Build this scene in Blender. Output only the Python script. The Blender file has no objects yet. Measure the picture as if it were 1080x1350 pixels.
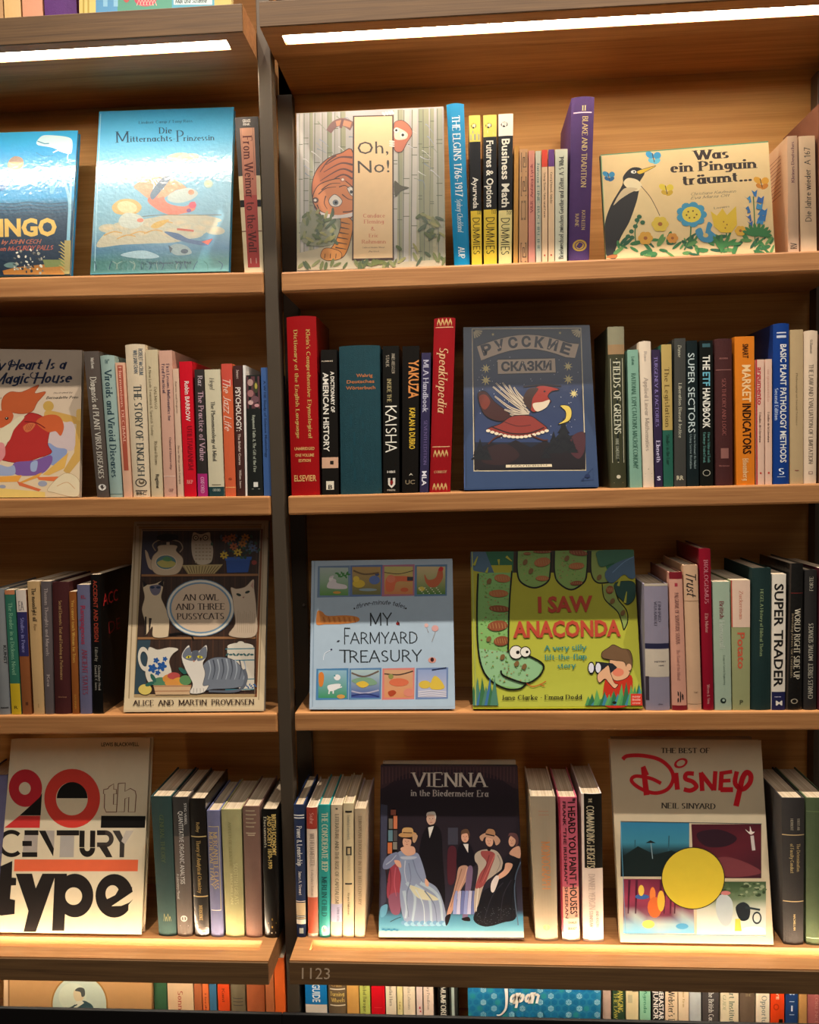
import bpy, bmesh, math, random
from mathutils import Vector, Matrix
from mathutils.geometry import tessellate_polygon
R = math.radians
rnd = random.Random(7)

# ------------------------------------------------------------------ camera
FPX = 1082.0
CY, CZ = -1.4, 1.5
yaw, pitch, roll = R(-3.7312), R(-3.2729), R(-1.2636)
_cy, _sy, _cp, _sp = math.cos(yaw), math.sin(yaw), math.cos(pitch), math.sin(pitch)
FW = Vector((_sy*_cp, _cy*_cp, _sp)); R0 = Vector((_cy, -_sy, 0)); U0 = R0.cross(FW)
RT = R0*math.cos(roll) + U0*math.sin(roll); UP = U0*math.cos(roll) - R0*math.sin(roll)
EYE = Vector((0, CY, CZ))
sc = bpy.context.scene
COL = sc.collection
cam = bpy.data.objects.new('camera', bpy.data.cameras.new('camera')); COL.objects.link(cam)
cam.data.sensor_fit = 'VERTICAL'; cam.data.sensor_height = 36.0; cam.data.lens = 36.0*FPX/1350.0
cam.data.clip_start = 0.05; cam.data.clip_end = 60
m3 = Matrix((RT, UP, -FW)).transposed()
cam.matrix_world = Matrix.Translation(EYE) @ m3.to_4x4()
sc.camera = cam

# ------------------------------------------------------------------ light
w = bpy.data.worlds.new('world'); sc.world = w; w.use_nodes = True
w.node_tree.nodes['Background'].inputs[0].default_value = (1.0, .86, .72, 1)
w.node_tree.nodes['Background'].inputs[1].default_value = 0.04
sc.view_settings.view_transform = 'Standard'; sc.view_settings.look = 'None'
sc.view_settings.gamma = 1; sc.view_settings.use_curve_mapping = False
sc.view_settings.exposure = 0.0

def lamp(name, kind, loc, aim, energy, col, **kw):
    d = bpy.data.lights.new(name, kind); d.energy = energy; d.color = col
    for k, v in kw.items(): setattr(d, k, v)
    o = bpy.data.objects.new(name, d); COL.objects.link(o); o.location = loc
    o.rotation_euler = (Vector(aim)-Vector(loc)).to_track_quat('-Z', 'Y').to_euler()
    return o
# the shop's ceiling: a large soft panel out in the aisle, a row of small downlights close to the case
lamp('ceiling_panel_light', 'AREA', (0.2, -1.85, 3.5), (0.1, 0, 1.1), 36, (1.0, .95, .90), shape='RECTANGLE', size=3.4, size_y=1.6)
for lx in (-0.75, 0.12, 0.95):
    lamp('ceiling_spotlight', 'SPOT', (lx, -0.42, 3.45), (lx*.8, 0.02, 1.0), 150, (1.0, .92, .82), spot_size=R(70), spot_blend=.5, shadow_soft_size=.014)

# ------------------------------------------------------------------ pixel helpers (photograph 1080x1350 -> real place on a plane)
def ray(x, y): return FW + RT*((x-540)/FPX) - UP*((y-675)/FPX)
def atY(x, y, Y):
    d = ray(x, y); return EYE + d*((Y-CY)/d.y)
def onplane(x, y, p0, n):
    d = ray(x, y); return EYE + d*((p0-EYE).dot(n)/d.dot(n))

# ------------------------------------------------------------------ materials
def lin(c):
    if isinstance(c, str):
        c = tuple(int(c[i:i+2], 16)/255 for i in (0, 2, 4))
    return tuple((v/12.92 if v <= .04045 else ((v+.055)/1.055)**2.4) for v in c)

def base_mat(name):
    m = bpy.data.materials.new(name); m.use_nodes = True
    return m, m.node_tree.nodes, m.node_tree.links, m.node_tree.nodes['Principled BSDF']

def print_mat(name, rough, spec=.5, bump=0., bscale=200, coat=0, jitter=.06):
    """colour comes from the Col attribute of the piece; a touch of grain and fine relief on top"""
    m, N, L, b = base_mat(name)
    a = N.new('ShaderNodeAttribute'); a.attribute_name = 'Col'
    tc = N.new('ShaderNodeTexCoord')
    n = N.new('ShaderNodeTexNoise'); n.inputs['Scale'].default_value = 60; n.inputs['Detail'].default_value = 4
    L.new(tc.outputs['Object'], n.inputs['Vector'])
    mr = N.new('ShaderNodeMapRange'); mr.inputs[3].default_value = 1-jitter; mr.inputs[4].default_value = 1+jitter
    L.new(n.outputs[0], mr.inputs[0])
    mx = N.new('ShaderNodeVectorMath'); mx.operation = 'SCALE'
    L.new(a.outputs['Color'], mx.inputs[0]); L.new(mr.outputs[0], mx.inputs['Scale'])
    L.new(mx.outputs[0], b.inputs['Base Color'])
    b.inputs['Roughness'].default_value = rough; b.inputs['Specular IOR Level'].default_value = spec
    if coat: b.inputs['Coat Weight'].default_value = coat; b.inputs['Coat Roughness'].default_value = .06
    if bump:
        n2 = N.new('ShaderNodeTexNoise'); n2.inputs['Scale'].default_value = bscale; n2.inputs['Detail'].default_value = 2
        L.new(tc.outputs['Object'], n2.inputs['Vector'])
        bp = N.new('ShaderNodeBump'); bp.inputs['Strength'].default_value = bump; bp.inputs['Distance'].default_value = .002
        L.new(n2.outputs[0], bp.inputs['Height']); L.new(bp.outputs[0], b.inputs['Normal'])
        if coat: L.new(bp.outputs[0], b.inputs['Coat Normal'])
    return m
M_CLOTH = print_mat('book_cloth', .75, .3, .25, 900, jitter=.14)
M_PAPER = print_mat('paper_cover', .5, .4, .05, 120)
M_GLOSS = print_mat('laminated_cover', .36, .5, .24, 150, coat=.8)
M_SATIN = print_mat('satin_cover', .3, .45, .03, 90, coat=.25)

def pages_mat():
    m, N, L, b = base_mat('page_block')
    tc = N.new('ShaderNodeTexCoord'); mp = N.new('ShaderNodeMapping'); mp.inputs['Scale'].default_value = (900, 6, 6)
    L.new(tc.outputs['Object'], mp.inputs[0])
    n = N.new('ShaderNodeTexNoise'); n.inputs['Scale'].default_value = 1.0; L.new(mp.outputs[0], n.inputs['Vector'])
    cr = N.new('ShaderNodeValToRGB')
    cr.color_ramp.elements[0].position = .3; cr.color_ramp.elements[0].color = (.36, .26, .155, 1)
    cr.color_ramp.elements[1].position = .7; cr.color_ramp.elements[1].color = (.62, .49, .33, 1)
    L.new(n.outputs[0], cr.inputs[0]); L.new(cr.outputs[0], b.inputs['Base Color']); b.inputs['Roughness'].default_value = .85
    return m
M_PAGES = pages_mat()

def wood(name, c1, c2, rough=.5, spec=.35, sc_=(2.2, 60, 60)):
    m, N, L, b = base_mat(name)
    tc = N.new('ShaderNodeTexCoord'); mp = N.new('ShaderNodeMapping'); mp.inputs['Scale'].default_value = sc_
    L.new(tc.outputs['Object'], mp.inputs[0])
    n = N.new('ShaderNodeTexNoise'); n.inputs['Scale'].default_value = 1.6; n.inputs['Detail'].default_value = 8; n.inputs['Roughness'].default_value = .65; n.inputs['Distortion'].default_value = .4
    L.new(mp.outputs[0], n.inputs['Vector'])
    mp2 = N.new('ShaderNodeMapping'); mp2.inputs['Scale'].default_value = (7, 420, 420); L.new(tc.outputs['Object'], mp2.inputs[0])
    n2 = N.new('ShaderNodeTexNoise'); n2.inputs['Scale'].default_value = 1; n2.inputs['Detail'].default_value = 3; L.new(mp2.outputs[0], n2.inputs['Vector'])
    ad = N.new('ShaderNodeMath'); ad.operation = 'MULTIPLY_ADD'; ad.inputs[1].default_value = .45; L.new(n2.outputs[0], ad.inputs[0])
    sb = N.new('ShaderNodeMath'); sb.operation = 'SUBTRACT'; sb.inputs[1].default_value = .22; L.new(n.outputs[0], sb.inputs[0]); L.new(sb.outputs[0], ad.inputs[2])
    cr = N.new('ShaderNodeValToRGB')
    cr.color_ramp.elements[0].position = .3; cr.color_ramp.elements[0].color = (*lin(c1), 1)
    cr.color_ramp.elements[1].position = .68; cr.color_ramp.elements[1].color = (*lin(c2), 1)
    L.new(ad.outputs[0], cr.inputs[0]); L.new(cr.outputs[0], b.inputs['Base Color'])
    b.inputs['Roughness'].default_value = rough; b.inputs['Specular IOR Level'].default_value = spec
    bp = N.new('ShaderNodeBump'); bp.inputs['Strength'].default_value = .12; bp.inputs['Distance'].default_value = .001
    L.new(n2.outputs[0], bp.inputs['Height']); L.new(bp.outputs[0], b.inputs['Normal'])
    return m
M_OAK = wood('oak_veneer', '976439', 'b8824f')
M_BACK = wood('oak_back_panel', 'bd8444', 'd8a05c', rough=.55, sc_=(1.0, 40, 40))
M_DARK = wood('smoked_oak_fascia', '5a4026', '785835', rough=.6)

def plain(name, c, rough, metal=0., spec=.5, emis=None, estr=0):
    m, N, L, b = base_mat(name)
    b.inputs['Base Color'].default_value = (*lin(c), 1); b.inputs['Roughness'].default_value = rough
    b.inputs['Metallic'].default_value = metal; b.inputs['Specular IOR Level'].default_value = spec
    tc = N.new('ShaderNodeTexCoord'); n = N.new('ShaderNodeTexNoise'); n.inputs['Scale'].default_value = 35; n.inputs['Detail'].default_value = 5
    L.new(tc.outputs['Object'], n.inputs['Vector'])
    mr = N.new('ShaderNodeMapRange'); mr.inputs[3].default_value = rough-.08; mr.inputs[4].default_value = rough+.08
    L.new(n.outputs[0], mr.inputs[0]); L.new(mr.outputs[0], b.inputs['Roughness'])
    if emis:
        b.inputs['Emission Color'].default_value = (*emis, 1); b.inputs['Emission Strength'].default_value = estr
    return m
M_STEEL = plain('bronzed_steel_post', '5a4e40', .36, .4)
M_PLINTH = plain('dark_plinth', '0b0908', .7, spec=.2)
M_FLOOR = plain('shop_floor', '4a3626', .5)
M_WALL = plain('shop_wall', '5a4636', .8)
M_LED = plain('led_strip', 'fff0d0', .5, emis=(1.0, .90, .72), estr=46)
M_LEDUP = plain('led_strip_in_deck', 'fff0d0', .5, emis=(1.0, .86, .62), estr=46)
M_LEDLOW = plain('led_strip_low', 'fff0d0', .5, emis=(1.0, .90, .72), estr=26)
M_CLIP = plain('wire', '9a948a', .35, .8)

# ------------------------------------------------------------------ mesh helpers
def link(name, me, mat=None, parent=None, loc=None):
    o = bpy.data.objects.new(name, me); COL.objects.link(o)
    if mat:
        for mm in (mat if isinstance(mat, (list, tuple)) else [mat]): me.materials.append(mm)
    if parent: o.parent = parent
    return o
def mesh(name, vs, fs, mat=None, parent=None, col=None, smooth=False, origin=None):
    if origin is not None: vs = [Vector(v)-origin for v in vs]
    me = bpy.data.meshes.new(name); me.from_pydata([tuple(v) for v in vs], [], fs)
    if col is not None:
        at = me.color_attributes.new('Col', 'FLOAT_COLOR', 'POINT')
        if isinstance(col, list):
            flat = [x for c in col for x in (*c, 1.0)]
        else:
            flat = [*col, 1.0]*len(vs)
        at.data.foreach_set('color', flat)
    if smooth:
        me.polygons.foreach_set('use_smooth', [True]*len(me.polygons))
    me.update()
    return link(name, me, mat, parent)
def box_vf(x0, x1, y0, y1, z0, z1, zl=None):
    v = [(x0,y0,z0),(x1,y0,z0),(x1,y1,z0),(x0,y1,z0),(x0,y0,z1),(x1,y0,z1),(x1,y1,z1),(x0,y1,z1)]
    f = [(0,3,2,1),(4,5,6,7),(0,1,5,4),(1,2,6,5),(2,3,7,6),(3,0,4,7)]
    return v, f
def box(name, x0, x1, y0, y1, z0, z1, mat, parent=None, bev=0, shear=0):
    """shear: extra z at x1 relative to x0"""
    bm = bmesh.new()
    v, f = box_vf(x0, x1, y0, y1, z0, z1)
    bv = [bm.verts.new(p) for p in v]
    for q in f: bm.faces.new([bv[i] for i in q])
    if bev: bmesh.ops.bevel(bm, geom=list(bm.edges), offset=bev, segments=2, affect='EDGES', profile=.6)
    if shear:
        for vv in bm.verts: vv.co.z += shear*(vv.co.x-x0)/(x1-x0)
    me = bpy.data.meshes.new(name); bm.to_mesh(me); bm.free()
    return link(name, me, mat, parent)
def thing(name, label, cat, loc=(0, 0, 0), group=None):
    o = bpy.data.objects.new(name, None); COL.objects.link(o); o.location = loc; o.empty_display_size = .05
    o['label'] = label; o['category'] = cat
    if group: o['group'] = group
    return o

# ------------------------------------------------------------------ a small stroke alphabet (serif, sans or slanted)
GL = {}
def _g(s):
    for ln in s.strip().split('\n'):
        k, adv, rest = ln.strip().split(' ', 2)
        st = []
        for part in rest.split(';'):
            t = part.split(); nums = [float(q) for q in t[1:]]
            if t[0] == 'l': st.append(('l', [(nums[i], nums[i+1]) for i in range(0, len(nums), 2)]))
            elif t[0] == 'a': st.append(('a', nums))
            elif t[0] == 'd': st.append(('d', nums))
        GL[k] = (float(adv), st)
_g('''A .75 l .02 0 .36 1 .70 0;l .15 .35 .57 .35
B .66 l .1 0 .1 1;l .1 1 .32 1;a .32 .76 .22 .24 90 -90;l .1 .52 .34 .52;a .34 .26 .26 .26 90 -90;l .1 0 .34 0
C .74 a .42 .5 .36 .5 48 312
D .78 l .1 0 .1 1;l .1 1 .34 1;a .34 .5 .36 .5 90 -90;l .1 0 .34 0
E .62 l .1 0 .1 1;l .1 1 .54 1;l .1 .52 .46 .52;l .1 0 .56 0
F .58 l .1 0 .1 1;l .1 1 .54 1;l .1 .52 .44 .52
G .8 a .42 .5 .36 .5 48 330;l .72 .06 .72 .42;l .52 .42 .74 .42
H .8 l .1 0 .1 1;l .7 0 .7 1;l .1 .52 .7 .52
I .34 l .17 0 .17 1
J .42 l .28 1 .28 .15;a .13 .15 .15 .17 0 -130
K .72 l .1 0 .1 1;l .62 1 .1 .42;l .28 .6 .66 0
L .58 l .1 0 .1 1;l .1 0 .54 0
M .92 l .1 0 .1 1;l .1 1 .46 .12;l .46 .12 .82 1;l .82 1 .82 0
N .8 l .1 0 .1 1;l .1 1 .7 0;l .7 0 .7 1
O .84 a .42 .5 .36 .5 0 360
P .62 l .1 0 .1 1;l .1 1 .3 1;a .3 .73 .26 .27 90 -90;l .1 .46 .3 .46
Q .84 a .42 .5 .36 .5 0 360;l .48 .25 .78 -.12
R .7 l .1 0 .1 1;l .1 1 .3 1;a .3 .74 .25 .26 90 -90;l .1 .48 .3 .48;l .32 .48 .64 0
S .58 a .29 .74 .21 .26 35 270;a .29 .24 .22 .24 90 -145
T .66 l .33 0 .33 1;l .04 1 .62 1
U .76 l .1 1 .1 .3;a .38 .3 .28 .3 180 360;l .66 .3 .66 1
V .72 l .02 1 .36 0;l .36 0 .7 1
W 1.0 l .02 1 .28 0;l .28 0 .5 1;l .5 1 .72 0;l .72 0 .98 1
X .7 l .04 0 .66 1;l .04 1 .66 0
Y .68 l .04 1 .34 .48;l .34 .48 .64 1;l .34 .48 .34 0
Z .64 l .08 1 .58 1;l .58 1 .06 0;l .06 0 .6 0
a .57 a .26 .33 .2 .33 0 360;l .46 .66 .46 0
b .58 l .1 1 .1 0;a .3 .33 .2 .33 0 360
c .5 a .28 .33 .21 .33 45 315
d .6 l .48 1 .48 0;a .28 .33 .2 .33 0 360
e .54 l .07 .36 .48 .36;a .28 .33 .21 .33 5 315
f .36 l .15 0 .15 .8;a .29 .8 .14 .2 180 60;l .03 .64 .3 .64
g .56 a .27 .36 .19 .3 0 360;l .47 .66 .47 -.08;a .27 -.08 .2 .19 0 -150
h .58 l .1 0 .1 1;a .28 .46 .18 .2 180 0;l .46 .46 .46 0
i .28 l .14 0 .14 .66;d .14 .88
j .28 l .15 .66 .15 -.1;a .03 -.1 .12 .17 0 -120;d .15 .88
k .54 l .1 0 .1 1;l .46 .66 .1 .28;l .22 .4 .5 0
l .28 l .14 0 .14 1
m .86 l .1 0 .1 .66;a .26 .46 .16 .2 180 0;l .42 .46 .42 0;a .58 .46 .16 .2 180 0;l .74 .46 .74 0
n .58 l .1 0 .1 .66;a .28 .46 .18 .2 180 0;l .46 .46 .46 0
o .58 a .28 .33 .21 .33 0 360
p .58 l .1 .66 .1 -.3;a .3 .33 .2 .33 0 360
q .58 l .48 .66 .48 -.3;a .28 .33 .2 .33 0 360
r .42 l .1 0 .1 .66;a .27 .42 .17 .24 170 60
s .44 a .22 .49 .15 .17 35 270;a .22 .16 .16 .16 90 -145
t .38 l .16 .9 .16 .14;a .28 .14 .12 .14 180 300;l .03 .64 .33 .64
u .58 l .1 .66 .1 .2;a .28 .2 .18 .2 180 360;l .46 .66 .46 0
v .54 l .03 .66 .27 0;l .27 0 .51 .66
w .78 l .03 .66 .21 0;l .21 0 .39 .66;l .39 .66 .57 0;l .57 0 .75 .66
x .52 l .04 0 .48 .66;l .04 .66 .48 0
y .54 l .03 .66 .27 0;l .51 .66 .14 -.3
z .48 l .06 .66 .42 .66;l .42 .66 .06 0;l .06 0 .44 0
0 .6 a .3 .5 .23 .5 0 360
1 .4 l .22 0 .22 1;l .22 1 .06 .84
2 .56 a .28 .73 .2 .27 160 -35;l .44 .56 .06 0;l .06 0 .5 0
3 .54 a .26 .75 .19 .25 150 -90;a .26 .26 .22 .26 90 -150
4 .6 l .42 0 .42 1;l .42 1 .04 .28;l .04 .28 .56 .28
5 .54 l .46 1 .14 1;l .14 1 .1 .56;a .25 .32 .22 .32 120 -150
6 .58 a .3 .3 .21 .3 0 360;a .42 .42 .33 .58 100 185
7 .54 l .06 1 .5 1;l .5 1 .2 0
8 .56 a .28 .75 .18 .25 0 360;a .28 .26 .22 .26 0 360
9 .58 a .28 .7 .21 .3 0 360;a .16 .58 .33 .58 5 -80
. .24 d .12 .05
, .24 d .12 .05;l .14 .05 .08 -.14
! .3 l .15 .28 .15 1;d .15 .05
? .5 a .24 .77 .18 .23 170 -60;l .3 .5 .24 .28;d .24 .05
- .4 l .06 .36 .34 .36
' .2 l .1 1 .1 .78
: .26 d .13 .08;d .13 .56
& .8 a .3 .77 .15 .22 0 360;a .28 .26 .23 .27 90 330;l .2 .62 .72 0
/ .4 l .04 -.1 .36 1
" .32 l .1 1 .1 .75;l .22 1 .22 .75
( .3 a .3 .5 .2 .6 120 240
) .3 a 0 .5 .2 .6 60 -60
* .36 d .18 .4''')
GL['ä'] = (GL['a'][0], GL['a'][1]+[('d', [.15, .88]), ('d', [.37, .88])])
GL['ü'] = (GL['u'][0], GL['u'][1]+[('d', [.15, .88]), ('d', [.37, .88])])
GL['ö'] = (GL['o'][0], GL['o'][1]+[('d', [.15, .88]), ('d', [.37, .88])])

_SG = {}
def glyph_polys(ch, serif, wt):
    """list of convex polygons for one letter, cap height 1"""
    key = (ch, serif, wt)
    if key in _SG: return _SG[key]
    out = []
    thick, thin = wt, wt*(.42 if serif else .92)
    def hw(dx, dy):
        L = math.hypot(dx, dy) or 1
        return .5*(thin+(thick-thin)*abs(dy)/L)
    for kind, d in GL[ch][1]:
        if kind == 'l':
            for (x0, y0), (x1, y1) in zip(d, d[1:]):
                if math.hypot(x1-x0, y1-y0) > .3:      # long strokes in short pieces, so they follow a rounded spine
                    dx, dy = x1-x0, y1-y0; L = math.hypot(dx, dy); h = hw(dx, dy); k = int(L/.22)+1; nx, ny = -dy/L*h, dx/L*h
                    for i in range(1, k-1):
                        a, b = i/k, (i+1)/k
                        out.append([(x0+dx*a+nx, y0+dy*a+ny), (x0+dx*a-nx, y0+dy*a-ny), (x0+dx*b-nx, y0+dy*b-ny), (x0+dx*b+nx, y0+dy*b+ny)])
                    ex, ey = (0, 0) if serif else (dx/L*thin*.4, dy/L*thin*.4)
                    for xa, ya, xb, yb in ((x0-ex, y0-ey, x0+dx/k, y0+dy/k), (x1-dx/k, y1-dy/k, x1+ex, y1+ey)):
                        out.append([(xa+nx, ya+ny), (xa-nx, ya-ny), (xb-nx, yb-ny), (xb+nx, yb+ny)])
                    done = True
                else: done = False
                dx, dy = x1-x0, y1-y0; L = math.hypot(dx, dy) or 1; h = hw(dx, dy)
                nx, ny = -dy/L*h, dx/L*h
                ex, ey = dx/L*thin*.4, dy/L*thin*.4
                if serif: ex = ey = 0
                if not done: out.append([(x0-ex+nx, y0-ey+ny), (x0-ex-nx, y0-ey-ny), (x1+ex-nx, y1+ey-ny), (x1+ex+nx, y1+ey+ny)])
                if serif:
                    if abs(dy)/L > .7:
                        for (px, py) in ((x0, y0), (x1, y1)):
                            if min(abs(py), abs(py-1), abs(py-.66), abs(py+.3)) < .02 and not (ch in 'AMNVWvwy' and ((ch == 'A' and py == 1) or (ch in 'VWvwy' and py == 0) or (ch == 'M' and py == .12) or (ch=='N' and px==.7 and py==0))):
                                s = thin*.55; q = hw(0, 1)+.075
                                yy0, yy1 = (py, py+s*1.3) if py in (0, -.3) else (py-s*1.3, py)
                                out.append([(px-q, yy0), (px+q, yy0), (px+q, yy1), (px-q, yy1)])
                    elif abs(dx)/L > .9 and ch in 'EFLTZz' and y0 in (0, 1, .66):
                        ends = [(x1, y1)] + ([(x0, y0)] if ch in 'T' or (ch in 'Zz' and y0 == 1) else [])
                        for px, py in ends:
                            sg = -1 if py > .5 else 1
                            out.append([(px-thin*.4, py), (px+thin*.4, py), (px+thin*.4, py+sg*.17), (px-thin*.4, py+sg*.17)])
        elif kind == 'a':
            cx, cy, rx, ry, a0, a1 = d
            rx -= thick*.25; 
            n = max(5, int(abs(a1-a0)/26))
            pts = []
            for i in range(n+1):
                t = R(a0+(a1-a0)*i/n)
                px, py = cx+rx*math.cos(t), cy+(ry-thin*.5)*math.sin(t)
                dx, dy = -rx*math.sin(t), ry*math.cos(t); L = math.hypot(dx, dy); h = hw(dx, dy)
                pts.append((px-dy/L*h, py+dx/L*h, px+dy/L*h, py-dx/L*h))
            for p, q in zip(pts, pts[1:]):
                out.append([(p[0], p[1]), (p[2], p[3]), (q[2], q[3]), (q[0], q[1])])
        else:
            cx, cy = d; r = wt*.62
            out.append([(cx+r*math.cos(R(a)), cy+r*math.sin(R(a))) for a in range(0, 360, 60)])
    _SG[key] = out
    return out
def text_polys(s, serif=True, wt=.13, slant=0., space=0.03):
    """(polygons, total width) in cap-height units"""
    x = 0; out = []
    for ch in s:
        if ch == ' ': x += .34; continue
        if ch not in GL:
            ch = ch.upper() if ch.upper() in GL else '-'
        for p in glyph_polys(ch, serif, wt): out.append([(px+x+py*slant, py) for px, py in p])
        x += GL[ch][0]+space
    return out, max(x-space, .01)

_FC = {}
def font_polys(s, bold=0.):
    """built-in sans face, as triangles in cap-height units"""
    key = (s, bold)
    if key in _FC: return _FC[key]
    cu = bpy.data.curves.new('t', 'FONT'); cu.body = s; cu.resolution_u = 2; cu.offset = bold; cu.size = 1
    o = bpy.data.objects.new('t', cu)
    me = o.to_mesh()
    me.calc_loop_triangles()
    vs = [(v.co.x, v.co.y) for v in me.vertices]
    tr = [[vs[i] for i in t.vertices] for t in me.loop_triangles]
    out = []; st = list(tr)                      # halve long triangles so letters can follow a rounded spine
    while st:
        t = st.pop(); e = [(math.hypot(t[i][0]-t[i-1][0], t[i][1]-t[i-1][1]), i) for i in range(3)]; L, i = max(e)
        if L < .2: out.append(t); continue
        a, b, c = t[i-1], t[i], t[i-2]; m = ((a[0]+b[0])/2, (a[1]+b[1])/2)
        st += [[a, m, c], [m, b, c]]
    tr = out
    o.to_mesh_clear(); bpy.data.objects.remove(o); bpy.data.curves.remove(cu)
    xs = [v[0] for v in vs] or [0, 1]; x0, x1 = min(xs), max(xs)
    CH = .727
    tr = [[((x-x0)/CH, y/CH) for x, y in t] for t in tr]
    _FC[key] = (tr, (x1-x0)/CH)
    return _FC[key]

def get_text(s, style, wt):
    if style == 'serif': return text_polys(s, True, wt or .15)
    if style == 'hand': return text_polys(s, False, wt or .1)
    if style == 'italic': return text_polys(s, True, wt or .13, .22)
    if style == 'script': return text_polys(s, False, wt or .11, .3, 0)
    if style == 'sans': return font_polys(s, 0)
    if style == 'bold': return font_polys(s, wt or .022)
    return text_polys(s, True, .14)

# ------------------------------------------------------------------ flat print on a surface
class Print:
    """collects coloured shapes in 2-D page coordinates; fn(x, y, lift) puts them on the real cover"""
    STEP = 3e-6
    def __init__(s, fn): s.fn = fn; s.v = []; s.f = []; s.c = []; s.n = 0
    def _lift(s): s.n += 1; return 1.0e-4 + s.n*s.STEP
    def _add(s, pts, cols, lift):
        i0 = len(s.v)
        s.v += [s.fn(x, y, lift) for x, y in pts]; s.c += cols; return i0
    def poly(s, pts, col, lift=None):
        lift = lift or s._lift(); c = lin(col) if not isinstance(col, list) else None
        i0 = s._add(pts, [c]*len(pts) if c else [lin(q) for q in col], lift)
        if len(pts) <= 4 and len(pts) > 2: s.f.append(tuple(range(i0, i0+len(pts))))
        else:
            for t in tessellate_polygon([[Vector((x, y, 0)) for x, y in pts]]): s.f.append(tuple(i0+k for k in t))
    def rect(s, x0, y0, x1, y1, col, col2=None, n=1):
        lift = s._lift(); a, b = lin(col), lin(col2 or col)
        for k in range(n):
            xa, xb = x0+(x1-x0)*k/n, x0+(x1-x0)*(k+1)/n
            i0 = s._add([(xa, y0), (xb, y0), (xb, y1), (xa, y1)], [a, a, b, b], lift)
            s.f.append((i0, i0+1, i0+2, i0+3))
    def grid(s, fn2, nx, ny, cf):
        """smooth picture ground: fn2(u,v)->page point, cf(u,v)->hex"""
        lift = s._lift(); i0 = len(s.v)
        for j in range(ny+1):
            for i in range(nx+1):
                x, y = fn2(i/nx, j/ny); s.v.append(s.fn(x, y, lift)); s.c.append(lin(cf(i/nx, j/ny)))
        for j in range(ny):
            for i in range(nx):
                a = i0+j*(nx+1)+i; s.f.append((a, a+1, a+nx+2, a+nx+1))
    def ell(s, cx, cy, rx, ry, col, rot=0, n=18, a0=0, a1=360, inner=0, col2=None):
        lift = s._lift(); c = lin(col); cr, sr = math.cos(R(rot)), math.sin(R(rot))
        full = abs(a1-a0) >= 360
        P = []
        for i in range(n if full else n+1):
            t = R(a0+(a1-a0)*i/n); x, y = math.cos(t), math.sin(t)
            P.append((x, y))
        def T(x, y): return (cx+x*cr-y*sr, cy+x*sr+y*cr)
        if inner:
            i0 = s._add([T(x*rx, y*ry) for x, y in P]+[T(x*rx*inner, y*ry*inner) for x, y in P], [c]*(2*len(P)), lift)
            m = len(P)
            for i in range(m if full else m-1):
                j = (i+1) % m; s.f.append((i0+i, i0+j, i0+m+j, i0+m+i))
        elif col2:
            i0 = s._add([T(0, 0)]+[T(x*rx, y*ry) for x, y in P], [c]+[lin(col2)]*len(P), lift); m = len(P)
            for i in range(m if full else m-1): s.f.append((i0, i0+1+i, i0+1+(i+1) % m))
        else:
            i0 = s._add([T(x*rx, y*ry) for x, y in P], [c]*len(P), lift); s.f.append(tuple(range(i0, i0+len(P))))
    def line(s, pts, w_, col, w2=None, lift=None):
        lift = lift or s._lift(); c = lin(col); m = len(pts); q = []
        for i, (x, y) in enumerate(pts):
            a = pts[max(i-1, 0)]; b = pts[min(i+1, m-1)]
            dx, dy = b[0]-a[0], b[1]-a[1]; L = math.hypot(dx, dy) or 1
            h = .5*(w_ + ((w2 if w2 is not None else w_)-w_)*i/max(m-1, 1))
            q.append((x-dy/L*h, y+dx/L*h)); q.append((x+dy/L*h, y-dx/L*h))
        i0 = s._add(q, [c]*len(q), lift)
        for i in range(m-1): s.f.append((i0+2*i, i0+2*i+1, i0+2*i+3, i0+2*i+2))
    def curve(s, pts, w_, col, w2=None, n=6):
        s.line(smooth(pts, n), w_, col, w2)
    def blob(s, pts, col, n=5, out=None, ow=1.0):
        q = smooth(pts+[pts[0]], n, True)[:-1]
        s.poly(q, col)
        if out: s.line(q+[q[0], q[1]], ow, out)
    def text(s, t, p0, p1, h, col, style='serif', wt=None, bend=0, hy=None):
        """baseline from p0 to p1, cap height h (page units, y runs down)"""
        polys, W = get_text(t, style, wt)
        dx, dy = p1[0]-p0[0], p1[1]-p0[1]; L = math.hypot(dx, dy); ux, uy = dx/L, dy/L
        k = L/W; nx, ny = uy, -ux
        lift = s._lift(); c = lin(col)
        for pl in polys:
            q = []
            for x, y in pl:
                a = x*k; off = y*h + (bend*(1-(2*a/L-1)**2) if bend else 0)
                q.append((p0[0]+ux*a+nx*off, p0[1]+uy*a+ny*off))
            i0 = s._add(q, [c]*len(q), lift); s.f.append(tuple(range(i0, i0+len(q))))
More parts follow.
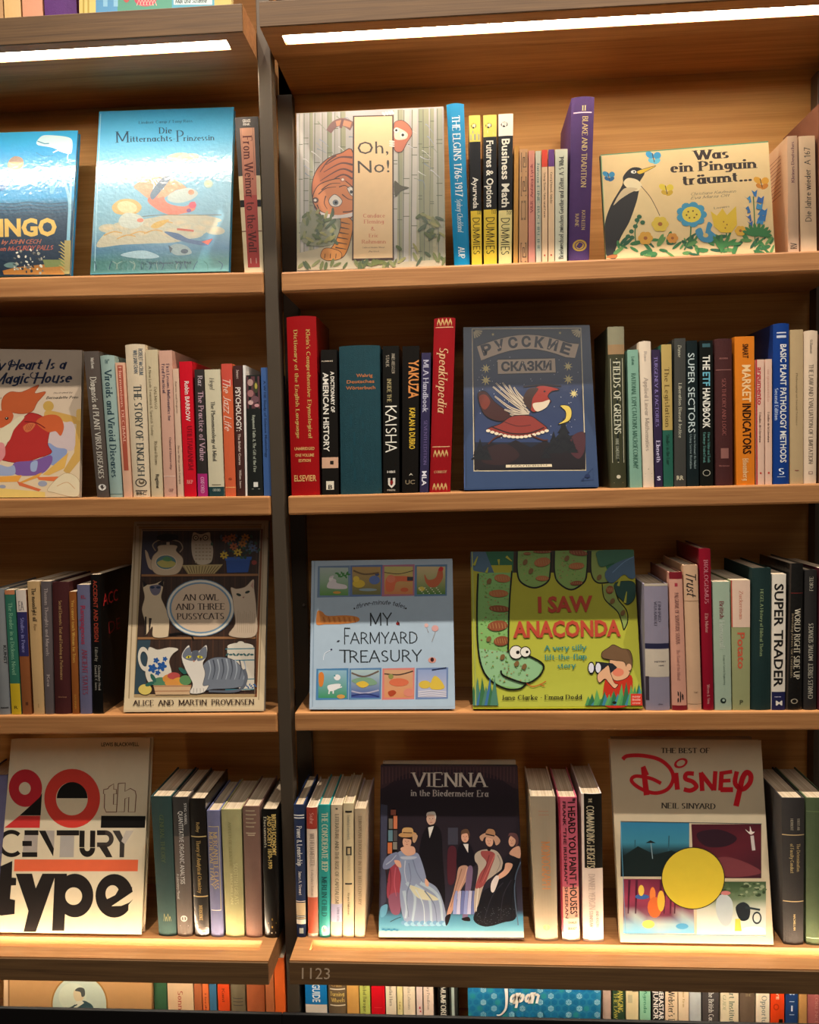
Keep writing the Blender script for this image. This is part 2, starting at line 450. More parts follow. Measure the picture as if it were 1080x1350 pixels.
    def clip(s, quad, n):
        """cut everything printed off at the cover's own edges (quad in the same space as the points)"""
        V, F, C = [], [], []
        edges = []
        for i in range(4):
            a, b = quad[i], quad[(i+1) % 4]; m = n.cross(b-a).normalized()
            ctr = sum(quad, Vector((0, 0, 0)))/4
            if (ctr-a).dot(m) < 0: m = -m
            edges.append((a, m))
        for f in s.f:
            P = [(s.v[i], s.c[i]) for i in f]
            if all((p-a).dot(m) >= 0 for p, _ in P for a, m in edges): pass
            else:
                for a, m in edges:
                    Q = []
                    for k in range(len(P)):
                        (p, cp), (q, cq) = P[k-1], P[k]; dp, dq = (p-a).dot(m), (q-a).dot(m)
                        if (dp < 0) != (dq < 0):
                            t = dp/(dp-dq); Q.append((p+(q-p)*t, tuple(x+(y-x)*t for x, y in zip(cp, cq))))
                        if dq >= 0: Q.append((q, cq))
                    P = Q
                    if len(P) < 3: break
                if len(P) < 3: continue
            i0 = len(V); V += [p for p, _ in P]; C += [c for _, c in P]; F.append(tuple(range(i0, i0+len(P))))
        s.v, s.f, s.c = V, F, C
    def build(s, name, parent, mat, label=None):
        if not s.v: return None
        o = mesh(name, s.v, s.f, mat, parent, s.c)
        if label: o['label'] = label
        return o
def smooth(pts, n=6, closed=False):
    out = []; m = len(pts)
    for i in range(m-1):
        if closed: p = [pts[(i-1) % (m-1)], pts[i], pts[i+1], pts[(i+2) % (m-1)] if i+2 < m else pts[1]]
        else: p = [pts[max(i-1, 0)], pts[i], pts[i+1], pts[min(i+2, m-1)]]
        for k in range(n):
            t = k/n; r = []
            for a in (0, 1):
                p0, p1, p2, p3 = p[0][a], p[1][a], p[2][a], p[3][a]
                r.append(.5*((2*p1)+(-p0+p2)*t+(2*p0-5*p1+4*p2-p3)*t*t+(-p0+3*p1-3*p2+p3)*t**3))
            out.append(tuple(r))
    out.append(pts[-1]); return out

# ------------------------------------------------------------------ the bookcase
def zf(x, y, Y=0): return atY(x, y, Y).z
XL0, XL1 = -1.02, -.3325      # left bay
XR0, XR1 = -.3012, .640       # right bay
BACK = .17
case_l = thing('bookcase', 'left bay of the oak wall bookcase, its edge cut by the picture', 'bookcase', (-.68, 0, 0))
case_r = thing('bookcase', 'right bay of the oak wall bookcase marked 1123 on its lower fascia', 'bookcase', (.17, 0, 0))
def par(o, p):
    o.parent = p; o.matrix_parent_inverse = Matrix.Translation(p.location).inverted(); return o
def xz(xa, ya, xb, yb, Y, X0, X1):
    a, b = atY(xa, ya, Y), atY(xb, yb, Y); k = (b.z-a.z)/(b.x-a.x)
    return a.z+k*(X0-a.x), a.z+k*(X1-a.x)
SH = {}
def shelf(key, case, X0, X1, top, bot, Y=0.0, mat=M_OAK):
    t0, t1 = xz(*top, Y, X0, X1); b0, b1 = xz(*bot, Y, X0, X1)
    th = (t0-b0+t1-b1)/2
    o = box('shelf_board', X0, X1, Y, BACK-.001, t0-th, t0, mat, None, .0032, t1-t0); par(o, case)
    SH[key] = (t0, (t1-t0)/(X1-X0), X0)
    return o
def zs(key, X): a, k, x0 = SH[key]; return a+k*(X-x0)
shelf('L1', case_l, XL0, XL1, (0, 365.5, 350, 358), (0, 394.5, 350, 386.5))
shelf('L2', case_l, XL0, XL1, (0, 657.5, 361, 654), (0, 683, 361, 678))
shelf('L3', case_l, XL0, XL1, (0, 944, 369, 941), (0, 968.5, 369, 965))
shelf('R1', case_r, XR0, XR1, (371, 358.5, 1080, 330), (371, 386.7, 1080, 357))
shelf('R2', case_r, XR0, XR1, (380, 654, 1080, 637.5), (381, 678.5, 1080, 664))
shelf('R3', case_r, XR0, XR1, (388, 940, 1080, 938), (388, 965, 1080, 961.5))

def led_shelf(case, X0, X1, z_top, z_bot, slot, down, strip_mat, seam=None):
    """deep shelf that carries a light strip in a slot: in its underside (down) or in its deck"""
    Yf = -.08; s0, s1, sy0, sy1 = slot; t = z_top-z_bot; dp = .0055 if down else .013
    vs, fs = [], []
    def add(x0, x1, y0, y1, z0, z1):
        i = len(vs); v, f = box_vf(x0, x1, y0, y1, z0, z1); vs.extend(v); fs.extend([tuple(q+i for q in g) for g in f])
    if down:   # solid top layer and a lower layer with the slot cut out
        zc = z_bot+dp
        add(X0, X1, Yf, BACK-.001, zc, z_top)
        za, zb = z_bot, zc
    else:
        zc = z_top-dp
        add(X0, X1, Yf, BACK-.001, z_bot, zc)
        za, zb = zc, z_top
    add(X0, X1, Yf, sy0, za, zb)
    if down: add(X0, X1, sy1, .022, za, zb); add(X0, X1, .022, BACK-.001, za+.005, zb)
    else: add(X0, X1, sy1, BACK-.001, za, zb)
    add(X0, s0, sy0, sy1, za, zb); add(s1, X1, sy0, sy1, za, zb)
    o = mesh('shelf_board', vs, fs, M_OAK); par(o, case)
    f = box('fascia', X0, X1, Yf-.0035, Yf, z_bot, z_top-.0015, M_DARK, None, .0008)
    f.parent = o
    if down: l = box('light_strip', s0+.002, s1-.002, sy0+.003, sy1-.003, zc-.003, zc-.0005, strip_mat)
    else: l = box('light_strip', s0+.002, s1-.002, sy0+.0006, sy0+.011, zc+.0003, zc+.0025, strip_mat)
    l.parent = o
    l['label'] = 'glowing warm light strip'; f['label'] = 'dark smoked oak front edge'
    return o
# upper lit shelves (strip shines down) and the lit decks below (strip shines up)
TR_b = atY(343, 37, -.08).z; TL_b = atY(320, 43, -.08).z
o_tr = led_shelf(case_r, XR0-.004, XR1+.034, TR_b+.04, TR_b, (atY(372,47,-.054).x, XR1-.02, -.054, -.025), True, M_LED)
o_tl = led_shelf(case_l, XL0, XL1, TL_b+.044, TL_b, (XL0+.02, -.366, -.060, -.030), True, M_LED)
BD = -.828+CZ; BT = .040
o_br = led_shelf(case_r, XR0-.004, XR1, BD, BD-BT, (-.277, XR1-.02, -.049, -.0205), False, M_LEDUP)
BDL = BD-.002
for X0, X1, zz in ((XL0, XL1, BD-.002-BT), (XR0, XR1, BD-BT)):   # strips under the lit decks, for the bottom row
    l = box('light_strip', X0+.02, X1-.03, -.066, -.054, zz-.004, zz-.0003, M_LEDLOW); par(l, case_l if X0 < -.5 else case_r); l['label'] = 'glowing warm light strip under the deck'
o_bl = led_shelf(case_l, XL0, XL1-.009, BDL, BDL-BT, (XL0+.02, -.366, -.049, -.0205), False, M_LEDUP)
SH['L4'] = (BDL, 0, 0); SH['R4'] = (BD, 0, 0)
SH['L0'] = (TL_b+.044, 0, 0); SH['R0'] = (TR_b+.04, 0, 0)
Z5 = -1.075+CZ; SH['L5'] = SH['R5'] = (Z5, 0, 0)
for case, X0, X1 in ((case_l, XL0, XL1), (case_r, XR0, XR1)):
    par(box('shelf_board', X0, X1, -.06, BACK-.001, Z5-.03, Z5, M_OAK, None, .002), case)
    o = par(box('plinth', X0-(.02 if X0 > -1 else 0), X1+(.0108 if X0 < -1 else .03), -.082, -.075, .03, -.9215+CZ, M_PLINTH, None, .002), case); o['label'] = 'dark plinth board along the bottom'
    par(box('back_panel', X0-.03, X1+.03, BACK, BACK+.012, .05, 2.62, M_BACK), case)
    par(box('shelf_board', X0, X1, -.08, BACK-.001, 2.60, 2.63, M_OAK, None, .002), case)
def post(case, x0, x1, y0, y1, z0, z1):
    return par(box('upright_post', x0, x1, y0, y1, z0, z1, M_STEEL, None, .0015), case)
post(case_r, XL1+.0012, XR0-.0072, .004, .036, .001, 2.66)
post(case_r, XL1+.0012, XR0-.0072, -.075, .0035, 2.64, 2.66)
post(case_r, -.331, -.3018, .150, BACK-.0006, .001, TR_b-.001)
post(case_r, XR1+.036, XR1+.066, .004, .036, .001, 2.66)
post(case_r, XR1+.0012, XR1+.031, .14, BACK-.001, .001, TR_b-.012)
# small chrome shelf pin seen left of the farmyard book
p = atY(401, 798.5, .14)
bm = bmesh.new(); bmesh.ops.create_cone(bm, cap_ends=True, segments=16, radius1=.0028, radius2=.0024, depth=.004, matrix=Matrix.Translation(Vector((XL1+.024, .1475, p.z))) @ Matrix.Rotation(R(90), 4, 'X'))
me = bpy.data.meshes.new('shelf_pin'); bm.to_mesh(me); bm.free(); par(link('shelf_pin', me, M_CLIP), case_r)
# bay number 1123
Pn = Print(lambda x, y, l: atY(x, y, -.0836-l))
Pn.text('1123', (398, 1290.5), (435, 1291), 15.5, 'd0b493', 'sans')
o = Pn.build('bay_number', None, M_PAPER); o.parent = o_br; o['label'] = 'pale number 1123'

# shop shell (outside the frame, keeps the bounce light honest)
def struct(o): o['kind'] = 'structure'; return o
struct(box('floor', -4, 4, -5, .3, -.05, 0, M_FLOOR)); struct(box('wall_back', -4, 4, .184, .3, 0, 3.8, M_WALL))
# ------------------------------------------------------------------ books standing with the spine out
NB = [0]
def spine_book(row, tl, tr, yt, bl, br, col, label, texts=(), bands=(), kind='s', depth=.142, Y=None, side=None, mat=None, pages=None, extra=None, cat='book', group=None):
    """tl..br: photo columns of the spine's corners, yt: row of its top. Rebuilt as a real book on its shelf."""
    if Y is None: Y = {'1': .008, '2': .008, '3': .008, '4': -.013, '5': .0, '0': .0}[row[1]]
    hard = kind == 'h'
    A = atY((tl+tr)/2, yt, Y)
    if row[1] in '05':
        cx0, cx1 = atY(tl, yt, Y).x, atY(tr, yt, Y).x
        xtl, xtr, xbl, xbr = cx0, cx1, cx0, cx1
        zt = (-.8745+CZ+ (extra if isinstance(extra, float) else 0)) if row[1] == '5' else SH['L0'][0]+.2
        if isinstance(extra, float): extra = None
    else:
        ybase = {'1': 356, '2': 650, '3': 935, '4': 1234}[row[1]]
        xtl, xtr, xbl, xbr = atY(tl, yt, Y).x, atY(tr, yt, Y).x, atY(bl, ybase, Y).x, atY(br, ybase, Y).x
        zt = A.z
    g = .00035
    xtl += g; xtr -= g; xbl += g; xbr -= g
    z0 = zs(row, (xbl+xbr)/2)+.0002
    W = (xtr-xtl+xbr-xbl)/2
    bul = min(.0030, W*.11) if hard else min(.0008, W*.04)
    Lz = zt-z0
    ov = .003 if hard else 0.0          # boards stand proud of the pages
    tb = .0022 if hard else .0006
    rt = thing('book', label, cat, ((xbl+xbr)/2, Y, z0), group)
    O = Vector(rt.location)
    def SP(u, v, y, dx=0):              # u 0..1 across, v 0 top..1 bottom
        xl, xr = xtl+(xbl-xtl)*v, xtr+(xbr-xtr)*v
        X = xl+(xr-xl)*u
        return Vector((X+dx, y, zt+(z0-zt)*v+(zs(row, X)+.0003-z0)*v))-O
    def bulge(u): return bul*(1-(2*u-1)**2)
    ns = 8 if hard else 4
    front = [(i/ns, Y+bul-bulge(i/ns)) for i in range(ns+1)]
    # cover outline: front arc, right outer side, right inner side, inner arc, left inner side, left outer side
    ub = tb/W
    outer = front + [(1, Y+depth)]
    inner = [(1-ub, Y+depth)] + [(ub+(1-2*ub)*(1-i/ns), Y+bul-bulge(1-i/ns)+tb) for i in range(ns+1)] + [(ub, Y+depth)]
    loop = outer+inner+[(0, Y+depth)]
    n = len(loop)
    dome = .0012 if hard else 0
    vs = []
    for v in (0, 1):
        for u, y in loop: vs.append(SP(u, v, y) + (Vector((0, 0, -dome*(2*u-1)**2)) if v == 0 and y < Y+.01 else Vector((0, 0, 0))))
    fs = [(i, (i+1) % n, n+(i+1) % n, n+i) for i in range(n)]
    # caps as strips between outer and inner lines
    m = len(front); ii = len(outer)
    for i in range(m-1):
        a, b = i, i+1; c, d = ii+1+(ns-(i+1)), ii+1+(ns-i)
        fs.append((a, d, c, b)); fs.append((n+a, n+b, n+c, n+d))
    fs.append((m-1, ii+1, ii, m)); fs.append((0, n-1, n-2, n-3)); fs.append((n+m-1, n+m, n+ii, n+ii+1)); fs.append((n, n+n-3, n+n-2, n+n-1))
    sd = lin(side) if side else lin(col); cc = lin(col)
    cols = [(cc if y < Y+bul+.0005+tb else sd) for v in (0, 1) for u, y in loop]
    mm = mat or (M_CLOTH if hard else M_PAPER)
    # split the ring of side verts so spine and boards keep their own colour
    mesh('cover', vs, fs, mm, rt, cols)
    # page block
    fv = ov/max(Lz, .01); py0 = Y+bul+tb+.0004
    pv = []
    for v in (fv, 1-fv*.9 if hard else 1-.0003/Lz):
        for u, y in ((ub+.004*ub, py0), (1-ub*1.004, py0), (1-ub*1.004, Y+depth-(.003 if hard else .0004)), (ub+.004*ub, Y+depth-(.003 if hard else .0004))):
            pv.append(SP(u, v, y))
    if hard:   # hollow back follows the curve of the spine
        q = [(ub+(1-2*ub)*i/6, Y+bul-bulge(i/6)+tb+.0004) for i in range(7)]+[(1-ub*1.01, Y+depth-.003), (ub*1.01, Y+depth-.003)]
        pv = [SP(u, v, y) for v in (fv, 1-fv*.9) for u, y in q]; k = len(q)
        pf = [tuple(range(k))[::-1], tuple(range(k, 2*k))]+[(i, (i+1) % k, k+(i+1) % k, k+i) for i in range(k)]
        mesh('page_block', pv, pf, M_PAGES, rt)
    else:
        mesh('page_block', pv, [(3, 2, 1, 0), (4, 5, 6, 7), (0, 1, 5, 4), (1, 2, 6, 5), (2, 3, 7, 6), (3, 0, 4, 7)], M_PAGES, rt)
    # print on the spine: page coords u*W (mm across) and v*L
    def fn(u, v, l): return SP(min(max(u, 0), 1), v, Y+bul-bulge(min(max(u, 0), 1))-l)
    P = Print(fn)
    for b in bands:
        v0, v1, c = b[:3]; u0, u1 = (b[3], b[4]) if len(b) > 3 else (0.0, 1.0)
        P.rect(u0, v0, u1, v1, c, n=8 if hard else 4)
    if extra: extra(P, W, Lz)
    for t in texts:
        s_, u, v0, v1, size, c = t[:6]; style = t[6] if len(t) > 6 else 'serif'; mode = t[7] if len(t) > 7 else 'd'
        if size <= 0: continue
        # text() works in an isotropic frame, so write in metres and map back
        P2 = Print(lambda x, y, l: fn(x/W, y/Lz, l)); P2.n = P.n+3
        h = size*W
        if mode == 'd':      # reads downwards, letters' tops to the right
            P2.text(s_, ((u-size/2)*W, v0*Lz), ((u-size/2)*W, v1*Lz), h, c, style)
        elif mode == 'u':    # reads upwards
            P2.text(s_, ((u+size/2)*W, v1*Lz), ((u+size/2)*W, v0*Lz), h, c, style)
        else:                # across the spine: u = centre, size = width share, v0..v1 = letter height
            P2.text(s_, ((u-size/2)*W, v1*Lz), ((u+size/2)*W, v1*Lz), (v1-v0)*Lz, c, style)
        P.v_ = P.v; i0 = len(P.v); P.v += P2.v; P.c += P2.c; P.f += [tuple(i0+i for i in f) for f in P2.f]; P.n = P2.n
    P.build('spine_print', rt, mm if mm is not M_CLOTH else M_PAPER)
    NB[0] += 1
    return rt, SP

# ------------------------------------------------------------------ books standing with the cover out
def cover_book(row, TL, TR, BR, BL, col, label, art, lean=14, t=.014, Yb=.008, mat=None, spine_side='l', spine_col=None, kind='h', zb=None, back_col=None, cat='book'):
    mat = mat or M_SATIN
    th = R(lean); n = Vector((0, -math.cos(th), math.sin(th)))  # cover normal, towards the viewer and up
    up = Vector((0, math.sin(th), math.cos(th)))
    xm = atY((BL[0]+BR[0])/2, (BL[1]+BR[1])/2, Yb).x
    zsurf = zs(row, xm)
    zbot = zb if zb is not None else zsurf + t*math.sin(th) + .0003
    p0 = Vector((0, Yb, zbot))
    a, b, c, d = [onplane(x, y, p0, n) for x, y in (TL, TR, BR, BL)]
    # settle the lower edge on its own level
    sl = SH[row][1]
    for q in (c, d):
        tgt = zbot + sl*(q.x-xm); k = (tgt-q.z)/up.z
        q += up*k
    ctr = Vector(((c.x+d.x)/2, Yb+t*math.cos(th)*.5, zsurf))
    rt = thing('book', label, cat, ctr)
    O = ctr
    tb = .0022 if kind == 'h' else .0006
    sp = lin(spine_col or col); cc = lin(col); bc = lin(back_col or col)
    vs, fs, cs = [], [], []
    def slab(P4, d0, d1, colr):
        i = len(vs)
        for dd in (d0, d1):
            for q in P4: vs.append(q-n*dd-O); cs.append(colr)
        fs.extend([tuple(i+k for k in g) for g in ((0, 3, 2, 1), (4, 5, 6, 7), (0, 1, 5, 4), (1, 2, 6, 5), (2, 3, 7, 6), (3, 0, 4, 7))])
    slab((a, b, c, d), 0, tb, cc); slab((a, b, c, d), t-tb, t, bc)
    rx = (b-a).normalized()
    if spine_side == 'l': slab((a, a+rx*tb*1.2, d+rx*tb*1.2, d), tb, t-tb, sp)
    else: slab((b-rx*tb*1.2, b, c, c-rx*tb*1.2), tb, t-tb, sp)
    mesh('cover', vs, fs, mat, rt, cs)
    ov = .003 if kind == 'h' else .0002
    e = [a+rx*(tb*1.25 if spine_side == 'l' else ov)-up*ov, b-rx*(ov if spine_side == 'l' else tb*1.25)-up*ov, c-rx*(ov if spine_side == 'l' else tb*1.25)+up*ov, d+rx*(tb*1.25 if spine_side == 'l' else ov)+up*ov]
    pv = [q-n*dd-O for dd in (tb+.0001, t-tb-.0001) for q in e]
    mesh('page_block', pv, [(0, 3, 2, 1), (4, 5, 6, 7), (0, 1, 5, 4), (1, 2, 6, 5), (2, 3, 7, 6), (3, 0, 4, 7)], M_PAGES, rt)
    def fn(x, y, l): return onplane(x, y, p0, n)+n*l-O
    P = Print(fn); P.q = (TL, TR, BR, BL)
    if art: art(P); P.clip([a-O, b-O, c-O, d-O], n); P.build('cover_print', rt, mat)
    NB[0] += 1
    return rt

def _vt(P, W, L, s_, u, v0, v1, size, c, style='serif'):
    fn = P.fn; P2 = Print(lambda x, y, l: fn(x/W, y/L, l)); P2.n = P.n+3
    P2.text(s_, ((u-size/2)*W, v0*L), ((u-size/2)*W, v1*L), size*W, c, style)
    i0 = len(P.v); P.v += P2.v; P.c += P2.c; P.f += [tuple(i0+i for i in f) for f in P2.f]; P.n = P2.n
B = spine_book
def crop(P, ox, oy, s_):
    if not hasattr(P, 'f0'): P.f0 = P.fn
    f0 = P.f0; P.fn = lambda x, y, l: f0(ox+x/s_, oy+y/s_, l)
def ground(P, cf, nx=6, ny=8):
    a, b, c, d = P.q
    def f(u, v): return (a[0]+(b[0]-a[0])*u+((d[0]-a[0])*(1-u)+(c[0]-b[0])*u)*v, a[1]+(d[1]-a[1])*v+((b[1]-a[1])*(1-v)+(c[1]-d[1])*v)*u)
    P.grid(f, nx, ny, cf)
def mixh(a, b, t):
    t = max(0, min(1, t))
    return ''.join('%02x' % int(int(a[i:i+2], 16)*(1-t)+int(b[i:i+2], 16)*t) for i in (0, 2, 4))
def ramp(stops, t):
    for (t0, c0), (t1, c1) in zip(stops, stops[1:]):
        if t <= t1: return mixh(c0, c1, (t-t0)/(t1-t0))
    return stops[-1][1]
# ---- row 1, left bay
def f_weimar(P, W, L):
    P.rect(.2, .07, .82, .5, 'c08a6c', 'b86a58', n=6); P.rect(.2, .5, .82, .965, 'b04c44', 'a83c38', n=6)
    P.rect(0, .53, .2, .575, '15100f', n=2); P.rect(.82, .53, 1, .575, '15100f', n=2)
    P.rect(0, .728, 1, .734, '7a4438', n=6)
    P.rect(.36, .905, .66, .94, 'efe0c8')
B('L1', 309, 340.5, 154, 322, 347.6, 'e3cfa6', 'cream and dark grey paperback titled From Weimar to the Wall, leaning by the post', [('From Weimar to the Wall', .5, .12, .87, .40, '5a2420', 'serif'), ('GRASS', .5, .015, .035, .34, 'cfc6b8', 'bold', 'h'), ('FINK', .5, .04, .055, .3, 'cfc6b8', 'bold', 'h')], [(0, .375, '453e3a')], 's', extra=f_weimar, side='3a332e')
# ---- row 1, right bay
B('R1', 588.5, 612, 136, 599, 620, '1087b8', 'bright blue leaning hardback spine with a white title, right of the tiger book', [('THE ELGINS 1766-1917', .5, .075, .57, .44, 'e9f2ee', 'serif'), ('Sydney Checkland', .5, .585, .79, .34, 'd8e8e8', 'italic'), ('AUP', .5, .885, .955, .4, 'f0f4ee', 'serif')], [], 'h', mat=M_SATIN, side='5a3a28')
def dum(top, tcol, acc):
    def f(P, W, L):
        P.text('DR', (.2, .115), (.8, .115), .055, '18140f', 'hand') if 0 else None
        P.ell(.4, .07, .24, .018, '2a241c', n=12); P.ell(.46, .068, .13, .011, 'd8cfc0', n=10); P.line([(.3, .11), (.75, .125)], .02, acc)
        P.rect(.12, .125, .88, .165, acc, n=2) if acc == '4e78c0' else None
    return f
B('R1', 618, 633.5, 152, 622, 636, '141110', 'thin yellow and black guide spine reading Ayurveda', [('Ayurveda', .5, .41, .62, .5, 'f2ead8', 'bold'), ('DUMMIES', .5, .68, .93, .62, '2a2008', 'hand'), ('for', .8, .62, .66, .4, '2a2008', 'hand', 'h')], [(0, .175, 'eed45e'), (.635, 1, 'ecc93c')], 's', mat=M_SATIN, side='1a1512', extra=dum(0, 0, '4e78c0'))
B('R1', 637, 655, 151.5, 638, 655.5, '141110', 'yellow and black guide spine reading Futures and Options', [('Futures & Options', .5, .17, .615, .54, 'f4ecd8', 'bold'), ('DUMMIES', .5, .68, .93, .62, '2a2008', 'hand'), ('for', .8, .62, .66, .4, '2a2008', 'hand', 'h')], [(0, .145, 'eed45e'), (.63, 1, 'ecc93c')], 's', mat=M_SATIN, extra=dum(0, 0, 'e8d8a8'))
B('R1', 657, 677, 150, 657.5, 675, '141110', 'white topped black and yellow guide spine reading Business Math', [('Business Math', .52, .165, .62, .56, 'f4ecd8', 'bold'), ('DUMMIES', .5, .69, .94, .6, '2a2008', 'hand'), ('for', .8, .635, .67, .4, '2a2008', 'hand', 'h')], [(0, .145, 'f1e6d2'), (.64, 1, 'efdc92')], 's', mat=M_SATIN, extra=dum(0, 0, 'e0d8cc'))
B('R1', 678, 684.3, 192, 677, 683.2, 'c98f3e', 'slim ochre paperback without lettering beside the business guide')
def f_key(P, W, L):
    k = '5d4634'
    for v in (.03, .24, .82):
        for (a, b) in ((0, .19),):
            P.rect(.18, v, .26, v+.17, k); P.rect(.18, v, .85, v+.008, k); P.rect(.78, v, .86, v+.13, k); P.rect(.4, v+.122, .86, v+.13, k); P.rect(.4, v+.04, .48, v+.13, k); P.rect(.4, v+.04, .66, v+.048, k); P.rect(.58, v+.04, .66, v+.09, k); P.rect(.18, v+.162, .86, v+.17, k)
    P.rect(.2, .45, .8, .62, '8a6a4a'); P.rect(.3, .47, .7, .6, 'c09468')
B('R1', 685, 696, 196.5, 684.2, 696, 'c8986a', 'slim tan paperback with a dark Greek key pattern on the spine', extra=f_key)
B('R1', 696.7, 705.2, 198.5, 696.7, 706, 'd98c78', 'slim salmon pink paperback beside the Greek key spine', [('V&R  Anfang Lyrik', .5, .12, .55, .4, '8a3038', 'serif', 'u')])
B('R1', 705.9, 713.6, 199, 706.7, 714, 'c9c4ac', 'slim pale grey green paperback between the pink and the red topped spine', [('Janua EINE BUCHREIHE', .5, .1, .9, .46, '6b8078', 'serif')])
B('R1', 714.2, 722.2, 197.5, 714.6, 722.4, 'ecc79c', 'slim cream paperback with a red orange top', [('Stieg Trier, Sinn und Form', .5, .2, .6, .34, '6b4030', 'serif')], [(0, .15, 'e0452c'), (.93, .945, 'c04030', .35, .6)])
B('R1', 722.9, 731.2, 197, 723, 731.4, 'ecc79c', 'slim cream paperback with a purple top', [('Georg Hensel, Stücke', .5, .2, .48, .34, '6b4030', 'serif')], [(0, .15, '6a3a80'), (.93, .945, 'c04030', .35, .6)])
B('R1', 732, 748.8, 196.5, 731.8, 748, 'd3d2b8', 'off white paperback with black lettering running upwards, left of the purple hardback', [('Briefwechsel zwischen Goethe und Zelter. A. 5 Wbd.', .5, .06, .975, .38, '2c2a24', 'serif', 'u')])
def f_blake(P, W, L):
    P.rect(.1, .093, .9, .1, 'e8c8d8', n=6)
    P.ell(.52, .905, .34, .036, 'c09a3c', n=20, inner=.72); P.ell(.52, .905, .2, .022, 'c09a3c', n=16); P.ell(.52, .905, .08, .01, '4a2f60', n=10)
B('R1', 753.5, 784.5, 127, 749.6, 777.5, '4c3064', 'tall purple cloth hardback with gold lettering and a gold round emblem', [('BLAKE AND TRADITION', .62, .12, .55, .24, 'd0b27a', 'serif'), ('KATHLEEN', .66, .69, .81, .16, 'c8aa74', 'serif'), ('RAINE', .36, .71, .79, .16, 'c8aa74', 'serif'), ('II', .55, .055, .085, .2, 'e0c68a', 'serif', 'h')], [], 'h', depth=.15, extra=f_blake, side='6b4262')
def f_fan(P, W, L): P.ell(.5, .9, .01, .001, 'c8a890')
bk, SPf = B('R1', 1038, 1051.6, 179, 1039.5, 1054, 'cfa988', 'cream paperback with fanned red lines on its side, leaning by the penguin book', [('Kleines Deutsches', .5, .05, .4, .3, '6a3a4a', 'serif', 'u'), ('RV', .5, .92, .97, .6, '2a2420', 'serif', 'u')], side='dcb891')
Pf = Print(lambda y, v, l: SPf(0, v, .008+y)-Vector((l, 0, 0)))
for k in range(11):
    Pf.line([(.03-.0012*(k % 3), .11+.034*k), (.085, .115+.034*k)], .006, '7a2f28')
Pf.build('side_print', bk, M_PAPER)
B('R1', 1053, 1075, 179, 1056, 1077.5, 'dcb891', 'cream paperback reading Die Jahre wieder, last before the brown board', [('Die Jahre wieder  A 167', .5, .1, .74, .36, '2f2a26', 'hand', 'u')])
B('R1', 1080, 1112, 134, 1082, 1112, '7a4c38', 'tall brown book at the right edge, its side rising behind the cream paperbacks', depth=.15, Y=.004, kind='h')

# ---- row 2, left bay
def f_white_ring(P, W, L): P.ell(.5, .93, .32, .022, 'e8e2d6', n=18); P.ell(.55, .927, .2, .012, '4a423c', n=12)
B('L2', 109.6, 130, 463, 127.6, 143.6, '51463e', 'grey brown leaning spine reading Diagnosis of Plant Virus Diseases', [('Matthews', .55, .045, .12, .22, 'cfc6b6', 'serif'), ('Diagnosis of PLANT VIRUS DISEASES', .5, .175, .87, .42, 'd3cab8', 'serif')], extra=f_white_ring, side='3a322c')
B('L2', 131, 150.3, 468, 144.5, 161.3, '93a89e', 'pale teal hardback spine reading Viroids and Viroid Diseases', [('Viroids and Viroid Diseases', .5, .105, .86, .5, '1d3a44', 'serif'), ('Diener', .5, .03, .06, .3, '3c5a5c', 'serif')], [(.975, .98, '5a7470')], 'h', mat=M_PAPER)
B('L2', 151.3, 164.4, 478, 163, 174, 'd9a98a', 'slim peach spine with a long brick red title panel', [('Harmonious DECIMAL', .5, .03, .6, .3, 'e0a890', 'serif')], [(.02, .8, 'a84e38', .22, .78)])
def f_soe(P, W, L):
    P.ell(.5, .905, .34, .028, '3a3430', n=20, inner=.8); P.ell(.55, .9, .17, .016, '6a5a44', n=12); P.rect(.15, .955, .85, .962, '3a3430', n=4)
bk, SPx = B('L2', 163.8, 190.4, 453.5, 175, 197.5, 'd6c2a2', 'tall cream hardback spine reading The Story of English', [('ROBERT McCRUM', .78, .03, .2, .2, '4a5a66', 'serif'), ('WILLIAM CRAN', .52, .04, .19, .2, '4a5a66', 'serif'), ('THE STORY OF ENGLISH', .55, .265, .86, .40, '2f3a3c', 'serif'), ('BBC', .5, .965, .985, .6, '2f2a26', 'bold', 'h')], [], 'h', mat=M_PAPER, extra=f_soe, depth=.15)
B('L2', 191.2, 207.8, 461, 199.5, 214.9, 'c9b793', 'beige paperback spine with two lines of small faded type', [('A New Look: Learning & Spanish Today', .3, .11, .58, .2, '8a7a5c', 'serif'), ('DALMASO', .7, .25, .4, .22, '8a7a5c', 'serif'), ('Richard Brown', .55, .62, .78, .26, '8a7a5c', 'serif'), ('Rugtime', .6, .845, .94, .3, '3c342a', 'bold')])
B('L2', 209, 226.5, 462, 216.3, 232.3, 'cf9f88', 'pinkish paperback spine reading First Lessons in Grammar', [('First Lessons Mathematics for', .66, .09, .48, .24, '4a3a4c', 'serif'), ('Fred Practical', .3, .09, .29, .24, '4a3a4c', 'serif'), ('Oxford University', .66, .59, .81, .18, '7a5a54', 'serif'), ('OUP', .6, .945, .965, .4, '7a4a44', 'serif', 'h')], [(.855, .862, 'e2bca6')])
B('L2', 227.3, 235.3, 486, 234, 242.3, 'd7b498', 'very slim pale pink spine beside the red paperback', [('Karten und Register', .5, .1, .35, .3, '8a6a58', 'serif'), ('Neue Wege nach Europa', .5, .6, .9, .3, '8a6a58', 'serif')])
B('L2', 235.8, 253, 476.5, 243, 259.2, 'cf1426', 'bright red paperback spine with bold white and dark red lettering, upper left bay', [('Robin BARROW', .55, .145, .44, .36, 'f0d8cc', 'bold'), ('UTILITARIANISM', .62, .475, .8, .4, '8a0f1c', 'serif'), ('RKP', .5, .875, .905, .5, 'e88a80', 'bold', 'h')], mat=M_SATIN)
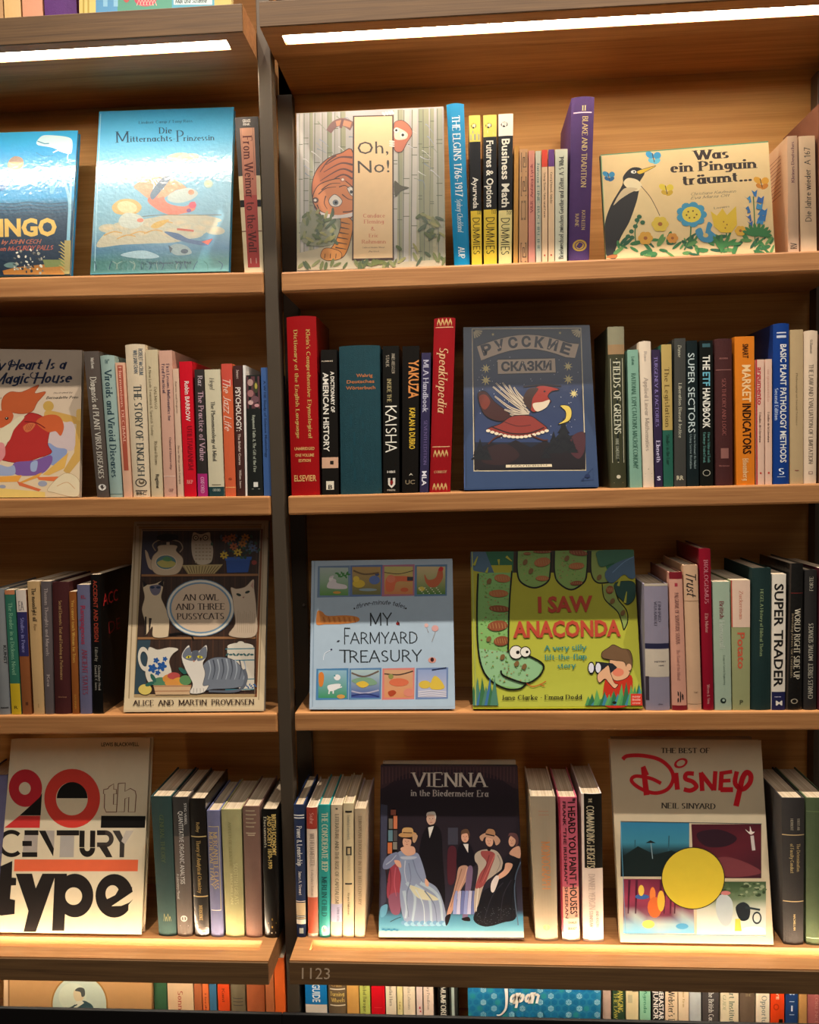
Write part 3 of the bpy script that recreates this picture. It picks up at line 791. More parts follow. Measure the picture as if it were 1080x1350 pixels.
B('L2', 256, 268.4, 487, 260.6, 274.2, '2b2420', 'dark spine reading The Practice of Value with a magenta foot', [('Raz', .6, .05, .13, .5, 'b9a8ac', 'serif'), ('The Practice of Value', .6, .17, .72, .56, 'c09aa4', 'serif'), ('OXFORD', .5, .845, .975, .36, 'e0a8c4', 'serif')], [(.82, 1, 'a8206a')], mat=M_PAPER)
B('L2', 269.2, 290.3, 487, 275.4, 296, 'cfc4a4', 'wide off white spine reading The Phenomenology of Mind', [('Hegel', .45, .065, .155, .3, '6a665a', 'italic'), ('The Phenomenology of Mind', .46, .25, .72, .26, '3c3a34', 'serif'), ('OXFORD', .5, .94, .96, .5, 'b8c0b0', 'serif', 'h')], [(.925, 1, '173a3c'), (.905, .912, '7a745e', .2, .8)])
B('L2', 291.3, 306, 479.5, 297, 311.2, 'd4623c', 'orange spine with slanted white lettering The Jazz Life', [('The Jazz Life', .45, .1, .5, .66, 'f0c8b4', 'script'), ('Q', .5, .86, .875, .3, '7a2a18', 'bold', 'h')], [(0, .16, 'cc5040'), (.93, .936, 'f0b070')], mat=M_SATIN)
B('L2', 306.8, 319.4, 482, 312.2, 323, '3f1d16', 'dark brown spine with white capitals Psychology', [('PSYCHOLOGY:', .5, .165, .5, .6, 'e8ddd0', 'bold'), ('The Briefer Course', .5, .52, .76, .3, 'd0bcae', 'bold'), ('William James', .5, .8, .94, .26, 'd0bcae', 'serif'), ('James', .5, .03, .1, .3, 'c8b0a4', 'serif')])
B('L2', 320, 323.6, 481.5, 323.4, 326.2, 'e6dfd6', 'very thin white booklet squeezed before the black spine with a picture', side='d8d0c8')
def f_pic(P, W, L):
    P.rect(.02, .01, .98, .275, '5a3438', n=2)
    for (x, y, rx, ry, c) in ((.3, .06, .22, .03, 'b08a80'), (.7, .1, .2, .05, '3a3a24'), (.72, .09, .1, .025, 'b0a040'), (.3, .15, .24, .03, 'a06a68'), (.62, .2, .3, .03, '6e4a50'), (.3, .225, .2, .02, 'd0a8a0'), (.75, .25, .18, .015, 'c89090')): P.ell(x, y, rx, ry, c, n=10)
    P.rect(.38, .885, .68, .925, 'e0dcd0'); P.rect(.25, .94, .8, .944, '9a9a90')
B('L2', 324.2, 342.3, 494.5, 327, 347, '10140f', 'black spine with a small painting at its top', [('Raymond Tallis & The Gift of the Fire', .5, .33, .8, .2, 'b8bca8', 'serif')], extra=f_pic)
B('L2', 343.6, 353.2, 484.5, 347.8, 357.8, '3d5f96', 'blue spine at the right end beside the dark post', [('A W HE Study of Science Musicology', .5, .1, .7, .34, '1d3358', 'bold')], mat=M_PAPER)

# ---- row 2, right bay
def f_klein(P, W, L):
    P.text('UNABRIDGED', (.12, .762), (.88, .762), .016, 'd9a070', 'bold'); P.text('ONE VOLUME', (.12, .797), (.88, .797), .016, 'd9a070', 'bold'); P.text('EDITION', (.3, .83), (.75, .83), .016, 'd9a070', 'bold')
B('R2', 377, 416.6, 416.5, 384, 421.8, '9c0d10', 'wide red hardback, Comprehensive Etymological Dictionary of the English Language', [('Klein\'s Comprehensive Etymological', .72, .075, .68, .13, 'c9a45c', 'serif'), ('Dictionary of the English Language', .3, .075, .68, .13, 'c9a45c', 'serif'), ('ELSEVIER', .5, .885, .92, .78, 'd8a868', 'bold', 'h'), ('UNABRIDGED', .5, .728, .745, .7, 'd8a868', 'bold', 'h'), ('ONE VOLUME', .5, .765, .782, .66, 'd8a868', 'bold', 'h'), ('EDITION', .5, .795, .812, .42, 'd8a868', 'bold', 'h')], [], 'h', side='5a0a16', mat=M_SATIN)
B('R2', 422.6, 444, 461, 424.6, 446.8, '17130f', 'black spine reading A Dictionary of American History with a pale band', [('AMERICAN HISTORY', .3, .155, .7, .36, 'ece4d4', 'bold'), ('A DICTIONARY OF', .72, .15, .43, .24, 'ece4d4', 'bold'), ('B', .5, .93, .96, .25, '2a2420', 'bold', 'h'), ('FLEMING', .4, .073, .082, .7, 'cfc0a8', 'bold', 'h')], [(.74, .815, 'd7a98a'), (.765, .79, '2a2018', .5, .72), (.905, .965, 'e6dcc4', .25, .72)], mat=M_SATIN)
def f_wahrig(P, W, L):
    for i, v in enumerate((.5, .62, .74, .86)): P.rect(.25+.08*(i % 2), v-.04, .3+.08*(i % 2), v+.05, '0d3f49')
    for i in range(6): P.rect(.5+.05*(i % 3), .42+.09*i, .53+.05*(i % 3), .47+.09*i, '0e424c')
B('R2', 446.6, 500.5, 455, 449, 503.7, '0a3a42', 'very wide dark teal dictionary with small orange lettering', [('Wahrig', .62, .19, .213, .4, 'b06a3c', 'bold', 'h'), ('Deutsches', .52, .23, .253, .68, 'b06a3c', 'bold', 'h'), ('Wörterbuch', .52, .272, .295, .72, 'b06a3c', 'bold', 'h')], [], 'h', extra=f_wahrig)
def f_hbs(P, W, L):
    P.poly([(.3, .895), (.75, .895), (.75, .94), (.52, .965), (.3, .94)], 'e0d8c8'); P.ell(.52, .925, .1, .016, '8a2420', n=10)
B('R2', 504.3, 526, 456, 505.2, 526.8, '15130f', 'black spine with large white capitals Kaisha', [('KAISHA', .5, .4, .72, .66, 'f0ead8', 'hand'), ('INSIDE THE', .4, .22, .38, .26, 'b8a878', 'serif'), ('JAMES ABEGGLEN', .66, .05, .185, .2, 'a89c88', 'serif'), ('STALK', .3, .06, .14, .2, 'a89c88', 'serif'), ('HBS', .5, .845, .86, .5, 'e0d8c8', 'bold', 'h'), ('PRESS', .5, .972, .983, .5, 'b8b0a0', 'bold', 'h')], extra=f_hbs, mat=M_SATIN)
B('R2', 530.4, 553, 456, 530, 551.5, '15110d', 'black spine with orange block capitals and yellow author line', [('YAKUZA', .7, .095, .355, .62, 'd88a4a', 'bold'), ('KAPLAN & DUBRO', .62, .42, .7, .36, 'e0b83c', 'bold'), ('A', .55, .865, .88, .25, 'cfc6b0', 'bold', 'h'), ('UC', .5, .91, .94, .6, '8a7a60', 'bold', 'h')], side='2a2018', mat=M_SATIN)
B('R2', 555.8, 568.3, 465, 553.4, 565.2, '2b2448', 'slim indigo handbook spine with pale lettering beside the leaning red hardback', [('MLA Handbook', .5, .05, .42, .6, 'bcb8c8', 'serif'), ('SEVENTH EDITION', .55, .48, .8, .36, '6a5a88', 'serif'), ('MLA', .5, .845, .95, .56, 'e8e4ea', 'bold')])
def f_speak(P, W, L):
    for v in (.028, .778, .97):
        for k in range(4): P.curve([(.15+.18*k, v+.012), (.22+.18*k, v-.014), (.3+.18*k, v+.012)], .02, 'd8b070', n=3)
    P.rect(.08, .053, .92, .058, 'e0b080', n=4); P.rect(.08, .735, .92, .74, 'e0b080', n=4)
B('R2', 572.2, 600.8, 418.5, 566, 594, '98141a', 'bright red leaning hardback with gold italic Speaklopedia', [('Speaklopedia', .5, .165, .54, .42, 'dcae80', 'italic'), ('CONROY', .5, .875, .89, .6, 'd8a878', 'serif', 'h')], [], 'h', mat=M_SATIN, extra=f_speak, side='9a2a34')
def f_fog(P, W, L):
    P.rect(.12, .195, .88, .842, 'c8c0a0', n=2); P.rect(.17, .2, .83, .837, '0e1a16', n=2)
    P.ell(.5, .93, .14, .012, 'd8ccb0', n=10); P.rect(.2, .965, .8, .969, 'b8a888')
    P.text('x', (.1, .1), (.12, .1), .001, '000000') if 0 else None
B('R2', 801, 823.4, 430.5, 805.8, 826.5, '3a3a22', 'olive jacketed hardback spine reading Fields of Greens', [], [(0, .11, '8a8468'), (.11, .17, '9a7a54')], 'h', mat=M_PAPER, side='2c2c18', extra=lambda P, W, L: (f_fog(P, W, L), _vt(P, W, L, 'FIELDS OF GREENS', .5, .215, .665, .42, 'd8d4b8'), _vt(P, W, L, 'ANNIE SOMERVILLE', .45, .69, .82, .2, 'a8a890')))
B('R2', 827.2, 841.6, 461, 831, 847.3, '7fa790', 'mint green spine reading Rational Techniques in Economy', [('Luton', .5, .05, .11, .28, '2f5a4a', 'serif'), ('RATIONAL EXPECTATIONS MACROECONOMY', .5, .17, .86, .4, '3a6450', 'serif')])
def f_tri(P, W, L): P.poly([(.2, .91), (.5, .87), (.82, .91)], '2a2622'); P.rect(.2, .925, .82, .928, '5a5248')
B('R2', 842.6, 858.6, 449.5, 848.3, 863.3, 'e0ccb2', 'white hardback spine with faint grey lettering', [('Applied Linear Mathematics', .5, .25, .75, .36, 'ab9a88', 'serif'), ('Rao', .5, .07, .14, .24, 'b8a898', 'serif')], [], 'h', mat=M_PAPER, extra=f_tri)
B('R2', 859.2, 870.8, 461, 864.2, 874.4, '2a1a3a', 'slim dark purple spine with pale lettering', [('TURGENEV & FACTORIES', .45, .05, .56, .4, '8a7ab0', 'serif'), ('Ebneth', .5, .66, .82, .5, 'cfc4dc', 'serif'), ('S', .5, .92, .95, .5, 'e0d8e8', 'bold', 'h')])
B('R2', 871.6, 885.6, 454, 875.2, 888.3, '1f5a48', 'spine with mustard upper half and green lower half', [('The Legislation', .5, .16, .58, .46, '6a5424', 'serif'), ('Studies in the Law', .5, .63, .84, .34, '0f3a2c', 'serif')], [(0, .6, 'b59a56')])
B('R2', 889.3, 904.4, 446, 889.2, 905, '3b3a34', 'dark grey spine reading Liberation Biased Justice', [('Liberation Biased Justice', .5, .3, .67, .28, 'b8b49c', 'serif'), ('Dunne', .45, .045, .125, .3, 'b8b49c', 'italic'), ('RR', .5, .925, .955, .6, 'c8c0a0', 'bold', 'h')])
B('R2', 905, 919.6, 449, 905.6, 922, '141f20', 'black green spine with thin white capitals Super Sectors', [('SUPER SECTORS', .45, .085, .63, .62, 'c4d0cc', 'sans'), ('How to Outsmart the Market', .7, .64, .88, .18, '8a9a98', 'serif'), ('Using Sector Rotation', .35, .64, .88, .18, '8a9a98', 'serif')], mat=M_SATIN)
B('R2', 922.4, 940.2, 449, 923, 940.8, '11130f', 'black spine with bold white capitals The ETF Handbook', [('THE', .52, .1, .2, .56, 'e8e4d4', 'bold'), ('ETF', .52, .215, .31, .56, '6ab0c0', 'bold'), ('HANDBOOK', .52, .325, .6, .56, 'e8e4d4', 'bold'), ('How to Value and Trade', .68, .63, .84, .2, '5a8a80', 'serif'), ('Exchange Traded Funds', .35, .63, .84, .2, '5a8a80', 'serif')], [(.02, .045, '3a5a60', .2, .8)], mat=M_SATIN, extra=lambda P, W, L: P.ell(.5, .91, .3, .022, 'a8a490', n=14, inner=.8))
B('R2', 942.4, 966, 446, 944, 967.2, '3f1410', 'dark maroon hardback with faint pink lettering and thin rules', [('SEX THEORY AND LOGIC', .5, .27, .66, .22, '8a4c44', 'serif'), ('ADORNO', .5, .13, .14, .5, '9a6258', 'serif', 'h'), ('Klostermann', .5, .86, .87, .6, '9a6258', 'serif', 'h')], [(.21, .215, '8a5a50', .05, .95), (.745, .815, '8a5a50', .3, .75)], 'h')
B('R2', 968.6, 995, 443.5, 971.4, 995.6, 'd97a1e', 'orange paperback spine reading Market Indicators', [('SMART', .55, .05, .145, .3, '4a2408', 'bold'), ('MARKET', .6, .19, .44, .46, 'f2c890', 'bold'), ('INDICATORS', .6, .45, .79, .46, '2a1408', 'bold'), ('Bloomberg', .5, .82, .97, .3, 'f2c890', 'serif')], mat=M_SATIN)
B('R2', 996.2, 1008, 474, 997.2, 1008.1, 'dcb59c', 'slim pinkish booklet with a red edge and crimson title argumento', [('argumento', .5, .06, .36, .58, 'b0202c', 'bold'), ('Estudios de Literatura', .5, .42, .66, .24, '6a4a40', 'serif')], [(0, 1, 'a8141c', 0, .16), (.9, .915, 'c03028', .45, .65)])
B('R2', 1008.8, 1018.2, 473.5, 1008.9, 1018.3, 'dcb59c', 'slim pinkish booklet without red edge next to the blue spine', [('Estudios de la Literatura', .5, .42, .66, .3, '5a3a34', 'serif'), ('argumento', .5, .08, .34, .4, 'cf9a86', 'serif')], [(.9, .915, 'c03028', .4, .65)])
B('R2', 1020, 1041.4, 426, 1019.5, 1041.4, '143a80', 'tall blue spine with white capitals Basic Plant Pathology Methods', [('BASIC PLANT PATHOLOGY METHODS', .63, .13, .865, .4, 'e4e0d8', 'bold'), ('Second Edition', .2, .4, .6, .2, 'b8c4dc', 'serif'), ('S', .5, .9, .94, .4, 'dfe4ec', 'serif', 'h')], [(.055, .062, 'd8d8e0', .2, .8), (.075, .09, 'c8ccd8', .2, .8), (.952, .956, 'a8b4cc', .25, .75)], 'h', mat=M_SATIN, side='0b0c10')
B('R2', 1042, 1059.5, 434.5, 1042, 1059.4, 'b59a70', 'plain beige spine right of the tall blue one', [('Philosophy of Social Science', .5, .28, .62, .14, '8a7450', 'serif')], [(.91, .916, '8a5040', .35, .65)])
B('R2', 1060.4, 1079, 435.5, 1060, 1077, 'dcc2a4', 'cream spine with tall narrow grey capitals at the right end', [('THE LAW AND EVALUATION OF LIMITATION', .52, .22, .87, .34, '7a6a58', 'serif'), ('O.Thomson', .52, .06, .15, .2, '8a7a68', 'serif')], [(.92, .94, 'a08070', .35, .7), (.925, .935, 'dcc2a4', .42, .63)], 'h', mat=M_PAPER)
B('R2', 1081, 1098, 440, 1079.5, 1096, '5a3a24', 'brown spine cut by the right edge on the second shelf')

# ---- row 3, left bay
B('L3', -12, 4.6, 776, -5, 13, '7b7d7c', 'grey spine cut by the left edge on the third shelf', [('KUNST', .85, .45, .6, .2, '1a1a1a', 'bold'), ('SUMME', .5, .94, .952, .8, '1a1a1a', 'bold', 'h')], [], 'h', depth=.152, mat=M_PAPER)
B('L3', 5.6, 19, 778, 15, 28, '2f6a54', 'sea green spine with a yellow foot', [('The Reader in a Dickens Novel', .5, .1, .68, .4, '7fb08c', 'serif'), ('R', .5, .93, .955, .4, '5a5010', 'bold', 'h')], [(0, .035, 'c07a50'), (.75, 1, 'c8a820')])
B('L3', 20.4, 34.2, 778, 29.2, 41.3, '8a4f28', 'spine banded white, indigo and brown', [('Studies in Peace', .5, .22, .5, .36, '8a88b8', 'serif'), ('EA', .45, .09, .16, .5, '4a4450', 'serif', 'h')], [(0, .175, 'd8c8b8'), (.175, .53, '2b2858'), (.9, .925, '5a3018', .4, .7)])
B('L3', 35.4, 52, 766.5, 44.2, 58.4, 'c49f6c', 'buff spine reading The moonlight at all', [('The moonlight all', .5, .05, .3, .34, '2f2618', 'serif'), ('Roe', .5, .32, .37, .24, '8a6c44', 'serif')], [(.92, .95, '9a7a48', .46, .52)])
B('L3', 53.4, 66.8, 766.5, 59.4, 70.3, '5d5352', 'grey brown spine with pale lettering Theme Thoughts and Mosaic', [('Thomas Thoughts and Marvels', .5, .05, .56, .36, 'b0a098', 'serif'), ('Kea', .5, .7, .79, .34, 'b0a098', 'serif')])
B('L3', 67.6, 90, 767, 71.3, 93.2, '431514', 'maroon hardback with one line of small gold type', [('Social Elements: Text and Evolving as Performance', .5, .14, .74, .18, 'b08a58', 'serif'), ('Verlag', .5, .865, .875, .5, 'a07050', 'serif', 'h')], [], 'h', depth=.15, pages=1)
B('L3', 90.8, 100.3, 780, 95.2, 104, '8f501e', 'slim rust brown spine with yellow lettering', [('You cannot teach Woman for Trees', .5, .07, .58, .44, 'd8a850', 'serif'), ('BAHAMA', .5, .84, .96, .3, 'c08838', 'serif')])
B('L3', 101.2, 118, 771, 105.6, 121, '66647e', 'mauve grey spine with crimson lettering', [('EL', .5, .08, .105, .4, '8a2f44', 'bold', 'h'), ('Rampageous', .45, .16, .46, .4, '9a3048', 'bold'), ('ANCIENT STATES', .48, .5, .85, .44, '8a3448', 'serif')], mat=M_PAPER)
bk, SPa = B('L3', 119.2, 131.2, 757.5, 122.4, 136.4, '0d0c0b', 'black book reading Accident and Design, its black cover facing sideways', [('ACCIDENT AND DESIGN', .5, .04, .48, .46, '9a3a28', 'bold'), ('Edited by', .45, .52, .62, .3, '8a8478', 'serif'), ('Christopher Hood', .7, .65, .83, .24, '9a9488', 'serif'), ('David K C Jones', .35, .65, .83, .24, '9a9488', 'serif')], depth=.15, mat=M_SATIN)
Pa = Print(lambda y, v, l: SPa(1, v, .008+y)+Vector((l, 0, 0)))
PaM = Print(lambda x, y, l: Pa.fn(x, y/.24, l))
PaM.text('ACC', (.012, .056), (.075, .056), .022, 'c82f2c', 'sans'); PaM.text('DE', (.032, .108), (.082, .108), .022, '7a1f1c', 'sans')
PaM.build('side_print', bk, M_PAPER)

# ---- row 3, right bay
B('R3', 849.5, 881.2, 769.5, 852, 884.3, '8f8796', 'wide lavender grey jacketed hardback with a navy ring and cream band', [('EINHARD', .62, .14, .3, .12, '5a5464', 'serif'), ('VITA KAROLI', .45, .14, .33, .12, '5a5464', 'serif'), ('HISTORY', .62, .608, .62, .5, '3a3440', 'bold', 'h'), ('1500', .66, .64, .65, .22, '3a3440', 'bold', 'h'), ('dtv', .6, .945, .955, .22, '4a4654', 'bold', 'h')], [(0, .018, 'c8b8a0'), (.47, .51, '23233f'), (.515, .735, 'cfc0aa'), (.73, .92, '3a3038', 0, .14)], 'h', mat=M_PAPER, side='8a8088')
def f_mac(P, W, L):
    for dx in (0, .16):
        P.line([(.38+dx, .875), (.62+dx, .905)], .03*1, '1a1614'); P.line([(.62+dx, .905), (.36+dx, .93)], .03, '1a1614')
    P.rect(.38, .08, .6, .105, 'a83040')
B('R3', 882.4, 900, 754, 886.6, 906.6, 'd49a82', 'pink spine with dark red head and foot and two black zigzags', [('PALGRAVE OF SERVITUDE STATUS', .5, .15, .52, .28, '7a4a44', 'serif'), ('The Road of the Moral', .5, .56, .78, .22, 'b07a6c', 'serif')], [(0, .05, '7a1420'), (.965, 1, '7a1420')], 'h', mat=M_PAPER, side='55101c', extra=f_mac)
B('R3', 901.2, 920.6, 744.5, 907.2, 926, 'd0a884', 'cream jacketed hardback with flowing black script Trust', [('Trust', .5, .045, .21, .66, '2a2420', 'script'), ('Gail', .6, .87, .88, .3, '8a6a50', 'serif', 'h')], [(.245, .25, 'a88464'), (.955, .958, '9a7a5c')], 'h', mat=M_PAPER)
B('R3', 922, 937.4, 723, 928, 941.8, '8c1226', 'tall crimson hardback standing above its neighbours', [('BIOLOGISMUS', .55, .07, .34, .38, 'c87a80', 'serif'), ('Ein Motor', .5, .4, .52, .3, 'd09088', 'serif'), ('Wesen & Sinn', .5, .84, .96, .26, 'd09088', 'serif')], [], 'h', mat=M_SATIN, depth=.15, side='5f0e1c')
def f_moon(P, W, L): P.ell(.5, .925, .18, .022, '1c2a24', n=16); P.ell(.52, .922, .09, .01, 'a8bca8', n=10)
B('R3', 939.6, 962.6, 767, 943, 965, 'a2b39a', 'pale mint spine reading British in red', [('British', .5, .15, .285, .26, '7a2a34', 'serif'), ('Homunculi', .5, .3, .52, .3, 'c4ccb8', 'serif'), ('Essays on Genetic Engineering', .6, .57, .8, .12, '6a7a68', 'serif')], extra=f_moon)
B('R3', 963.6, 989.5, 765, 966.2, 989.3, '9a9c6c', 'paperback reading Potato with a cream upper and sage lower spine', [('Potato', .52, .4, .68, .4, 'c8583c', 'bold'), ('Zuckerman', .52, .08, .3, .2, 'c88068', 'serif'), ('P', .5, .92, .955, .2, '4a4c30', 'bold', 'h')], [(0, .36, 'e6c4aa'), (0, .36, 'b8483a', 0, .06)], mat=M_PAPER)
B('R3', 992, 1017.8, 748.5, 990.2, 1016.6, '0f2b28', 'wide dark bottle green cloth hardback with thin gold type', [('HEGEL A History of Biblical Theism', .5, .15, .62, .16, '8a9a6c', 'serif')], [], 'h', depth=.15)
B('R3', 1018.6, 1037, 757, 1017.4, 1035.4, 'e6dac6', 'white spine with bold black capitals Super Trader over a navy foot', [('SUPER TRADER', .5, .07, .83, .68, '15120f', 'bold'), ('M', .55, .93, .965, .5, 'e8e0d0', 'bold', 'h')], [(.865, 1, '1b1c46'), (.9, .905, 'c8c0d0', .2, .7)], mat=M_PAPER)
B('R3', 1042, 1060, 742.5, 1036.4, 1058.2, '14120f', 'glossy black hardback reading World Right Side Up', [('WORLD RIGHT SIDE UP', .62, .31, .79, .4, 'd8ccb0', 'serif'), ('Investing Across Six Continents', .3, .34, .78, .16, '8a7a60', 'serif')], [(.2, .205, '6a2420'), (0, 1, '3a3028', 0, .12)], 'h', mat=M_GLOSS, side='17130f', extra=lambda P, W, L: P.ell(.5, .94, .22, .018, 'a89c84', n=14, inner=.7))
B('R3', 1062, 1078.4, 751, 1060, 1077.2, '24211f', 'charcoal hardback reading Mutual Funds with the text running upwards', [('CHARLES STREET  MOTIVE SERVICES', .5, .38, .92, .36, 'c0b8a4', 'serif', 'u'), ('FORTE', .5, .05, .15, .3, 'b0a894', 'serif', 'u')], [], 'h', mat=M_PAPER, side='3a1a20')
B('R3', 1080, 1096, 749, 1078.6, 1094, '4a1420', 'dark wine spine cut by the right edge on the third shelf')

# ---- row 4, left bay
def f_gilt(P, W, L):
    P.rect(.3, .12, .68, .48, '274438', n=4)
    P.text('G', (0, 0), (.001, 0), .001, '000000') if 0 else None
    for k in range(4): P.curve([(.3+.12*k, .88), (.36+.12*k, .82+.02*(k % 2)), (.42+.12*k, .88)], .012, '8a8450', n=3)
B('L4', -26, 9, 1022, -28, 6, '5f5f86', 'lavender blue hardback cut by the left edge behind the typography book', kind='h', Y=.078, depth=.088)
B('L4', 197.5, 225.3, 1050, 208.6, 232.3, '27403c', 'blackish green leaning hardback next to the typography book', [('GENERAL THEORY', .5, .13, .47, .2, '4f5c34', 'serif')], [], 'h', extra=lambda P, W, L: [P.curve([(.35+.1*k, .89), (.4+.1*k, .84+.02*(k % 2)), (.45+.1*k, .89)], .012, '8a8450', n=3) for k in range(4)])
def f_lea(P, W, L): P.ell(.5, .87, .22, .022, 'b8b0a8', n=16, inner=.7); P.rect(.46, .85, .54, .89, 'b8b0a8'); P.rect(.22, .92, .78, .926, 'd8d0c8')
B('L4', 226.2, 247.6, 1051, 233.4, 253.4, '5b5048', 'brown grey hardback spine reading Quantitative Organic Analysis', [('QUANTITATIVE ORGANIC ANALYSIS', .52, .1, .62, .3, 'd8d4cc', 'sans'), ('STIG VEIBEL', .82, .045, .2, .14, 'c8c4bc', 'sans'), ('A Laboratory Manual', .2, .55, .73, .18, 'c8c4bc', 'sans')], [(0, .28, '2f2c2a')], 'h', mat=M_CLOTH, extra=f_lea)
B('L4', 248.6, 270.4, 1053, 256.6, 275.4, '120e0b', 'black leather like spine with two gold rules', [('Theory of Analytical Chemistry', .5, .3, .68, .26, 'b89a60', 'serif'), ('Reilley', .5, .17, .24, .2, 'b89a60', 'serif'), ('INTERSCIENCE', .5, .77, .88, .22, 'b89a60', 'serif')], [(.27, .277, 'c8ac74'), (.703, .71, 'c8ac74')], 'h', mat=M_GLOSS)
B('L4', 271.8, 289.4, 1068.5, 278, 294.6, '6a6a8a', 'periwinkle blue cloth spine with gold lettering in a frame', [('MERCANTILE CLASS', .6, .17, .62, .34, 'b8a06a', 'serif'), ('MEDIEVAL ITALY', .26, .17, .6, .28, 'b8a06a', 'serif')], [(.125, .13, 'b8a878', .1, .9), (.785, .79, 'e0d8c0', .1, .9), (.13, .785, 'b8a878', .86, .9)], 'h')
B('L4', 290.6, 317.6, 1067, 297.4, 321.8, 'a39c6c', 'olive cream cloth spine with faint gilt type', [('ASPECTS OF SCIENTIFIC', .42, .1, .45, .16, '8a8454', 'serif'), ('SCOTTISH GREATS', .66, .42, .74, .2, 'c4bc88', 'serif'), ('MACMILLAN', .42, .5, .74, .12, 'c4bc88', 'serif')], [], 'h')
B('L4', 319, 342, 1063, 324, 345.6, '76574a', 'dusty mauve brown cloth spine with gilt lines of type at its head', [], [(.0, .0, '000000')], 'h', extra=lambda P, W, L: [P.text(s_, (.2, v), (.2+.13*len(s_)/1.6, v), .014, 'a89478', 'serif') for s_, v in ()] or [P.rect(.18, .03+.03*k, .18+(.55, .62, .48, .6, .5)[k], .04+.03*k, 'a08c70', n=4) for k in range(5)] and [P.rect(.18, .2, .75, .208, 'b8a488', n=4), P.rect(.28, .215, .7, .223, 'b8a488', n=4)])
def f_bes(P, W, L):
    P.poly([(.55, .845), (.85, .885), (.55, .925), (.25, .885)], 'b08c34'); P.poly([(.55, .86), (.75, .885), (.55, .91), (.35, .885)], '14120a'); P.rect(.2, .955, .8, .966, 'c8c0a8', n=2)
B('L4', 344, 365.6, 1067, 349, 367.8, '0c0b0a', 'black jacketed spine reading British Economy and Society', [('BRITISH ECONOMY', .78, .04, .36, .26, 'cfb46a', 'bold'), ('AND SOCIETY 1870-1970', .5, .05, .46, .26, 'cfb46a', 'bold'), ('Documents', .22, .06, .3, .18, 'c8c0a8', 'serif')], [], 'h', mat=M_SATIN, extra=f_bes)
# ---- row 4, right bay
B('R4', 386.6, 401, 1061, 391.2, 403.4, '14264a', 'navy cloth spine with white rules and a cream band, Power and Leadership', [('Power & Leadership', .5, .16, .46, .5, 'e0dcd4', 'serif'), ('James A. Stewart', .5, .5, .68, .32, 'd0ccc4', 'serif')], [(.075, .083, 'e8e4dc'), (.095, .103, 'e8e4dc'), (.725, .73, 'e8e0cc'), (.738, .835, 'cbb088'), (.84, .845, 'e8e0cc'), (.85, .86, 'cbb088'), (.865, .9, 'e4dcc8'), (.93, .97, 'b8c4bc', .3, .75)], 'h')
B('R4', 403.6, 418, 1064.5, 405.8, 419.4, 'd9c4ae', 'white hardback spine with red head and foot', [('WILHELM MEISTER', .5, .2, .45, .44, 'a08a78', 'serif'), ('Lehrjahre Roman', .5, .48, .68, .26, 'b09a88', 'serif'), ('Suhr', .5, .04, .13, .36, 'd09080', 'serif')], [(0, .165, '9c3424'), (.69, .97, 'b8553a')], 'h', mat=M_PAPER)
B('R4', 419.2, 435.3, 1061, 420.5, 435, '2c9690', 'turquoise spine reading The Considerate Jeep', [('THE CONSIDERATE JEEP', .55, .06, .5, .5, 'd8d8b4', 'serif'), ('MERLIN CHILD', .5, .54, .84, .46, '123a40', 'serif')], [], 'h', mat=M_SATIN, extra=lambda P, W, L: (P.ell(.5, .94, .26, .03, 'e8d8a8', n=14), P.ell(.55, .945, .14, .016, '8a5a3c', n=10)))
B('R4', 436, 451.2, 1061, 436, 451, 'c8b494', 'cream spine with small capitals Literature and the Rise of Capitalism', [('LITERATURE AND THE RISE OF CAPITALISM', .55, .07, .74, .34, '6a604c', 'serif'), ('RAYMOND SOUTHALL', .66, .77, .88, .2, '4a4860', 'serif')], [(.745, .88, 'a8a4c0'), (.025, .035, '3a3430', .42, .62)], 'h', mat=M_PAPER)
B('R4', 452.2, 466.2, 1059, 451.8, 466.6, 'd0bc94', 'cream spine with small black blocks', [('Ludwig Feuerbach', .55, .09, .27, .3, 'a8a088', 'serif'), ('MARXISTISCHE', .55, .38, .5, .26, 'a8a088', 'serif'), ('Jürgen Habermas', .55, .66, .83, .2, '6a5c40', 'serif')], [(.055, .07, '1c1814', .2, .85), (.32, .385, '1c1814', .28, .82), (.33, .375, 'c0ac84', .42, .68), (.59, .602, '1c1814', .2, .85)], 'h', mat=M_PAPER)
B('R4', 467.2, 482.4, 1066, 467.6, 481, 'b9a282', 'pale hardback at the end of its group with a white side facing the gap', [('EUROPEAN THOUGHT IN THE 18TH CENTURY', .5, .06, .74, .3, '8a7658', 'serif')], [], 'h', mat=M_PAPER, side='b8acb4')
def f_tan(P, W, L):
    P.rect(.3, .1, .7, .104, 'a8745c', n=3); P.rect(.3, .125, .72, .129, 'a8745c', n=3); P.ell(.5, .905, .16, .02, 'e8c060', n=8)
B('R4', 699.4, 732.8, 1050, 706.2, 736, '9c8c74', 'wide taupe hardback spine with faint orange lettering', [('MONOGRAPH', .55, .31, .64, .36, 'c8814a', 'serif')], [], 'h', mat=M_PAPER, side='ddcdb4', extra=f_tan)
B('R4', 736, 761.3, 1051, 741.4, 765, 'c05a6c', 'pink spine reading "I Heard You Paint Houses" in black capitals', [('"I HEARD YOU PAINT HOUSES"', .7, .01, .83, .4, '17120f', 'bold'), ('FRANK "THE IRISHMAN" SHEERAN', .3, .03, .84, .17, '3a1c20', 'bold'), ('CHARLES', .6, .86, .875, .5, '3a2c24', 'bold', 'h'), ('BRANDT', .6, .9, .918, .5, '3a2c24', 'bold', 'h')], [(.62, .84, 'd89a84'), (.84, .94, 'd4c0a4'), (.94, 1, 'a89a84'), (0, .94, '8a1c34', 0, .09)], 'h', mat=M_SATIN)
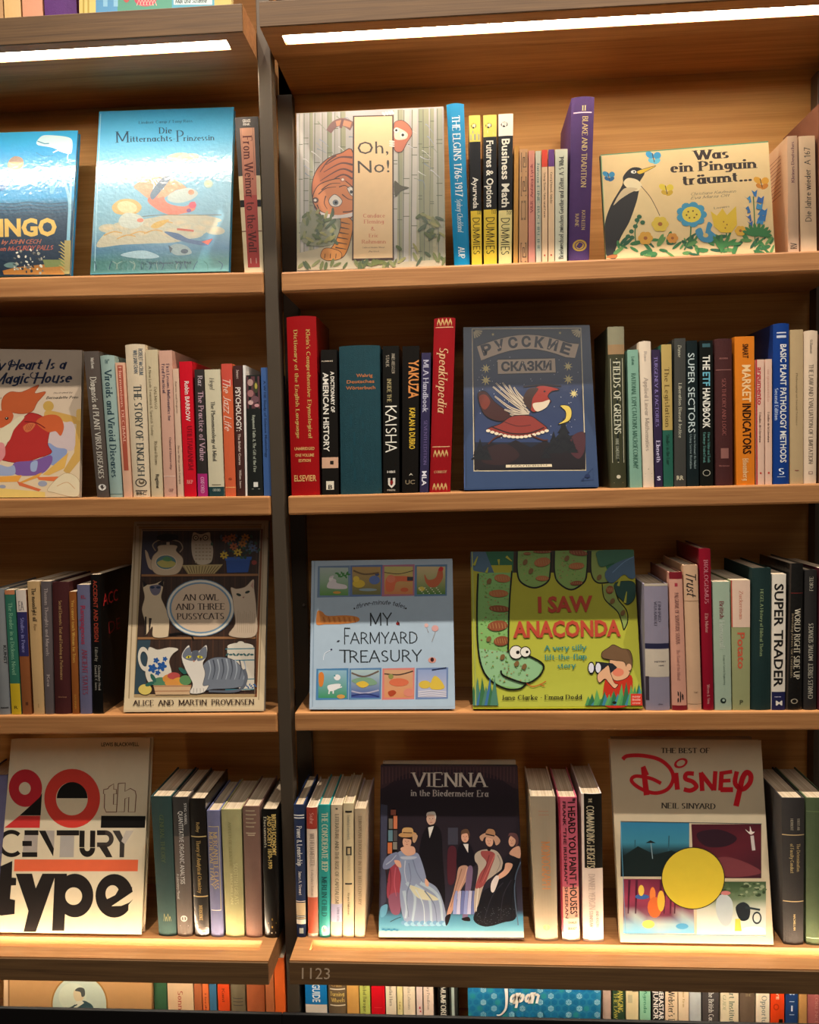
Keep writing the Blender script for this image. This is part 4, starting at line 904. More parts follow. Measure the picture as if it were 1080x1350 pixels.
B('R4', 766.4, 794, 1046.5, 769, 796.6, 'dcc8ba', 'black over white jacketed spine reading The Commanding Heights', [('COMMANDING HEIGHTS', .42, .08, .5, .36, 'd8c8a4', 'serif'), ('DANIEL YERGIN', .45, .54, .78, .3, 'b8a094', 'serif'), ('AND JOSEPH', .7, .79, .9, .14, '8a7a70', 'serif'), ('STANISLAW', .4, .79, .9, .16, '8a7a70', 'serif'), ('THE', .42, .03, .06, .16, 'd8c8a4', 'serif')], [(0, .5, '12100e', .12, 1)], 'h', mat=M_SATIN, side='cbb8ae')
B('R4', 1031, 1062, 1052, 1034, 1060.6, '35312f', 'charcoal cloth hardback with gold rules, The Determination of Faculty Conduct', [('The Determination', .72, .31, .5, .16, 'c0a874', 'serif'), ('of Faculty Conduct', .42, .31, .51, .16, 'c0a874', 'serif'), ('ROBERTS AND', .72, .14, .22, .11, 'b8ac94', 'serif'), ('HERBERT', .42, .14, .22, .11, 'b8ac94', 'serif'), ('MACMILLAN', .52, .79, .9, .1, 'c0a874', 'serif')], [(.248, .254, 'd8b884'), (.7, .706, 'd8b884')], 'h')
B('R4', 1063.6, 1094, 1052, 1064, 1093, '4c5a3c', 'sage green hardback with a gilt line, cut by the right edge', [], [(.09, .095, '6a7a50'), (.95, .955, 'c8cc98'), (.2, .9, '66724a', .58, .6)], 'h')

# ---- row 5: only a strip of each book shows between the lit deck above and the dark plinth
def r5(row, x0, x1, col, label, texts=(), bands=(), **k):
    g = lambda v: v if v <= .02 or v >= .6 else .24+(v-.145)*1.46      # from the visible strip to the whole spine
    texts = [(t[0], t[1], g(t[2]), g(t[3]))+tuple(t[4:]) for t in texts]; bands = [(g(b[0]), g(b[1]))+tuple(b[2:]) for b in bands]
    return B(row, x0, x1, 1318, x0, x1, col, label, texts, bands, **k)
# window of visible heights, as fractions of the spine: .145 .. .33
r5('L5', 202.5, 219.5, '355c3c', 'dark green spine right of the portrait cover, bottom row', kind='h')
r5('L5', 221, 255, 'd8b48c', 'wide cream spine with a faint red title, bottom row', [('Sonnets', .5, .2, .4, .2, 'b0503c', 'serif')])
r5('L5', 256, 266.3, 'b0623a', 'slim rust spine beside the cream one, bottom row')
r5('L5', 267.2, 275.3, 'e0703a', 'slim lower orange spine, bottom row left', [('Herder', .5, .2, .34, .3, '8a2c10', 'serif')], extra=-.006)
r5('L5', 276.2, 285.6, '3c6a88', 'slim steel blue spine between two orange ones, bottom row')
r5('L5', 287, 302.6, 'd84a1e', 'bright orange red spine, bottom row left', [('Kant', .5, .18, .27, .24, '7a1c08', 'serif')], [(0, .12, 'e89a6a')])
r5('L5', 304, 323.2, '71634a', 'taupe spine with thin dark rules, bottom row left', [('NATUR', .5, .12, .15, .5, 'd8c8a8', 'serif', 'h')], [(.24, .245, '3a3024', .15, .85), (.262, .267, '3a3024', .15, .85), (.284, .289, '3a3024', .15, .85)], kind='h')
r5('L5', 324.8, 348.8, 'a9572e', 'wide rust leather like spine, bottom row left', kind='h')
r5('L5', 350.2, 361.6, 'b8683c', 'slim light rust spine, bottom row left')
r5('L5', 362.4, 375.8, 'e06224', 'vivid orange spine at the end beside the post, bottom row')
r5('R5', 402.5, 431.3, '1a7cc0', 'bright blue guide spine with a pale foot, bottom row', [('GUIDE', .52, .14, .255, .36, 'f0f4f4', 'bold'), ('E', .52, .115, .135, .36, 'f0f4f4', 'bold')], [(.27, .42, 'e0d4c4'), (.325, .335, '3a5a9a', .4, .6)], mat=M_SATIN)
r5('R5', 432.5, 456.5, '6a563c', 'brown cloth spine with gilt Turning Wheels, bottom row', [('Turning', .5, .19, .215, .8, 'd8b45c', 'serif', 'h'), ('Wheels', .55, .228, .253, .75, 'd8b45c', 'serif', 'h'), ('Crane', .5, .135, .155, .6, 'c09850', 'serif', 'h')], [(.168, .175, 'e0d4bc', .1, .95), (.27, .277, 'e0d4bc', .1, .95)], kind='h')
r5('R5', 457.3, 473.3, 'd09a50', 'plain ochre spine, bottom row right bay')
r5('R5', 474.3, 488, 'b9bc5c', 'lime green spine with small type, bottom row', [('Global Baroque', .5, .13, .31, .34, '5a5c28', 'serif')])
r5('R5', 489.5, 507.6, 'cc1420', 'plain bright red spine, bottom row right bay', [], [(.28, .284, 'e05048', .2, .8)], mat=M_SATIN)
r5('R5', 508.6, 522.6, 'e2d0b4', 'cream spine with a grey title next to the red one, bottom row', [('Amelia Horn', .5, .12, .27, .3, '7a6a58', 'serif')])
r5('R5', 523.4, 531, 'dccc90', 'slim pale yellow spine, bottom row', [('Ida', .5, .24, .29, .3, '9a8440', 'serif')])
r5('R5', 531.8, 547.6, 'e6d2b4', 'cream spine right of the slim yellow one, bottom row', [('Julia Lohmann', .5, .14, .29, .26, 'a89880', 'serif')])
r5('R5', 549, 557.4, 'd8c0b4', 'slim greyish pink spine with red dots, bottom row', [], [(.27, .285, 'b02438', .4, .65), (.295, .305, 'b02438', .5, .75)])
r5('R5', 558.4, 571.6, 'e8cdb8', 'pinkish white spine before the black one, bottom row', [('Mary Pendleton', .5, .12, .29, .28, '8a7464', 'serif')])
r5('R5', 577.5, 591.5, '14110f', 'black spine with white serif capitals, bottom row, left of the blue patterned cover', [('MUMFORD', .5, .14, .34, .5, 'e0d8c8', 'serif')], mat=M_SATIN)
r5('R5', 592.6, 603.5, '2a2c28', 'dark spine with a pale painted streak, bottom row', extra=None, bands=[(.12, .33, 'a8b4ac', .25, .6)])
r5('R5', 795, 806, 'b79c8c', 'greyish pink spine right of the blue patterned cover, bottom row', kind='h')
r5('R5', 807.4, 824.6, '27402c', 'dark green spine with yellow lettering Managing, bottom row', [('MANAGING', .62, .12, .28, .4, 'd8c85c', 'serif'), ('THE LAW', .25, .16, .32, .26, 'b8b050', 'serif')])
r5('R5', 825.4, 842.2, 'd6c496', 'cream spine with a smudged grey picture, bottom row', [], [(.1, .15, '5a5844', .5, 1), (.17, .22, 'b8ac88', .15, .5)])
r5('R5', 843.6, 858.2, '8fc4a0', 'mint green spine in the bottom row', [('Agenda', .5, .14, .28, .3, '3a8060', 'serif')])
r5('R5', 860, 876.4, '16130f', 'black and white spine with crowded capitals, bottom row', [('LIBERASTAR', .75, .1, .32, .4, 'f0e8dc', 'bold'), ('JUNIOR', .3, .14, .32, .4, 'e8e0d4', 'bold')], [(.1, .34, '4a4640', 0, .1)])
r5('R5', 877.2, 893.8, 'e6c9a4', 'cream spine with a large black serif title, bottom row', [('Webster\'s D', .5, .14, .34, .5, '2a2420', 'serif')])
r5('R5', 894.6, 908.6, 'e4caa6', 'peach cream spine with tiny gold type, bottom row', [('Amor Kiran', .5, .13, .24, .22, 'b08a50', 'serif')])
r5('R5', 909.4, 925, 'b8bab8', 'plain light grey spine, bottom row', [], [], kind='h')
r5('R5', 926.6, 949, '4a4340', 'dark grey spine reading The British Cause, bottom row', [('The British Caus', .5, .13, .34, .3, 'e0dcd0', 'serif')], kind='h')
r5('R5', 950.2, 974.4, 'e0d0ae', 'off white spine reading Art Institute, bottom row', [('Art Institut', .62, .12, .33, .3, '5a6a58', 'serif'), ('GUIDE', .2, .16, .26, .18, 'a8a480', 'serif')])
r5('R5', 975.6, 996, '6a5644', 'brown spine with a faded gilt ornament, bottom row', [('THE', .55, .15, .165, .4, 'a08c64', 'serif', 'h')], kind='h')
r5('R5', 997.2, 1015.2, 'e6d4b8', 'off white spine reading Opportunities, bottom row', [('e Opportu', .6, .12, .33, .4, '8a8a80', 'serif')])
r5('R5', 1016.2, 1034.6, 'e0451a', 'bright orange red spine with a dark foot letter, bottom row right', [('1', .75, .3, .325, .3, '1a1008', 'bold', 'h'), ('EYE', .5, .12, .18, .2, 'f4c8a8', 'bold')], extra=lambda P, W, L: P.ell(.4, .36, .22, .03, 'b82c10', n=12, inner=.6), mat=M_SATIN)
r5('R5', 1036, 1052.6, '1c3c6c', 'navy spine with a white numeral 1, bottom row right', [('1', .5, .215, .25, .14, 'f0f0f4', 'bold', 'h'), ('US', .5, .12, .15, .5, 'e8ecf4', 'bold', 'h')], [(.19, .194, 'c8d0dc', .3, .7), (.27, .274, 'c8d0dc', .3, .7)])
r5('R5', 1053.4, 1064.6, 'c08e54', 'plain tan spine near the right edge, bottom row')
r5('R5', 1065.6, 1086, 'b0605c', 'dusty rose spine at the right edge, bottom row', [('FLORENCE', .55, .12, .33, .2, 'c8887c', 'serif')], kind='h')

# ---- row 0: feet of the books on the shelf above the left light strip
def r0(x0, x1, col, label, **k): return B('L0', x0, x1, 2, x0, x1, col, label, **k)
r0(-22, 3.5, 'b89060', 'tan spine at the far left of the topmost row')
r0(4.6, 27, 'd8b478', 'buff spine on the topmost shelf, left of the peach one')
r0(28.6, 55.8, 'd69a78', 'peach spine on the topmost shelf beside the purple one')
r0(57, 100, '5a2f72', 'wide purple spine on the topmost shelf', kind='h', extra=lambda P, W, L: P.ell(.32, .975, .12, .02, 'b89ab0', n=12, inner=.7))

# =================================================================== books shown cover out
CB = cover_book
# ---- row 1: underwater picture book
def a_mingo(P):
    ground(P, lambda u, v: ramp([(0, '2f9fd0'), (.15, '1593d2'), (.46, '1b8fc8'), (.475, '1d6d94'), (.6, '123c58'), (1, '0c2238')], v), 2, 24)
    crop(P, 0, 150, 5.87)
    for k in range(9):
        y = 690+k*26; P.curve([(-60, y), (100, y+8), (220, y-6), (380, y+9), (520, y-3)], 5, '0d3550')
    P.blob([(285, 215), (330, 170), (420, 168), (520, 180), (560, 210), (555, 300), (520, 310), (470, 290), (400, 262), (330, 250), (290, 240)], 'b9d4dc')
    P.line([(290, 212), (345, 232), (380, 230)], 8, '3a7ea0'); P.line([(410, 300), (450, 282), (500, 300)], 9, 'e8efee'); P.line([(530, 300), (522, 340), (530, 370)], 7, 'd6e6e8')
    P.curve([(280, 300), (340, 330), (420, 320)], 4, '1a6c98')
    P.blob([(60, 410), (80, 350), (130, 330), (175, 350), (180, 400), (130, 430)], 'caa07c'); P.blob([(70, 370), (110, 330), (160, 340), (178, 372), (120, 372)], '8a7468')
    P.blob([(100, 510), (150, 480), (240, 500), (275, 560), (240, 545), (150, 548)], 'd9bfa2'); P.blob([(120, 480), (180, 470), (240, 500), (190, 520)], '9a9c90')
    P.blob([(-40, 560), (20, 520), (80, 500), (60, 560), (0, 600)], '2a74b0')
    P.poly([(380, 480), (430, 480), (415, 620), (390, 620)], '4fa6cc')
    P.curve([(490, 500), (520, 590), (540, 700), (535, 850), (525, 1050)], 20, '7fb4cc', 28); P.curve([(550, 500), (548, 600), (545, 700)], 16, '8fbcd0')
    P.text('INGO', (-6, 946), (440, 938), 132, 'd8b45e', 'bold', .045)
    P.text('by JOHN CECH', (10, 1008), (312, 1004), 32, 'b86a4c', 'script', .16); P.text('ron McCURDY PALLS', (-20, 1062), (408, 1052), 34, 'b05a48', 'script', .16)
    P.poly([(20, 1215), (120, 1190), (300, 1170), (500, 1150), (500, 1245), (30, 1245)], 'b9792e'); P.poly([(330, 1130), (510, 1130), (505, 1180), (350, 1190)], '7c8a50')
    P.blob([(30, 1170), (80, 1150), (130, 1160), (120, 1190), (60, 1190)], '6c8a88')
    r = random.Random(3)
    for k in range(46):
        x, y = r.uniform(110, 340), r.uniform(1050, 1235); P.ell(x, y, r.uniform(5, 16), r.uniform(4, 11), r.choice(['d8d4c4', 'a8a898', '2a3038', 'e4e0d0', '6a6c68']), r.uniform(0, 90), n=8)
    for k in range(9):
        y = 990+k*26; P.curve([(510, y+36), (480, y+10), (455 if k % 2 else 470, y)], 11, 'b8a860', 5)
    P.rect(500, 980, 548, 1240, 'a89a60')
CB('L1', (-112, 178), (102.5, 172), (92, 362), (-122, 370), '1a7cae', 'underwater blue picture book at the left edge, cream capitals ending INGO', a_mingo, lean=17, mat=M_GLOSS, t=.012)
# ---- row 1: midnight princess
def a_mitter(P):
    ground(P, lambda u, v: ramp([(0, '3f9fd2'), (.25, '5fb0d8'), (.5, '6aa6c4'), (.75, '7fa8b8'), (.86, '44789c'), (.93, '3f7c78'), (1, '4f8a86')], v+.02*math.sin(9*u)), 6, 14)
    crop(P, 110, 130, 4.5)
    P.line([(103, 90), (88, 400), (66, 1025)], 4, 'a4d0e0')
    P.text('Lindner Camp / Tony Ross', (328, 150), (648, 140), 16, '2c5c80', 'serif'); P.text('Die', (448, 208), (526, 206), 36, '203c58', 'serif')
    P.text('M', (192, 262), (272, 260), 66, '203c58', 'serif', .1); P.text('itternachts-', (276, 258), (548, 252), 34, '203c58', 'serif'); P.text('P', (552, 256), (600, 254), 66, '203c58', 'serif', .1); P.text('rinzessin', (594, 252), (778, 247), 32, '203c58', 'serif')
    P.blob([(80, 880), (130, 800), (240, 740), (380, 712), (520, 690), (700, 690), (820, 720), (760, 750), (720, 800), (560, 850), (380, 860), (220, 868)], 'b9b49c')
    for k in range(16): P.ell(150+42*k, 770+34*math.sin(k*1.7), 60, 26, 'cdbc98', 8*math.sin(k), col2='b2b29e')
    P.blob([(180, 470), (260, 430), (380, 420), (500, 430), (440, 470), (320, 490), (230, 490)], 'b9b79c')
    for x, y in ((290, 455), (360, 440), (430, 440), (260, 475), (560, 345), (620, 350)): P.ell(x, y, 70, 24, 'cdbb94', -8, col2='9fb4b4')
    P.blob([(300, 520), (360, 480), (440, 470), (500, 460), (560, 500), (520, 560), (440, 610), (380, 590), (330, 550)], 'c08e70'); P.blob([(380, 600), (460, 560), (500, 620), (600, 640), (660, 610), (660, 660), (600, 680), (520, 690), (440, 660)], 'd0705a')
    P.blob([(500, 490), (560, 490), (620, 540), (560, 540), (520, 560), (440, 590), (470, 530)], 'c0906c')
    for k in range(4): P.curve([(400+18*k, 480), (420+18*k, 510), (414+20*k, 540)], 6, 'dfe6e0')
    P.blob([(470, 470), (520, 470), (450, 560), (410, 600), (400, 560)], '4d6a84')
    P.blob([(520, 560), (620, 530), (680, 560), (640, 600), (560, 620), (500, 600)], 'a9b8b4'); P.ell(640, 556, 18, 16, 'cf7854'); P.ell(648, 632, 22, 20, 'c8445a'); P.ell(626, 664, 14, 12, '7a4a80')
    P.ell(742, 506, 28, 26, 'c9bf86', col2='8cb4b4', n=14); P.ell(640, 430, 20, 12, 'a8b47c', n=10)
    P.blob([(170, 640), (220, 600), (300, 600), (345, 640), (320, 680), (250, 690), (190, 680)], 'c2a468'); P.ell(260, 645, 60, 36, 'd6c294', 10); P.blob([(210, 720), (250, 680), (330, 690), (360, 730), (310, 770), (230, 760)], 'b9c2b8'); P.ell(338, 722, 20, 12, 'cf7a62')
    P.curve([(350, 700), (480, 690), (640, 692), (820, 690)], 4, '6b6a58')
    for (x, y) in ((180, 800), (260, 820), (330, 800), (420, 790), (480, 740)): P.curve([(x-60, y+12), (x, y-10), (x+50, y-2)], 7, 'c29a58')
    P.blob([(400, 760), (440, 730), (510, 720), (440, 770)], 'c8a450')
    P.blob([(480, 790), (560, 800), (620, 830), (700, 845), (765, 830), (740, 870), (680, 868), (600, 850), (540, 830)], '46648c'); P.poly([(700, 850), (770, 830), (740, 868)], 'c05a44'); P.line([(555, 775), (655, 785)], 12, 'b8553c')
    P.blob([(510, 880), (560, 862), (620, 880), (640, 920), (560, 930), (520, 910)], '8ea2a4'); P.ell(600, 906, 22, 14, '3c5060'); P.poly([(505, 870), (530, 890), (515, 918)], '2c4450')
    P.blob([(220, 930), (300, 905), (380, 905), (450, 940), (340, 950)], '9fc0cc')
    r = random.Random(5)
    for k in range(22):
        x = r.uniform(70, 840); P.curve([(x, 1015), (x+r.uniform(-14, 14), 985), (x+r.uniform(-30, 30), 965)], 4, r.choice(['2f6a62', '274c6c', '8aa89c']))
    P.text('G. Bitterman Verlag', (350, 985), (640, 978), 14, '203c50', 'serif')
CB('L1', (131, 147), (308.5, 141), (301.5, 358), (119, 361), '4aa0cc', 'glossy light blue picture book Die Mitternachts-Prinzessin', a_mitter, lean=17, mat=M_GLOSS, t=.012, spine_col='6ab4d4')
# ---- row 1: tiger behind a sign
def a_tiger(P):
    ground(P, lambda u, v: ramp([(0, 'a9a0a0'), (.45, 'a8a294'), (.75, '98967a'), (1, 'b0a486')], v), 2, 8)
    crop(P, 385, 130, 5.143)
    r = random.Random(11)
    for x, w_ in ((60, 26), (95, 34), (130, 24), (170, 40), (215, 26), (255, 34), (300, 26), (345, 36), (700, 30), (735, 38), (775, 44), (830, 40), (870, 26), (905, 44), (950, 26), (1000, 40)):
        c = r.choice(['8f8d72', '9c9884', '84866a', 'b3aba0', 'a09a92']); dx = r.uniform(-10, 10)
        P.line([(x, 100-x*.035), (x+dx, 1140-x*.03)], w_, c); P.line([(x-w_*.36, 104-x*.035), (x+dx-w_*.36, 1138-x*.03)], w_*.16, '6f7160')
        for k in range(5):
            y = r.uniform(140, 1040); P.line([(x-w_/2, y), (x+w_/2, y)], 5, '5f6250')
    for k in range(60):
        x, y = r.uniform(60, 1010), r.uniform(115, 560)
        if 410 < x < 690: continue
        P.curve([(x, y), (x+r.uniform(14, 34), y+r.uniform(4, 20)), (x+r.uniform(44, 76), y+r.uniform(24, 66))], r.uniform(5, 9), r.choice(['74808a', '8c92a0', 'c8c2bc', '7b8270', 'b8b4b8']), 1.5)
    P.blob([(80, 800), (200, 760), (330, 840), (300, 980), (150, 1000), (60, 950)], '84846c'); P.poly([(35, 1050), (420, 960), (420, 1120), (700, 1110), (1035, 1090), (1035, 1140), (35, 1165)], 'b2a488')
    # tail
    P.curve([(410, 190), (350, 160), (290, 175), (250, 225)], 62, '7a5a54', 40); P.curve([(400, 180), (345, 165), (300, 172)], 40, 'b07a5c', 34); P.line([(345, 140), (330, 200)], 18, '6e4c48')
    # body
    P.blob([(415, 370), (330, 372), (240, 410), (165, 490), (135, 600), (150, 720), (200, 790), (320, 810), (415, 780)], 'b96a42', out='4d3228', ow=6)
    for q in ([(410, 400), (320, 400), (230, 450)], [(412, 450), (330, 440), (215, 500)], [(412, 500), (330, 480), (190, 560)], [(410, 545), (330, 520), (170, 640)], [(300, 385), (240, 430), (190, 500)]): P.curve(q, 15, '5c3c34', 4)
    # leg and paw
    P.blob([(335, 800), (410, 830), (400, 950), (360, 1060), (300, 1095), (230, 1095), (200, 1060), (260, 1020), (300, 960), (330, 870)], 'c07a38', out='4a3020', ow=5)
    for k in range(6): P.line([(335-8*k, 840+34*k), (395-5*k, 852+34*k)], 10, '4a3326', 4)
    P.blob([(195, 1060), (215, 1020), (260, 1015), (330, 1040), (330, 1085), (250, 1100), (205, 1085)], 'c98648', out='4a3020', ow=4)
    for x in (225, 262, 300): P.line([(x, 1052), (x-3, 1084)], 5, '4a3020')
    # head
    P.blob([(140, 690), (170, 600), (240, 560), (330, 545), (400, 590), (450, 650), (475, 740), (430, 790), (340, 800), (250, 800), (190, 770)], 'c2784a', out='3f2c26', ow=6)
    P.blob([(190, 760), (230, 780), (330, 790), (440, 760), (470, 720), (460, 770), (400, 802), (280, 815), (210, 800)], 'cfc4bc'); P.blob([(250, 690), (290, 650), (340, 690), (320, 730), (270, 730)], 'd6cabc', out='4a4040', ow=4); P.ell(296, 706, 20, 20, '70777c'); P.ell(298, 706, 9, 9, '201a18')
    P.blob([(375, 610), (405, 600), (430, 640), (405, 660)], 'd6cabc', out='4a4040', ow=4); P.ell(402, 634, 10, 12, '3a3a3c')
    P.blob([(425, 700), (465, 690), (470, 720), (440, 738)], '9a5a58', out='30201c', ow=4); P.curve([(345, 770), (400, 765), (450, 740)], 7, '3a2622'); P.ell(345, 550, 22, 18, 'a86a4c', n=12); P.ell(345, 550, 9, 8, 'e0d4c4'); P.ell(160, 690, 22, 20, '5a4038'); P.ell(158, 690, 10, 9, 'e0d4c4')
    for q in ([(200, 620), (260, 580), (330, 575)], [(180, 650), (230, 610), (300, 600)], [(320, 600), (360, 590), (390, 610)], [(170, 720), (190, 760), (230, 780)], [(340, 650), (380, 680), (420, 690)], [(230, 660), (220, 710), (240, 750)]): P.curve(q, 8, '4d342c', 3)
    # sign
    P.poly([(414, 118), (688, 112), (692, 1092), (408, 1098)], '4a3630'); P.poly([(424, 126), (680, 120), (682, 1080), (418, 1086)], 'dbb98c')
    P.text('Oh,', (446, 378), (655, 372), 88, '4a4038', 'sans'); P.text('No!', (448, 506), (662, 500), 88, '4a4038', 'sans')
    for s_, y, a, b, h in (('Candace', 808, 482, 632, 26), ('Fleming', 848, 488, 624, 26), ('&', 896, 536, 564, 26), ('Eric', 942, 522, 586, 24), ('Rohmann', 984, 474, 638, 26)): P.text(s_, (a, y), (b, y-1), h, 'c4785c', 'serif')
    P.text('Caldecott Medalist Winner', (478, 1016), (630, 1014), 10, '8a6a58', 'serif'); P.text('Artist', (520, 1042), (592, 1041), 10, '8a6a58', 'serif')
    # loris
    P.blob([(700, 160), (750, 150), (800, 190), (815, 240), (780, 300), (745, 360), (700, 355), (690, 300), (690, 200)], 'b5694e', out='5a3a34', ow=4)
    P.blob([(700, 200), (745, 210), (785, 240), (770, 275), (700, 275)], 'd9c2ac'); 
    for x, y, q in ((708, 216, 17), (752, 248, 20)): P.ell(x, y, q, q, 'e6dcc8', n=14); P.ell(x, y, q*.5, q*.5, '2a2422', n=10)
    for k in range(3): P.ell(678, 292+15*k, 20, 7, 'dccabc', 8, n=10)
    for k in range(4): P.ell(622+20*k, 104-3*k, 9, 16, 'd2c6be', -40, n=10)
    P.blob([(695, 560), (740, 590), (795, 605), (740, 625), (700, 665)], '55503f')
    # leaves
    for k in range(95):
        z = r.random()
        if z < .38: x, y = r.uniform(60, 300), r.uniform(770, 985)
        elif z < .55: x, y = r.uniform(700, 1030), r.uniform(1010, 1110)
        elif z < .8: x, y = r.uniform(860, 1030), r.uniform(770, 1010)
        else: x, y = r.uniform(60, 700), r.uniform(1110, 1140)
        P.ell(x, y, r.uniform(24, 40), r.uniform(8, 13), r.choice(['6d7248', '59633f', '848458', '4f5a44', '938e5c']), r.choice([-60, -35, 30, 55, -80])+r.uniform(-12, 12), n=8)
    for k in range(5): P.ell(552+17*k, 1112, 26, 14, '6a7040', -80+26*k, n=8)
CB('R1', (391, 149.5), (585, 140.5), (587.5, 349), (391.5, 356.5), 'a8a090', 'square picture book Oh, No! with a tiger creeping through bamboo', a_tiger, lean=4, mat=M_SATIN, t=.012)
# ---- row 1: penguin
def a_peng(P):
    ground(P, lambda u, v: '5f8a5c' if 0 else 'dcbe88', 2, 2)
    crop(P, 680, 0, 2.7)
    for q in ([(300, 552), (900, 504)], [(902, 504), (926, 892)], [(303, 556), (321, 918)]): P.line(q, 5, '5c8c62')
    P.text('Was', (638, 570), (760, 562), 34, '33241c', 'serif', .2); P.text('ein Pinguin', (550, 615), (858, 598), 34, '33241c', 'serif', .2); P.text('träumt...', (594, 660), (842, 642), 34, '33241c', 'serif', .2)
    P.text('Christiane Kaufmann', (622, 696), (784, 685), 10, '8a765a', 'script'); P.text('Eva Maria Ott', (622, 710), (760, 700), 10, '8a765a', 'script'); P.text('Loewes', (706, 745), (762, 738), 8, '8a765a', 'serif')
    # penguin
    P.blob([(380, 660), (384, 628), (410, 600), (440, 598), (458, 616), (440, 650), (444, 680), (430, 730), (404, 790), (372, 850), (360, 915), (330, 915), (318, 880), (318, 800), (340, 730)], '211d1a', out='1a1614', ow=2)
    P.blob([(384, 650), (400, 634), (432, 640), (450, 660), (440, 678), (420, 680), (396, 668)], 'e2cfa4'); P.blob([(444, 670), (430, 720), (404, 792), (372, 850), (356, 905), (420, 915), (470, 890), (520, 790), (500, 740), (470, 700)], 'dcc18c')
    P.blob([(385, 672), (434, 672), (402, 690), (372, 710), (348, 730)], 'cbb48c')
    P.curve([(446, 662), (478, 700), (500, 740), (513, 768)], 2.5, '5a4a3c'); P.blob([(432, 610), (460, 600), (500, 590), (462, 612), (440, 620)], 'd9b02c', out='2a2420', ow=1.5); P.ell(420, 612, 10, 6, 'dcd8cc', n=10); P.ell(422, 612, 3.5, 3.5, '1a1614', n=8)
    P.blob([(330, 910), (360, 905), (356, 918), (324, 918)], 'b0662c')
    # butterflies
    for (x, y, s_, c, c2) in ((490, 562, 1, '2f8fbc', '5fb4cc'), (331, 628, .8, '2f86b0', '1e5f8c'), (536, 676, .95, 'd8bc34', 'c49c24'), (874, 652, 1, 'd89a24', 'c87a1c')):
        for (dx, dy, a, b, cc) in ((-12, -10, 17, 11, c), (14, -8, 14, 13, c), (-8, 10, 12, 8, c2), (12, 12, 15, 9, c2)): P.ell(x+dx*s_, y+dy*s_, a*s_, b*s_, cc, 30 if dx < 0 else -30, n=10)
        P.line([(x-4*s_, y-16*s_), (x+4*s_, y+16*s_)], 3*s_, '4a3a24')
    r = random.Random(2)
    # leaves and stems
    for k in range(70):
        x = r.uniform(352, 920); y = r.uniform(850, 915)-(x-350)*.03; P.ell(x, y, r.uniform(14, 26), r.uniform(4, 8), r.choice(['2f6a38', '3c7a40', '24583a', '5a8a48']), r.uniform(-80, 80), n=8)
    def stem(q, w_=4): P.curve(q, w_, '3c7040')
    stem([(428, 870), (425, 820), (440, 775)]); stem([(600, 890), (620, 850), (624, 800)], 5); stem([(756, 890), (752, 850), (750, 830)], 5); stem([(852, 880), (850, 780), (846, 700)], 4)
    for x, y in ((412, 824), (400, 842), (426, 806), (440, 772), (432, 784), (452, 792), (414, 846)): P.ell(x, y, 9, 8, '2c5c3c', n=8)
    for k in range(9):
        a = R(k*40); P.ell(626+38*math.cos(a), 764+32*math.sin(a), 17, 14, '3f8fae', n=10)
    P.ell(626, 764, 34, 28, 'd8c040', n=16)
    for k in range(6): P.ell(626+18*math.cos(k), 764+13*math.sin(k), 3.4, 3.4, '6a4a1c', n=6)
    P.poly([(694, 752), (716, 768), (736, 742), (752, 766), (784, 734), (788, 800), (768, 828), (730, 828), (706, 806)], 'd8b42c', 0) if 0 else P.poly([(694, 752), (716, 768), (736, 742), (752, 766), (784, 734), (788, 800), (768, 828), (730, 828), (706, 806)], 'd8b42c')
    for x, y in ((740, 790), (752, 800), (746, 812)): P.ell(x, y, 3, 3, '8a5a1c', n=6)
    for x, y, rr, c in ((514, 798, 30, 'd4b43c'), (462, 848, 26, 'd09a34'), (558, 848, 20, 'cf8c34'), (800, 822, 20, 'd8a42c')):
        for k in range(6): P.ell(x+rr*.55*math.cos(k*1.05), y+rr*.5*math.sin(k*1.05), rr*.5, rr*.45, c, n=9)
        P.ell(x, y, rr*.28, rr*.25, '9a5a24', n=8)
    P.blob([(640, 820), (660, 812), (672, 836), (684, 792), (700, 800), (694, 820), (712, 838), (696, 862), (664, 860), (646, 842)], '3f86a8'); P.ell(676, 838, 10, 8, 'c8b070', n=8)
    for i, (x, y) in enumerate(((848, 690), (822, 712), (872, 712), (816, 748), (868, 736), (824, 778), (884, 756), (872, 788), (832, 800), (880, 776))):
        a = math.atan2(y-760, x-848); P.poly([(848+(x-848)*.35, y+8), (x-9, y-13), (x+2, y-6), (x+12, y-15), (x+8, y+12)], ['2f6ea8', '3a86b4', '2a5c9c'][i % 3])
    for k in range(9): P.ell(858+30*math.cos(R(200+k*20)), 838+20*math.sin(R(200+k*20)), 26, 7, '34743c', 200+k*20, n=8)
    for k in range(5): P.ell(745-26+13*k, 868, 34, 7, '3c7a3c', -120+30*k, n=8)
CB('R1', (791.5, 204), (1013, 186), (1022, 330.5), (799.5, 341.5), 'dcbe88', 'wide cream picture book Was ein Pinguin träumt with a penguin and flowers', a_peng, lean=6, mat=M_PAPER, t=.011, spine_col='4a7a50')
